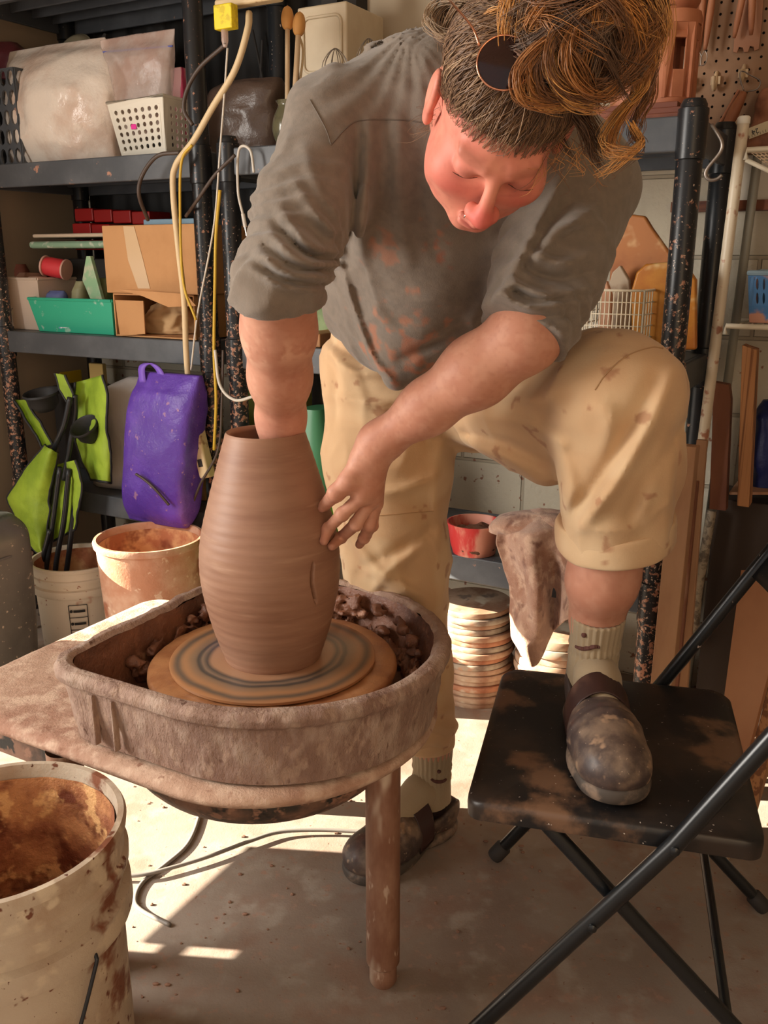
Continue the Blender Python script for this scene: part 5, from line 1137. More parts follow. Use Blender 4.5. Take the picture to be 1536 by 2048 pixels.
bx('blue_lid', 286, 436, 396, 446, .08, .2, M('pale_blue_plastic', (126, 156, 176), .4), 'pale blue lid lying on the taped cardboard box', 'tray', zb=z1 + .001)  # loose box lid, modelled as a slab
# ================================================================ bottom left shelf (z .465)
Z1 = SH[0]
pb = sack('shopping_bag', [(1034, 262, 372, .02), (1000, 264, 380, .05), (900, 270, 388, .06), (800, 274, 396, .05), (765, 278, 398, .03), (742, 282, 398, .012)], -.075, M('purple_woven_plastic', (84, 52, 150), .4, var=((104, 70, 176), 5, .42, .66), spots=[((150, 110, 150), 50, .68, .03)], bump=[(12, .6, .012), (400, .1, .001)]), 'purple woven shopping bag standing at the shelf front', 'bag', crum=.010, cs=7, lv=60, ex=4.5, n=90)
mb = MB(); P = spline([hit(286, 765, -.10), hit(284, 735, -.10), hit(300, 727, -.09), hit(318, 740, -.09), hit(330, 770, -.09)], 24)
vs = []; 
for p in P: vs += [p - E1 * .012, p + E1 * .012]
mb.add(vs, [(2 * i, 2 * i + 1, 2 * i + 3, 2 * i + 2) for i in range(len(P) - 1)]); hd = mb.build('handle', M('purple_strap', (122, 88, 196), .5), smooth=180, solid=.003); bpy.context.view_layer.update(); hd.parent = pb; hd.matrix_parent_inverse = pb.matrix_world.inverted()
cord('tie', [(272, 948, -.15), (290, 960, -.15), (310, 978, -.15), (338, 1010, -.14)], .004, m_bkc, 'dark twisted tie hanging on the purple bag', 'tie')
sack('plastic_bag', [(975, 196, 285, .05), (900, 214, 290, .07), (850, 196, 292, .08), (810, 180, 294, .08), (775, 225, 296, .06), (752, 262, 296, .02)], .13, M('white_carrier_bag', (206, 196, 190), .3, alpha=.95, bump=[(10, .5, .012)]), 'white plastic carrier bag between the lime chair and purple bag', 'bag', zb=Z1 + .001, crum=.012, cs=9)
bx('board_scrap', 366, 790, 398, 1008, .10, .012, m_card, 'brown board standing between the purple bag and the post', 'board', zb=Z1)
bx('file_box', 75, 745, 120, 790, .28, .10, M('yellow_carton', (206, 168, 30), .6), 'yellow carton deep in the bottom shelf behind the lime chair', 'box', zb=Z1)
bx('card_folder', 181, 728, 204, 780, .26, .02, M('manila', (206, 176, 110), .7), 'manila card folder upright behind the lime chair', 'folder', zb=Z1)
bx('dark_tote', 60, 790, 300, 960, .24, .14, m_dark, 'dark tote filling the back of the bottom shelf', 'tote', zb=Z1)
yb = thing('yellow_bucket', hit(-10, 1000, .02), 'yellow plastic bucket with black lettering at the far left edge', 'bucket'); c = hit(-30, 1010, .15); c[2] = Z1 + .001; zt_ = hit(-30, 820, .15)[2] - Z1
R_ = np.linalg.norm(hit(38, 900, .05) - hit(-30, 900, .05)); mb = MB(); mb.lathe([(0, 0), (R_ * .9, 0), (R_ * .96, zt_ * .7), (R_ * 1.03, zt_ * .72), (R_ * 1.03, zt_ * .8), (R_ * .98, zt_ * .82), (R_ * 1.0, zt_ * .97), (R_ * 1.04, zt_), (R_ * .95, zt_), (R_ * .9, .02), (0, .02)], c, 48); mb.build('body', M('mustard_plastic', (206, 152, 30), .4), yb, smooth=50)
V_, F_ = text_mesh("OS\nTS", .05); 
for (x, y, sc) in ((18, 935, 1.0),):
    p = hit(x, y, .0); u_ = p - np.array([c[0], c[1], p[2]]); u_ /= np.linalg.norm(u_); tx = np.cross(EZ, u_); mb = MB(); mb.add([np.array([c[0], c[1], p[2]]) + u_ * (R_ * 1.0 + .002) + tx * v[0] + EZ * v[1] + u_ * v[2] for v in V_], F_); mb.build('lettering', m_dark, yb, smooth=0, fixn=False)
# hanging white power strip
hs = thing('power_strip', hit(398, 870, -.06), 'long cream power strip hanging from its cable against the posts', 'power strip')
a, b = hit(374, 780, -.055), hit(416, 955, -.055); ax = (b - a) / np.linalg.norm(b - a); si = np.cross(ax, E2); si /= np.linalg.norm(si)
mb = MB(); mb.box((a + b) / 2, (.038, .036, np.linalg.norm(b - a)), (si, E2, ax)); mb.build('housing', m_beige, hs, bevel=.008)
for k in range(4): mb = MB(); mb.box(a + (b - a) * (.22 + .2 * k) - E2 * .018, (.016, .002, .022), (si, E2, ax)); mb.build('socket', m_dark, hs)
cord('white_cable', [(430, 700, -.07), (440, 770, -.08), (470, 800, -.09), (510, 792, -.08)], .0042, m_wc, 'white cord sagging from the posts behind the potter')
cord('white_cable', [(378, 800, -.07), (372, 900, -.08), (356, 960, -.09), (342, 1030, -.06)], .0030, m_wc, 'thin white cord hanging across the purple bag')
cord('dark_cable', [(446, 700, -.06), (444, 800, -.07), (436, 900, -.07), (400, 970, -.08), (378, 1030, -.06)], .0036, m_bkc, 'thin dark cord falling past the cream power strip', n=70)

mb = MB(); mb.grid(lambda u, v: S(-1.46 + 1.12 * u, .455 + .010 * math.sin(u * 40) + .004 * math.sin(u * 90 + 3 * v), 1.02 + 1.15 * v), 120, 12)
tag(mb.build('shade_sheet', M('shade_backing', (30, 28, 27), .6), smooth=180, solid=.002), 'added dark sheet standing in for the shadow behind the left shelves', 'sheet')  # dark sheet added in place of the shadow behind the shelves
# ================================================================ lime folding camp chair stored in front of the bottom shelf
m_lime = M('lime_polyester', (158, 186, 58), .55, var=((128, 156, 44), 6, .4, .68), bump=[(14, .5, .010), (300, .15, .001)]); m_bind = M('black_binding', (36, 36, 38), .6); m_tubeb = M('black_steel_tube', (38, 40, 44), .3)
cc = thing('camp_chair', on(110, 1300, 0), 'folded lime green camp chair with black piping leaning at the left shelves', 'folding chair')
def cloth(pts, d, depth_fn, nu=26, nv=30, parent=cc, bind=True):
    """sheet between a left and a right edge, each a list of pixels from top to bottom at depth plane d"""
    Lp = spline([(x, y, 0) for x, y in pts[0]], nv); Rp = spline([(x, y, 0) for x, y in pts[1]], nv); vs = []
    for j in range(nv):
        for i in range(nu):
            u = i / (nu - 1); q = Lp[j] * (1 - u) + Rp[j] * u; vs.append(hit(q[0], q[1], d + depth_fn(u, j / (nv - 1))))
    fs = [(j * nu + i, j * nu + i + 1, (j + 1) * nu + i + 1, (j + 1) * nu + i) for j in range(nv - 1) for i in range(nu - 1)]
    mb = MB(); mb.add(vs, fs); mb.move(lambda V: V + E2 * (fbm(V, 16, 3) * .012)[:, None]); V_ = np.vstack(mb.v); mb.build('fabric_panel', m_lime, parent, smooth=180, solid=.003)
    if bind:
        ed = [V_[j * nu] for j in range(nv)] + [V_[(nv - 1) * nu + i] for i in range(nu)] + [V_[j * nu + nu - 1] for j in range(nv - 1, -1, -1)]
        mb = MB(); mb.tube(ed, .0042, 8); mb.build('piping', m_bind, parent, smooth=180)
cloth(([(26, 800), (60, 850), (84, 896)], [(50, 800), (84, 850), (104, 890)]), -.06, lambda u, v: .02 * math.sin(3 * u))
cloth(([(112, 746), (122, 780), (140, 812)], [(130, 750), (146, 785), (150, 800)]), -.04, lambda u, v: 0)
cloth(([(150, 765), (150, 820), (152, 880), (165, 920), (180, 960)], [(206, 750), (214, 790), (216, 860), (222, 920), (222, 966)]), -.03, lambda u, v: .03 * math.sin(4 * u + 2 * v))
cloth(([(90, 890), (50, 940), (22, 985), (18, 1002), (30, 1040), (60, 1090), (80, 1108)], [(116, 905), (105, 960), (96, 1000), (100, 1020), (98, 1050), (92, 1080), (88, 1106)]), -.09, lambda u, v: -.03 * math.sin(PI * u))
cloth(([(110, 930), (104, 980), (98, 1040), (92, 1090)], [(150, 920), (162, 960), (160, 1010), (148, 1060)]), -.07, lambda u, v: .02 * math.sin(5 * u))
for pts in ([(140, 795, -.07), (128, 850, -.08), (108, 900, -.08), (98, 960, -.085)], [(150, 790, -.05), (150, 830, -.05), (140, 890, -.06), (128, 960, -.07)], [(120, 935, -.10), (104, 1060, -.11), (92, 1140, -.12), (82, 1230, -.13)], [(138, 938, -.09), (128, 1040, -.10), (112, 1130, -.11), (100, 1260, -.12)], [(150, 1000, -.07), (140, 1090, -.09), (128, 1180, -.10)], [(100, 1060, -.12), (76, 1160, -.13), (60, 1260, -.14)]):
    P = spline([hit(*p) for p in pts], 24); mb = MB(); mb.tube(P, .0085, 10); mb.build('frame_tube', m_tubeb, cc, smooth=180)
for (x, y, hw) in ((84, 790, 36), (170, 855, 30)):
    c = hit(x, y, -.06); z = np.dot(c - CAM, CAMF); R_ = hw * z / FPX; mb = MB(); tl = EZ * .8 - E2 * .6 if y > 800 else EZ * .97 - E2 * .2
    mb.lathe([(R_, .0), (R_ * 1.05, .004), (R_, .010), (R_ * .86, .006), (R_ * .8, -.03), (R_ * .5, -.05), (0, -.05)], c, 32, tl); mb.build('cup_holder', m_bind, cc, smooth=60)
# grey dusty panel and black tray at the very left
bn = thing('storage_bin', on(10, 1380, 0), 'dusty grey plastic bin standing on the floor at the left edge', 'bin')
m_gb = M('dusty_grey_plastic', (96, 96, 92), .4, var=((70, 72, 70), 4, .4, .7), spots=[((176, 166, 150), 60, .68, .03)])
c = on(-30, 1370, 0); c[2] = 0; zt_ = .50; ax2 = (E1, E2)
L_ = levels_from([(c, .105, .14), (c + EZ * .2, .115, .15), (c + EZ * .40, .118, .155), (c + EZ * .46, .112, .15), (c + EZ * zt_, .09, .12)], 24); mb = loft(L_, 48, 4); mb.build('body', m_gb, bn, smooth=60)
mb = MB(); mb.tube([c + EZ * .40 + E1 * .118 * math.cos(t) * 1.02 + E2 * .155 * math.sin(t) * 1.02 for t in np.linspace(0, 2 * PI, 40, endpoint=False)], .005, 8, closed=True); mb.build('rim', m_gb, bn)
# ================================================================ buckets behind the wheel
def bucket(name, c, R, h, mat, label, inner, ribs=True, fill=None, taper=.86, wire=None):
    b = thing(name, c, label, 'bucket'); c = np.asarray(c, float)
    pf = [(0, 0), (R * taper, 0), (R * taper + .002, .004)]
    if ribs: pf += [(R * .945, h * .66), (R * 1.02, h * .67), (R * 1.035, h * .685), (R * 1.03, h * .755), (R * .965, h * .765), (R * .97, h * .83), (R * 1.03, h * .84), (R * 1.035, h * .87), (R * 1.0, h * .88)]
    pf += [(R * .985, h * .95), (R * 1.03, h * .96), (R * 1.04, h * .985), (R * 1.02, h), (R * .97, h)]
    mb = MB(); mb.lathe(pf, c, 96); mb.lathe([(R * .97, h), (R * .955, h * .97), (R * .93, h * .6), (R * (taper - .03), .01), (0, .01)], c, 96)
    o = mb.build('shell', mat, b, smooth=45)
    mb = MB(); mb.lathe([(R * .950, h * .955), (R * .925, h * .6), (R * (taper - .035), .014), (0, .014)], c, 96); mb.move(lambda V: V - np.concatenate([(V - c)[:, :2], np.zeros((len(V), 1))], 1) * (np.abs(fbm(V, 18, 3)) * .04)[:, None]); mb.build('clay_coating', inner, b, smooth=180)
    return b
m_inn = M('clay_stained_inside', (176, 112, 78), .7, var=((212, 164, 118), 10, .45, .6), spots=[((136, 76, 52), 16, .58, .08)])
wbk = on(155, 1250, 0); q = at(155, 1113, 2.72); wb_c = np.array([q[0], q[1], 0]); wz = q[2]
m_wb = M('white_bucket_plastic', (226, 214, 194), .45, spots=[((186, 128, 96), 12, .66, .05), ((160, 100, 72), 60, .70, .03)])
b1 = bucket('plastic_bucket', wb_c, .142, wz, m_wb, 'white plastic bucket with warning sticker behind the wheel table', m_inn, taper=.88)
tc_ = hit(140, 1265, -.0); u_ = np.array([.05 - wb_c[0] * 0, -1, 0]); u_ = (CAM - wb_c) * np.array([1, 1, 0]); u_ /= np.linalg.norm(u_); tx = np.cross(EZ, u_)
ck_ = M('black_print', (40, 38, 38), .6)
def on_cyl(c, R, ang, z): d_ = u_ * math.cos(ang) + tx * math.sin(ang); return c + d_ * R + EZ * z
mb = MB(); a0, a1 = -.30, .10
for z0, z1 in ((wz * .16, wz * .60),):
    for z in np.linspace(z0, z1, 4): mb.tube([on_cyl(wb_c, .1325 + .017 * z / wz - .004, a, z) for a in np.linspace(a0, a1, 10)], .0012, 4)
    for a in (a0, a1): mb.tube([on_cyl(wb_c, .1325 + .017 * z / wz - .004, a, z) for z in (z0, z1)], .0012, 4)
    for z in np.linspace(z0 + .02, z1 - .02, 3): mb.tube([on_cyl(wb_c, .1335 + .017 * z / wz - .004, a, z) for a in np.linspace(a0 + .1, a1 - .05, 8)], .004, 4); mb.ball(on_cyl(wb_c, .1325 + .017 * z / wz - .004, a0 + .05, z), .005, 8)
lb = mb.build('warning_label', ck_, b1, smooth=0); lb['label'] = 'black framed warning sticker'
q = at(298, 1072, 2.42); bb_c = np.array([q[0], q[1], 0])
m_cb = M('clay_coated_bucket', (176, 124, 96), .65, var=((196, 160, 136), 7, .42, .66), spots=[((150, 92, 66), 9, .62, .06), ((206, 176, 152), 40, .66, .04)], bump=[(40, .5, .005)])
bucket('plastic_bucket', bb_c, .148, q[2], m_cb, 'bucket coated in brown clay between the white bucket and the vase', m_inn, ribs=False, taper=.84)
# ================================================================ big clay bucket in the foreground
fc = np.array([-.528, 1.066, 0]); m_fb = M('filthy_white_bucket', (188, 172, 152), .6, var=((164, 138, 114), 5, .45, .66), spots=[((126, 76, 52), 9, .60, .04, 5), ((206, 190, 166), 20, .60, .06), ((112, 66, 46), 36, .66, .03), ((96, 56, 40), 120, .72, .02)], bump=[(30, .4, .004), (120, .25, .002)])
m_fin = M('rust_clay_inside', (150, 92, 62), .6, var=((196, 138, 92), 11, .44, .62), spots=[((112, 58, 36), 14, .56, .07), ((226, 176, 120), 26, .60, .05)], bump=[(20, .7, .012), (70, .5, .004)])
fb = bucket('plastic_bucket', fc, .163, .452, m_fb, 'big clay crusted bucket in the foreground in front of the table', m_fin, taper=.93)
vv = Vol(fc + np.array([-.16, -.16, .18]), fc + np.array([.16, .16, .36]), .004)
vv.ell(fc + np.array([0, 0, .19]), (.175, .175, .06), None, .0)
for k in range(46): a, r_ = random.uniform(0, 2 * PI), .14 * random.random() ** .5; vv.ell(fc + np.array([math.cos(a) * r_, math.sin(a) * r_, .235 + random.random() * .03 + .05 * max(0, -math.cos(a - .3)) * r_ / .14]), [random.uniform(.008, .03), random.uniform(.008, .03), random.uniform(.006, .018)], None, .012)
vv.displace(lambda P: fbm(P, 45, 3) * .012, .02); vv.op(lambda P: (.144 - np.linalg.norm((P - fc)[..., :2], axis=-1)), vv.lo, vv.lo + vv.n * vv.h, .002, 'cut')
V_, F_ = vv.mesh(); mb = MB(); mb.add(V_, F_); o = mb.build('clay_sludge', m_fin, fb, smooth=180, fixn=False); o['kind'] = 'stuff'
u2 = (CAM - fc) * np.array([1, 1, 0]); u2 /= np.linalg.norm(u2); t2 = np.cross(EZ, u2)
def fcyl(R, ang, z): return fc + (u2 * math.cos(ang) + t2 * math.sin(ang)) * R + EZ * z
mb = MB(); mb.tube(spline([fcyl(.158, .62, .315), fcyl(.170, .60, .312), fcyl(.172, .56, .295), fcyl(.170, .32, .20), fcyl(.172, .05, .135), fcyl(.172, -.3, .10)], 40), .0028, 8); mb.build('bail_handle', m_tubeb, fb, smooth=180)
# ================================================================ cord on the floor
def fcord(pts, lab, r=.0042): P = spline([on(x, y, r) for x, y in pts], 70); P[:, 2] = r; mb = MB(); mb.tube(P, r, 8); tag(mb.build('floor_cable', M('grey_cord', (128, 122, 116), .5), smooth=180), lab, 'cable')
fcord([(404, 1590), (396, 1640), (374, 1690), (330, 1730), (285, 1765), (270, 1800), (285, 1822), (340, 1850)], 'grey cord curling from under the wheel round into the shadow on the floor')
P_ = [(200, 1752), (280, 1750), (345, 1735), (420, 1712), (500, 1682), (560, 1664), (640, 1660), (740, 1664), (860, 1668)]
P = spline([on(x, y, .0125) for x, y in P_], 70); P[:, 2] = .0125; mb = MB(); mb.tube(P, .0042, 8); tag(mb.build('floor_cable', M('grey_cord', (128, 122, 116), .5), smooth=180), 'grey cord running along the floor from the front bucket past the wheel leg', 'cable')
# ================================================================ folding chair
chA = np.array([.97, -.245, 0]); chA /= np.linalg.norm(chA); chB = np.array([.245, .97, 0]); chB /= np.linalg.norm(chB); ch0 = np.array([.118, 1.142, 0])
def CHp(t, w, z): return ch0 + chA * t + chB * w + EZ * z
m_chb = M('black_chair_plastic', (26, 25, 26), .38, spots=[((54, 44, 38), 7, .54, .10, 6), ((112, 84, 64), 5.2, .60, .04, 8), ((190, 180, 170), 150, .72, .015)], bump=[(60, .1, .001)])
m_cht = M('black_chair_steel', (24, 26, 28), .28, spots=[((190, 170, 160), 70, .73, .015)], spec=.6)
chair = thing('folding_chair', CHp(.2, .22, 0), 'black folding chair with clay marks under the raised foot', 'chair')
SZc = .45
mb = MB()
def seatf(u, v):
    t = .0 + .41 * u; w_ = -.0 + .455 * v; e = min(u, 1 - u, v, 1 - v); cr_ = .012 * (1 - (2 * v - 1) ** 2) * 0 - .014 * math.exp(-((u) / .12) ** 2) - .008 * math.exp(-((1 - u) / .1) ** 2) + .004
    return CHp(t + .006 * math.sin(PI * v), w_, SZc + cr_ - .002)
def rr2(u, v, r=.10):
    x, y = 2 * u - 1, 2 * v - 1; return x, y
N1 = 28
vt, ft = [], []
pts = []
for k in range(4):
    cx_, cy_ = ((.41 - .03, .455 - .03), (.03, .455 - .03), (.03, .03), (.41 - .03, .03))[k]
    for j in range(9): a = PI / 2 * k + PI / 2 * j / 8; pts.append((cx_ + .03 * math.cos(a), cy_ + .03 * math.sin(a)))
rings = [(1, -.030), (1.004, -.012), (1.0, -.003), (.985, 0), (.93, .0015), (.7, .0), (.4, -.001), (.05, -.001)]
for sc, dz in rings:
    for (t, w_) in pts:
        t2_, w2_ = .205 + (t - .205) * sc, .2275 + (w_ - .2275) * sc; crown = -.016 * ((t2_ - .205) / .205) ** 2 + .004; vt.append(CHp(t2_, w2_, SZc + dz + crown))
n_ = len(pts); ft = [(i * n_ + k, i * n_ + (k + 1) % n_, (i + 1) * n_ + (k + 1) % n_, (i + 1) * n_ + k) for i in range(len(rings) - 1) for k in range(n_)] + [tuple(range(n_))[::-1], tuple((len(rings) - 1) * n_ + k for k in range(n_))]
mb.add(vt, ft); mb.build('seat', m_chb, chair, smooth=50)
def chleg(nm, pts, r=.0105):
    mb = MB(); mb.tube([CHp(*p) for p in pts], r, 16); o = mb.build(nm, m_cht, chair, smooth=60)
    a = CHp(*pts[0]); b = CHp(*pts[1]); ax = (b - a) / np.linalg.norm(b - a); mb = MB(); mb.lathe([(0, -.002), (r * 1.25, 0), (r * 1.35, .006), (r * 1.35, .032), (r, .036)], a, 18, ax)
    f = mb.build('foot', M('rubber_foot', (52, 48, 46), .7), chair, smooth=50); f.parent = o; return o
for w_ in (-.016, .471):
    chleg('back_post', [(-.005, w_, .006), (.29, w_, .43), (.565, w_, .90)], .0125)
for w_ in (.012, .443):
    chleg('rear_leg', [(.515, w_, .006), (.10, w_, .432)], .0115)
mb = MB(); mb.tube([CHp(.39, .012, .135), CHp(.39, .443, .135)], .008, 12); mb.build('stretcher', m_cht, chair)
mb = MB(); mb.tube([CHp(.055, -.016, .095), CHp(.055, .471, .095)], .008, 12) ; mb.build('stretcher', m_cht, chair) if False else None
for w_ in (-.030, .486):
    for (t, z) in ((.29, .43), (.19, .285)): mb = MB(); mb.lathe([(0, -.003), (.006, -.002), (.0065, .002), (.003, .004), (0, .004)], CHp(t, w_ + (.004 if w_ > 0 else 0), z), 14, chB * (-1 if w_ < 0 else 1)); mb.build('rivet', m_cht, chair, smooth=50)
mb = MB()
def bk(u, v): w_ = -.012 + .479 * v; q = .66 + .20 * u; t = .29 + (q - .43) * .585; return CHp(t + .03 * (1 - (2 * v - 1) ** 2) + .004, w_, q)
mb.grid(bk, 14, 24); mb.build('backrest', m_chb, chair, smooth=60, solid=.012, bevel=0)
# ================================================================ things on the middle unit
m_bat = M('clay_dusted_bat', (186, 158, 134), .7, var=((150, 110, 86), 9, .42, .64), spots=[((206, 190, 168), 14, .62, .06), ((130, 112, 100), 20, .64, .05)])
m_bat2 = M('grey_bat', (176, 166, 150), .7, var=((120, 100, 86), 9, .42, .64), spots=[((196, 150, 120), 14, .60, .06)]); m_bat3 = M('clay_red_bat', (186, 132, 102), .7, var=((150, 96, 70), 9, .42, .64), spots=[((206, 186, 164), 14, .60, .06)])
def stack(cx, cy_top, rpx, ztop, n, lab, grp, d):
    p = hit(cx, cy_top, d); z = np.dot(p - CAM, CAMF); R_ = rpx * z / FPX; th = ztop / n
    pos = ['topmost', 'second from the top', 'third from the top', 'fourth from the top', 'fifth from the top', 'sixth from the top', 'seventh from the top', 'eighth from the top', 'ninth from the top', 'tenth from the top', 'eleventh from the top', 'twelfth from the top', 'thirteenth from the top', 'fourteenth from the top', 'fifteenth from the top', 'sixteenth from the top', 'second from the bottom', 'bottom one']
    for k in range(n):
        t = (n - 1 - k); rr_ = R_ * random.uniform(.95, 1.03); c = np.array([p[0] + random.uniform(-.006, .006), p[1] + random.uniform(-.006, .006), th * k])
        h = th * .90; mb = MB(); mb.lathe([(0, 0), (rr_ * .985, 0), (rr_, h * .25), (rr_, h * .75), (rr_ * .985, h), (rr_ * .9, h * 1.02), (0, h)], c, 56); mb.move(lambda V: V + EZ * (fbm(V, 14, 2) * .0012)[:, None])
        w_ = pos[t] if t < 16 and t < n - 2 else pos[16 + (t - (n - 2))] if t >= n - 2 else pos[t]
        tag(mb.build('pottery_bat', random.choice((m_bat, m_bat, m_bat2, m_bat3)), smooth=50), '%s bat in the %s' % (w_, lab), 'bat', grp)
q_ = hit(955, 1200, .17)
stack(952, 1195, 78, q_[2], 17, 'tall stack left of the towel', 'bats in the tall stack', .17)
q_ = hit(1130, 1255, .20); stack(1115, 1255, 84, max(.16, q_[2]), 10, 'shorter stack behind the folding chair', 'bats in the shorter stack', .20)
c = hit(948, 1108, .05); c[2] = Z1; z = np.dot(c - CAM, CAMF); R_ = 53 * z / FPX; h = hit(948, 1048, .05)[2] - Z1 + .008
rb = thing('bowl', c, 'red plastic bowl streaked with clay on the shelf beside the towel', 'bowl')
mb = MB(); mb.lathe([(0, 0), (R_ * .80, 0), (R_ * .9, h * .3), (R_ * 1.0, h * .85), (R_ * 1.05, h), (R_ * .99, h), (R_ * .93, h * .6), (0, h * .35)], c, 56); mb.build('shell', M('red_bowl_plastic', (196, 56, 56), .4, var=((214, 150, 130), 12, .46, .58), stretch=(1, 1, .35)), rb, smooth=45)
vv = Vol(c + np.array([-R_, -R_, .0]), c + np.array([R_, R_, h * 1.4]), .004); vv.ell(c + EZ * h * .3, (R_ * .86, R_ * .86, h * .35), None, 0)
for k in range(14): a, r_ = random.uniform(0, 6.28), R_ * .6 * random.random(); vv.ell(c + np.array([math.cos(a) * r_, math.sin(a) * r_, h * .68]), (.018, .022, .012), None, .01)
vv.displace(lambda P: fbm(P, 50, 3) * .008, .02); vv.op(lambda P: (R_ * .88 - np.linalg.norm((P - c)[..., :2], axis=-1)), vv.lo, vv.lo + vv.n * vv.h, .002, 'cut'); V_, F_ = vv.mesh(); mb = MB(); mb.add(V_, F_); o = mb.build('clay_scraps', m_panin, smooth=180, fixn=False); tag(o, 'wet brown clay scraps heaped in the red bowl', 'clay', kind='stuff')
# towel
m_tow = M('muddy_terry_towel', (190, 150, 128), .95, var=((160, 110, 84), 7, .42, .66), spots=[((208, 172, 148), 40, .56, .10), ((134, 88, 68), 24, .62, .08)], bump=[(300, .8, .004), (40, .3, .004)], sheen=.4)
def towel_pt(u, v):
    yl = np.interp(v, [0, .12, .3, .55, .8, 1], [1060, 1040, 1085, 1165, 1262, 1290]); xl = np.interp(v, [0, .12, .3, .55, .8, 1], [1000, 996, 990, 1018, 1022, 1040])
    xr = np.interp(v, [0, .2, .6, 1], [1150, 1152, 1152, 1142]); yr = np.interp(v, [0, .12, .5, .8, 1], [1030, 1025, 1120, 1200, 1236])
    x = xl * (1 - u) + xr * u; y = yl * (1 - u) + yr * u; drop = max(0, v - .15); y += 75 * math.exp(-((u - .30) / .26) ** 2) * drop ** 1.5
    y -= 14 * math.exp(-((v - .1) / .1) ** 2) * math.sin(PI * u)
    d = np.interp(v, [0, .12, .25, 1], [.14, .05, -.045, -.035]) + .042 * math.sin(u * 9 + 2.4 * v) * (.35 + drop) + .022 * math.sin(u * 17 - 5 * v) * drop
    return hit(x, y, d)
tw = thing('towel', S(sx(1070, 1050, 0), 0, Z1), 'muddy brown terry towel draped over the shelf edge beside the bowl', 'towel')
mb = MB(); mb.grid(towel_pt, 60, 70); mb.move(lambda V: V + E2 * (fbm(V, 18, 3) * .012)[:, None] + EZ * (fbm(V, 40, 2) * .004)[:, None]); mb.build('cloth', m_tow, tw, smooth=180, solid=.006, subsurf=1)
sack('towel_fold', [(1060, 985, 1070, .03), (1040, 990, 1120, .05), (1028, 1010, 1150, .04), (1022, 1050, 1130, .02)], .02, m_tow, None, None, parent=tw, crum=.008)
# green things seen past the arm
bx('green_box', 612, 588, 690, 668, .16, .2, M('olive_box', (110, 132, 76), .5, var=((150, 166, 110), 5, .45, .6)), 'olive green box on the shelf behind the potter\'s hip', 'box', zb=Z2)
bx('board_scrap', 596, 668, 640, 690, .02, .2, m_wood, 'wood offcut lying on the shelf below the olive box', 'board', zb=Z2)
bx('olive_tote', 486, 735, 600, 1000, .30, .08, M('olive_fabric', (96, 98, 34), .8), 'olive green tote behind the posts on the bottom shelf', 'tote', zb=Z1)
c = hit(640, 985, .05); c[2] = Z1; gs_ = thing('plastic_bin', c, 'green plastic bin with rounded top behind the vase', 'bin')
L_ = levels_from([(c, .07, .09), (c + EZ * .10, .075, .09), (c + EZ * .22, .072, .085), (c + EZ * (hit(640, 815, .05)[2] - Z1), .035, .05)], 22); loft(L_, 40, 3).build('body', M('green_plastic', (70, 132, 92), .4), gs_, smooth=60)
L_ = levels_from([(c + E1 * -.0 - E2 * .05, .075, .07), (c - E2 * .05 + EZ * .05, .078, .07), (c - E2 * .05 + EZ * .10, .07, .06)], 8); loft(L_, 40, 3).build('lime_base', M('bright_green', (110, 206, 50), .5), gs_, smooth=60)

# clay crumbs on the concrete
mb = MB()
for k in range(420):
    x, y = random.uniform(-.9, .9), random.uniform(.85, 2.1); r_ = random.choice((.0012, .0018, .0025, .004)); mb.ball((x, y, r_ * .4), (r_ * random.uniform(.8, 1.8), r_, r_ * .6), 6)
tag(mb.build('clay_crumbs', M('dry_crumbs', (146, 112, 94), .9), smooth=0), 'dry clay crumbs scattered over the concrete floor', 'crumbs', kind='stuff')
# ================================================================ wire basket and wooden forms on the right
wk = thing('wire_basket', S(sx(1290, 712, .04), .2, Z2), 'white coated wire basket of wooden forms on the right shelf', 'basket')
m_wire = M('white_wire', (216, 206, 184), .45)
zb_, zt_ = Z2 + .004, hit(1290, 582, .04)[2]; s0, s1 = sx(1150, 640, .04), sx(1400, 640, .04)
smid = sx(1283, 640, .04)
def wiregrid(name, a, b, n):
    mb = MB(); h = EZ * (zt_ - zb_)
    for k in range(n + 1): p = a + (b - a) * k / n; mb.tube([p, p + h], .0016 if 0 < k < n else .003, 6)
    for k in range(7): q = EZ * ((zt_ - zb_) * k / 6); mb.tube([a + q, b + q], .0016 if 0 < k < 6 else .003, 6)
    mb.build(name, m_wire, wk, smooth=180)
A_, B_, C_, D_ = S(s0, .04, zb_), S(smid, .05, zb_), S(s1, .30, zb_), S(s0, .33, zb_)
C_ = S(smid + .02, .34, zb_)
wiregrid('front_wires', A_, B_, 16); wiregrid('side_wires', B_, C_, 15); wiregrid('back_wires', D_, C_, 16); wiregrid('side_wires', A_, D_, 14)
mb = MB()
for k in range(13): p = A_ + (B_ - A_) * k / 12; q = D_ + (C_ - D_) * k / 12; mb.tube([p, q], .0016, 6)
mb.build('base_wires', m_wire, wk, smooth=180)
m_form = M('worn_ochre_wood', (176, 112, 60), .5, var=((150, 88, 44), 5, .4, .65), spots=[((206, 160, 110), 14, .66, .06)])
tag(plate('wooden_form', [(1224, 720), (1218, 560), (1224, 480), (1240, 440), (1262, 428), (1290, 432), (1304, 455), (1330, 492), (1350, 520), (1340, 560), (1310, 590), (1296, 720)], .20, .02, m_form, bevel=.006), 'tall curved brown wooden form standing in the wire basket', 'wooden form')
tag(plate('wooden_form', [(1262, 700), (1262, 580), (1272, 545), (1290, 528), (1330, 524), (1372, 530), (1392, 560), (1392, 700)], .12, .022, M('ochre_wood', (196, 132, 48), .4, var=((170, 100, 36), 6, .4, .65), spots=[((226, 196, 140), 10, .66, .05)]), bevel=.006), 'ochre wooden form with rounded top in front of the brown one', 'wooden form')
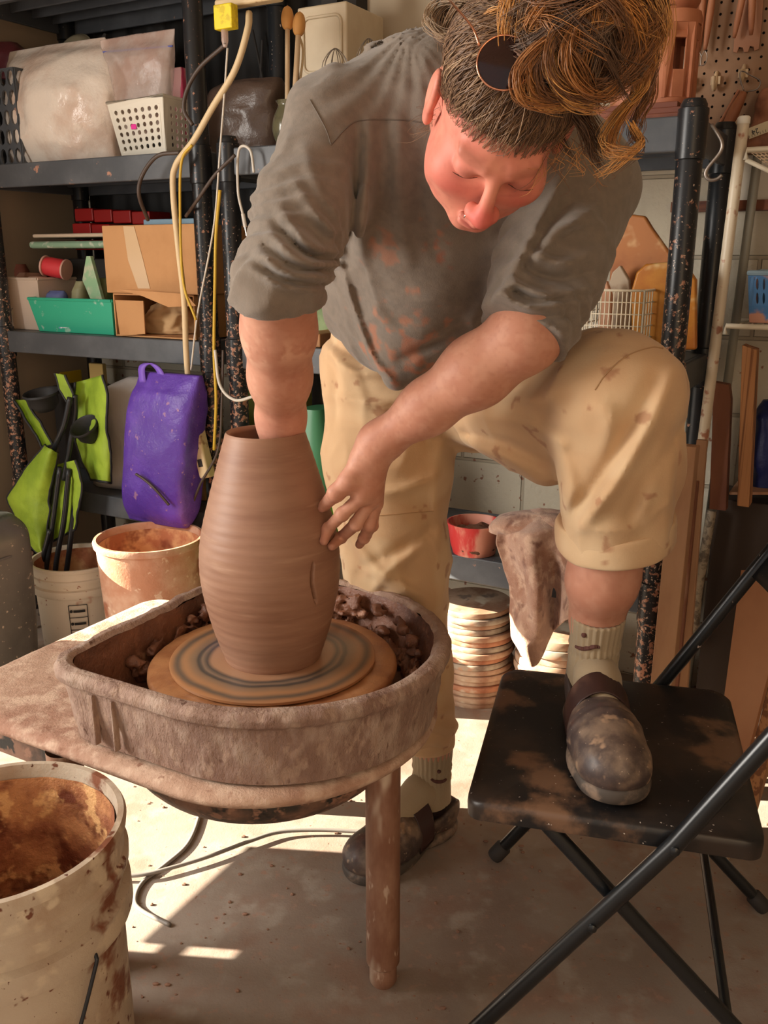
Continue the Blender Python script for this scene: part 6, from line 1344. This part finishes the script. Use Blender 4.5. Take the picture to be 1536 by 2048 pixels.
tag(plate('plaster_piece', [(1216, 700), (1214, 580), (1224, 545), (1240, 530), (1258, 560), (1262, 620), (1262, 700)], .15, .02, M('grey_plaster', (176, 160, 140), .8, var=((140, 116, 98), 8, .45, .6)), bevel=.004), 'grey plaster shard beside the ochre form in the basket', 'plaster')
tag(plate('plaster_piece', [(1190, 700), (1200, 600), (1212, 560), (1222, 590), (1222, 700)], .10, .02, M('pink_clay_dry', (206, 158, 130), .8), bevel=.004), 'pinkish wedge nearest the elbow in the wire basket', 'plaster')
for i, (x0, x1, y0) in enumerate(((1290, 1330, 600), (1165, 1280, 650))): bx('white_box', x0, y0, x1, 700, .22 if i else .17, .05, m_white, ('white carton low in the wire basket near the post', 'pale carton at the knee end of the wire basket')[i], 'box', zb=zb_ + .003)
# ================================================================ on top of the right end
Zt = SH[2]
for i in range(3):
    p0, p1 = hit(1284 - 40, 212 - i * 7, .04 + .012 * i), hit(1368, 212 - i * 7, .04 + .012 * i); s0, s1 = np.dot(p0 - SO, E1), np.dot(p1 - SO, E1)
    mb = MB(); mb.sbox(s0 - .12, s1 - .006 * i, .04 + .012 * i, .24, Zt + .001 + .0125 * i, Zt + .0125 * (i + 1)); tag(mb.build('wooden_board', M('red_brown_board', (150, 88, 62), .6, var=((112, 60, 42), 5, .45, .6), stretch=(1, 1, .2)), bevel=.0015), ('bottom red brown board under the clay lantern', 'middle red brown board under the clay lantern', 'top red brown board under the clay lantern')[i], 'board', 'boards under the clay lantern')
zb_ = Zt + .0385; c = hit(1338, 182, .15); R_ = (1388 - 1288) / 2 * np.dot(c - CAM, CAMF) / FPX; c[2] = zb_; H_ = hit(1338, 30, .15)[2] - zb_
m_terra = M('leather_hard_terracotta', (178, 112, 78), .65, var=((156, 92, 62), 6, .4, .65), bump=[(40, .2, .002)])
ln = thing('clay_lantern', c, 'six sided terracotta lantern with cut out windows on the boards', 'lantern')
mb = MB(); n = 6; ang0 = math.atan2(-E2[1], -E2[0]) + .30 - PI / 6 + .25
def hexp(k, r, z): a = ang0 + 2 * PI * k / n; return c + np.array([math.cos(a) * r, math.sin(a) * r, z])
for k in range(n):
    a, b = hexp(k, R_ * .98, .012), hexp(k + 1, R_ * .98, .012); a1, b1 = hexp(k, R_, H_ * .86), hexp(k + 1, R_, H_ * .86); q = quad(a, b, b1, a1)
    m = MB()
    for (u0, u1, v0, v1) in ((0, .28, 0, 1), (.72, 1, 0, 1), (.28, .72, 0, .38), (.28, .72, .80, 1)): m.add([q(u0, v0), q(u1, v0), q(u1, v1), q(u0, v1)], [(0, 1, 2, 3)])
    m.build('window_panel', m_terra, ln, smooth=0, solid=.012, weld=True)
    m = MB(); m.tube([a, a1], .006, 8); m.build('corner_rib', m_terra, ln)
mb.lathe([(0, 0), (R_ * 1.02, 0), (R_ * 1.03, .012), (R_ * .9, .016), (0, .016)], c, 40); mb.build('base', m_terra, ln, smooth=40)
mb = MB(); mb.lathe([(R_ * .8, H_ * .86), (R_ * 1.04, H_ * .86), (R_ * 1.06, H_ * .93), (R_ * 1.0, H_), (R_ * .8, H_), (R_ * .8, H_ * .86)], c, 40); mb.build('top_ring', m_terra, ln, smooth=40)
mb = MB(); mb.cyl(c + EZ * .017, c + EZ * .06, .016); tag(mb.build('candle', m_white, bevel=.002), 'white candle inside the terracotta lantern', 'candle')
mb = MB(); mb.lathe(spline([(R_ * .7, H_ + .001, 0), (R_ * .95, H_ + .03, 0), (R_ * .6, H_ + .09, 0), (R_ * .2, H_ + .12, 0), (.001, H_ + .125, 0)], 24)[:, :2].tolist(), c, 40); tag(mb.build('clay_dome', m_terra, smooth=180), 'domed terracotta cap resting on the lantern', 'pottery')
c2 = hit(1268, 200, .17); c2[2] = zb_; mb = MB(); mb.lathe(spline([(.05, 0, 0), (.058, .08, 0), (.055, .16, 0), (.04, .20, 0), (.001, .21, 0)], 30)[:, :2].tolist(), c2, 40); tag(mb.build('clay_cylinder', M('coppery_clay', (186, 122, 92), .5, bump=[(60, .8, .006)]), smooth=180), 'rough coppery clay form behind the hanging curls', 'pottery')
# ================================================================ pegboard and hanging tools
s0 = sx(1372, 200, WD - .03); s1 = s0 + .95; zb_, zt_ = hit(1450, 312, WD - .03)[2], 2.55
pgb = thing('pegboard', S((s0 + s1) / 2, WD - .03, zb_), 'brown pegboard of hanging pottery tools at the upper right', 'pegboard')
m_peg = M('pegboard_hardboard', (150, 116, 88), .7, var=((128, 96, 72), 4, .4, .7)); nx_, nz_ = int((s1 - s0) / .0254), int((zt_ - zb_) / .0254)
mb = MB(); mb.perf(quad(S(s0, WD - .03, zb_), S(s0 + nx_ * .0254, WD - .03, zb_), S(s0 + nx_ * .0254, WD - .03, zb_ + nz_ * .0254), S(s0, WD - .03, zb_ + nz_ * .0254)), nx_, nz_, .13); mb.build('board', m_peg, pgb, smooth=0, weld=True)
mb = MB(); mb.sbox(s0, s0 + nx_ * .0254, WD - .024, WD - .006, zb_, zb_ + nz_ * .0254); mb.build('hole_shade', M('hole_shade_paint', (20, 17, 15), .9), pgb, smooth=0)  # near black slab that paints the shade inside the holes
PD = WD - .03
m_hook = M('cream_hook', (196, 170, 136), .5)
for x, y, lab in ((1384, 165, 'cream hook at the left edge of the pegboard beside the lantern'), (1432, 162, 'empty cream hook in the middle of the pegboard row'), (1487, 148, 'cream hook carrying the wooden handled loop tool'), (1474, 256, 'cream hook low beside the white pole')):
    p = hit(x, y, PD); mb = MB(); mb.tube(spline([p + EZ * .018, p - E2 * .006 + EZ * .012, p - E2 * .010 - EZ * .01, p - E2 * .018 - EZ * .022, p - E2 * .030 - EZ * .012, p - E2 * .032 + EZ * .006], 20), .0048, 8); mb.box(p - E2 * .004, (.022, .008, .018), (E1, E2, EZ)); tag(mb.build('peg_hook', m_hook, smooth=60), lab, 'hook', 'cream pegboard hooks')
m_tool = M('clay_stained_wood', (168, 110, 76), .6, var=((140, 84, 56), 8, .4, .65), stretch=(1, 1, .3))
for i, (xt, yt, xm, ym, lab) in enumerate(((1400, -30, 1380, 100, 'trimming tool hanging leftmost on the pegboard'), (1408, -30, 1398, 102, 'middle trimming tool of the three on the pegboard'), (1428, -30, 1410, 100, 'trimming tool hanging rightmost of the three on the pegboard'))):
    a, b = hit(xt, yt, PD - .03 - .008 * i), hit(xm, ym, PD - .025 - .008 * i); ax = b - a; o = thing('trimming_tool', b, lab, 'tool', 'trimming tools on the pegboard')
    mb = MB(); P = np.array([a + ax * t for t in np.linspace(0, 1, 14)]); mb.tube(P, [.004 + .0045 * math.sin(PI * (.15 + .85 * t)) ** .8 for t in np.linspace(0, 1, 14)], 12); mb.build('handle', m_tool, o, smooth=180)
    e = ax / np.linalg.norm(ax); lp = [b, b + e * .014 + E1 * .007, b + e * .030 + E1 * .005, b + e * .032 - E1 * .005, b + e * .014 - E1 * .006, b]; mb = MB(); mb.tube(spline(lp, 24), .0013, 6); mb.build('wire_loop', m_metal, o, smooth=180)
rib = [(1466, 104), (1470, 60), (1480, 20), (1484, -30), (1528, -30), (1524, 40), (1518, 98), (1508, 102), (1507, 94), (1500, 92), (1496, 104), (1488, 105), (1485, 95), (1478, 94), (1474, 106)]
tag(plate('notched_scraper', rib, PD - .012, .005, M('clay_coated_steel', (166, 118, 90), .6), bevel=.001), 'flat notched scraper hanging behind a wooden handle', 'tool')
for (x0, y0, x1, y1, r_, lab) in ((1506, -40, 1502, 70, .0085, 'short wooden handle hanging over the notched scraper'), (1490, -30, 1468, 76, .008, 'dark slanting wooden handle left of the notched scraper')):
    a, b = hit(x0, y0, PD - .035), hit(x1, y1, PD - .030); mb = MB(); mb.tube([a * (1 - t) + b * t for t in np.linspace(0, 1, 10)], [r_ * (1 - .5 * t ** 4) for t in np.linspace(0, 1, 10)], 12); tag(mb.build('clay_tool', m_tool, smooth=180), lab, 'tool')
lt_ = thing('loop_tool', hit(1470, 230, PD - .04), 'wooden handled wire loop tool hanging from a hook', 'tool')
a, b = hit(1488, 184, PD - .035), hit(1444, 272, PD - .045); mb = MB(); mb.tube([a * (1 - t) + b * t for t in np.linspace(0, 1, 12)], [.008 + .006 * math.sin(PI * t) for t in np.linspace(0, 1, 12)], 12); mb.build('handle', m_tool, lt_, smooth=180)
mb = MB(); mb.tube(spline([hit(1488, 182, PD - .035), hit(1480, 155, PD - .036), hit(1484, 142, PD - .036), hit(1500, 150, PD - .036), hit(1520, 162, PD - .036), hit(1514, 178, PD - .036), hit(1492, 184, PD - .036)], 30), .0016, 6); mb.build('wire_loop', m_metal, lt_, smooth=180)
mb = MB(); a, b = hit(1478, 180, PD - .02), hit(1438, 250, PD - .02); mb.tube([a, b], .004, 8); tag(mb.build('thin_stick', m_tool), 'thin wooden stick behind the loop tool handle', 'stick')
sack('tool_pouch', [(300, 1496, 1560, .02), (250, 1500, 1570, .025), (210, 1512, 1575, .025), (178, 1526, 1570, .012)], PD - .06, M('clay_leather', (160, 108, 80), .6, var=((120, 74, 54), 10, .4, .6)), 'clay stained bundle hanging at the right edge of the pegboard', 'bundle', crum=.012)
tm = thing('tape_measure', hit(1520, 262, PD - .09), 'cream tape measure strip with numbers at the right edge', 'tape measure')
T0, T1 = hit(1496, 268, PD - .10), hit(1570, 240, PD - .10); tu = (T1 - T0) / np.linalg.norm(T1 - T0); tv_ = np.cross(tu, -E2); tv_ = tv_ / np.linalg.norm(tv_)
mb = MB(); mb.box((T0 + T1) / 2, (np.linalg.norm(T1 - T0), .0012, .024), (tu, E2, tv_)); mb.build('strip', M('tape_cream', (206, 190, 156), .5), tm)
for txt, q in (('24', .016), ('23', .058)):
    V_, F_ = text_mesh(txt, .016); p = T0 + tu * q - E2 * .0012; sg_ = -1; mb = MB(); mb.add([p - tu * v[0] - tv_ * (v[1] * (1 if tv_[2] > 0 else -1)) - E2 * v[2] for v in V_], F_); mb.build('numeral', ck_, tm, smooth=0, fixn=False)
mb = MB()
for k in range(14): p = T0 + tu * (.004 + .006 * k) - E2 * .001 - EZ * .008; mb.box(p, (.0008, .0006, .006), (tu, E2, tv_))
mb.build('tick_marks', ck_, tm, smooth=0)
# ================================================================ S hook on the post
mb = MB(); mb.tube(spline([hit(1424, 250, -.03), hit(1432, 262, -.04), hit(1444, 285, -.05), hit(1440, 305, -.05), hit(1416, 335, -.05), hit(1411, 350, -.05), hit(1420, 360, -.05), hit(1434, 358, -.05), hit(1444, 350, -.05)], 40), .0036, 10); tag(mb.build('s_hook', m_metal, smooth=180), 'steel hook hanging at the top of the right black post', 'hook')
# ================================================================ white pole rack with baskets, right edge
rk = thing('wire_rack', on(1340, 1420, 0), 'white tube rack with wire shelves at the right edge', 'rack')
m_pole = M('dirty_white_tube', (214, 200, 176), .4, spots=[((170, 116, 90), 24, .64, .04), ((190, 150, 124), 60, .68, .03)])
tp = hit(1488, 238, .22); d_ = (hit(1396, 960, .20) - tp); bt = tp + d_ * (tp[2] / (tp[2] - hit(1396, 960, .20)[2]))
mb = MB(); mb.tube([bt, tp], .0125, 20); mb.build('pole', m_pole, rk, smooth=50)
mb = MB(); mb.lathe([(.0135, -.01), (.0135, .003), (.010, .006), (0, .006)], tp, 20); mb.build('pole_cap', m_white, rk, smooth=50)
rp = hit(1516, 330, .45); mb = MB(); mb.tube([np.array([rp[0] - .05, rp[1] - .01, .0]), rp + EZ * .1], .011, 16); mb.build('pole', M('grey_tube', (150, 146, 132), .5), rk, smooth=50)
zs = hit(1470, 650, .20)[2]; a = on(1452, 652, zs); mb = MB(); mb.tube([a - EZ * .018, a, a + E1 * .4], .006, 10); mb.tube([a + E2 * .22, a + E2 * .22 + E1 * .4], .005, 10)
for k in range(16): q = a + E1 * (.02 + .024 * k); mb.tube([q, q + E2 * .22], .0022, 6)
mb.build('wire_shelf', m_wire, rk, smooth=180)
zs2 = hit(1500, 300, .2)[2]; a2 = on(1494, 300, zs2); mb = MB(); mb.tube([a2 - EZ * .02, a2, a2 + E1 * .35], .006, 10); mb.tube([a2 - EZ * .02, a2 + E1 * .05 - EZ * .045, a2 + E1 * .10 - EZ * .05, a2 + E1 * .35 - EZ * .05], .005, 10); mb.build('tray_frame', m_wire, rk, smooth=180)
mb = MB(); mb.perf(quad(a2 - E2 * .0, a2 + E1 * .3, a2 + E1 * .3 - EZ * .045 + E1 * .01, a2 + E1 * .06 - EZ * .045), 34, 7, .36); mb.perf(quad(a2, a2 + E1 * .3, a2 + E1 * .3 + E2 * .2, a2 + E2 * .2), 34, 20, .36); mb.build('mesh_tray', M('tan_mesh', (176, 150, 120), .6), rk, smooth=0, weld=True)
bb_ = thing('plastic_basket', a + E1 * .12 + E2 * .08 + EZ * .004, 'blue plastic basket smeared with clay on the rack shelf', 'basket')
m_bb = M('blue_plastic_clay', (62, 106, 150), .5, var=((176, 122, 96), 14, .46, .58)); s0 = sx(1500, 640, .24); zb_ = zs + .005; zt_ = hit(1500, 546, .22)[2]
bs_ = [S(s0, .24, zb_), S(s0 + .2, .24, zb_), S(s0 + .2, .38, zb_), S(s0, .38, zb_)]; bt_ = [p + EZ * (zt_ - zb_) + (E1 * (-.012 if i in (0, 3) else .012)) + E2 * (-.012 if i < 2 else .012) for i, p in enumerate(bs_)]
for i in range(4):
    j = (i + 1) % 4; mb = MB(); q4 = (bs_[i], bs_[j], bt_[j], bt_[i]); mb.perf(inset(*q4, .05, .95, .35, .92), 14, 2, .20, .42); q = quad(*q4)
    for (u0, u1, v0, v1) in ((0, 1, 0, .35), (0, 1, .92, 1), (0, .05, .35, .92), (.95, 1, .35, .92)): mb.add([q(u0, v0), q(u1, v0), q(u1, v1), q(u0, v1)], [(0, 1, 2, 3)])
    mb.build('basket_wall', m_bb, bb_, smooth=0, solid=.003, weld=True)
mb = MB(); mb.tube(bt_, .006, 8, closed=True); mb.build('rim', M('blue_rim', (120, 140, 150), .5), bb_); mb = MB(); mb.add(bs_, [(0, 1, 2, 3)]); mb.build('base', m_bb, bb_, solid=.003)
# ================================================================ lumber leaning at the right
m_lum = M('stained_plank', (178, 138, 104), .7, var=((150, 106, 78), 5, .42, .62), spots=[((196, 160, 130), 12, .66, .05)], stretch=(1, 1, .25)); m_dkw = M('reddish_plank', (132, 84, 60), .7, var=((106, 62, 44), 5, .42, .62), spots=[((186, 150, 124), 9, .68, .04)], stretch=(1, 1, .25))
def plank(name, pts, d, th, mat, lab): return tag(plate(name, pts, d, th, mat, bevel=.002), lab, 'board')
def lean(name, xt, yt, xb, wpx, d0, d1, th, mat, lab):
    """board leaning: top edge centre at pixel (xt,yt) in plane d0, foot on the floor at plane d1"""
    t = hit(xt, yt, d0); r = None
    f = None
    for yy in np.arange(1000, 2000, 1.0):
        q = hit(xb, yy, d1)
        if q[2] <= 0: f = q; break
    z = np.dot(t - CAM, CAMF); w_ = wpx * z / FPX; ax = f - t; mb = MB(); L_ = np.linalg.norm(ax); ax /= L_; n = np.cross(E1, ax); n /= np.linalg.norm(n); n = n if n[1] > 0 else -n
    mb.box((t + f) / 2 + n * th / 2 + EZ * .004, (w_, th, L_ - .008), (np.cross(ax, n), n, ax)); return tag(mb.build(name, mat, bevel=.002), lab, 'board')
lean('plank', 1370, 892, 1300, 44, -.04, -.10, .045, m_lum, 'pale plank leaning just right of the raised trouser leg')
lean('plank', 1388, 962, 1330, 17, .04, -.02, .016, m_dkw, 'narrow reddish batten leaning behind the pale plank')
lean('plank', 1403, 880, 1352, 20, .10, .04, .02, m_lum, 'second pale batten leaning beside the white pole')
plank('plank', [(1428, 764), (1458, 770), (1462, 800), (1452, 1022), (1418, 1018), (1426, 800)], .23, .03, m_dkw, 'dark reddish plank hanging below the rack shelf right of the pole')
plank('plywood_strip', [(1484, 690), (1513, 700), (1498, 1015), (1474, 1012)], .16, .05, m_ply, 'layered plywood strip edge on below the blue basket')
plank('shelf_board', [(1458, 984), (1600, 984), (1600, 990), (1458, 990)], .24, .2, m_lum, 'tan board lying level behind the hanging planks')
mb = MB(); mb.tube([hit(1424, 1020, .27), hit(1396, 1180, .27), hit(1385, 1300, .27)], .012, 14); tag(mb.build('pipe', M('speckled_pipe', (150, 136, 116), .6, var=((96, 84, 70), 60, .45, .6)), smooth=60), 'speckled grey pipe standing below the reddish plank', 'pipe')
sack('blue_bag', [(975, 1505, 1590, .05), (900, 1508, 1595, .06), (830, 1516, 1595, .05), (800, 1530, 1590, .02)], .34, M('navy_plastic', (26, 34, 84), .4, bump=[(16, .5, .008)]), 'navy blue plastic bag in the dark at the right edge', 'bag')
q = [on(1408, 1690, .002), on(1444, 1708, .002), hit(1590, 1140, .12), hit(1482, 1140, .12)]; n_ = np.cross(q[1] - q[0], q[3] - q[0]); n_ /= np.linalg.norm(n_); n_ = n_ if n_[1] > 0 else -n_
mb = MB(); mb.prism(q, n_ * .018); tag(mb.build('plywood_sheet', M('plywood_face', (176, 126, 90), .6, var=((156, 106, 74), 3, .4, .65), stretch=(1, 1, .2)), bevel=.001), 'tilted plywood sheet leaning behind the folding chair at right', 'board')
q2 = [q[1] + n_ * .0185, q[1] + n_ * .0185 + E1 * .03, q[2] + n_ * .0185 + E1 * .05, q[2] + n_ * .0185]
mb = MB(); mb.prism(q2, n_ * .02); tag(mb.build('plank', m_ply, bevel=.001), 'layered plywood offcut behind the tilted sheet at the right edge', 'board')
s0 = sx(1420, 1100, .30); mb = MB(); mb.sbox(s0, s0 + .6, .30, .46, 0, .62); tag(mb.build('dark_backing_box', M('dark_backing', (52, 40, 32), .8), bevel=.004), 'added dark box supplying the darkness behind the leaning plywood', 'cabinet')  # box added to darken the area behind the plywood
c = on(1255, 1655, 0); mb = MB(); mb.lathe([(0, 0), (.024, 0), (.030, .012), (.033, .05), (.028, .05), (.024, .012), (0, .008)], c, 32); tag(mb.build('plant_pot', M('orange_plastic', (206, 130, 50), .5), smooth=50), 'small orange pot on the floor behind the chair seat', 'pot')
p = on(1436, 1712, 0); mb = MB(); mb.prism([p + E1 * -.012, p + E1 * .024 + E2 * .012, p + E1 * .02 - E2 * .008], EZ * .016); tag(mb.build('wood_chip', M('pale_chip', (190, 160, 132), .8)), 'pale wedge chip on the floor beside the plywood sheet', 'chip')
for k in range(60):
    pass
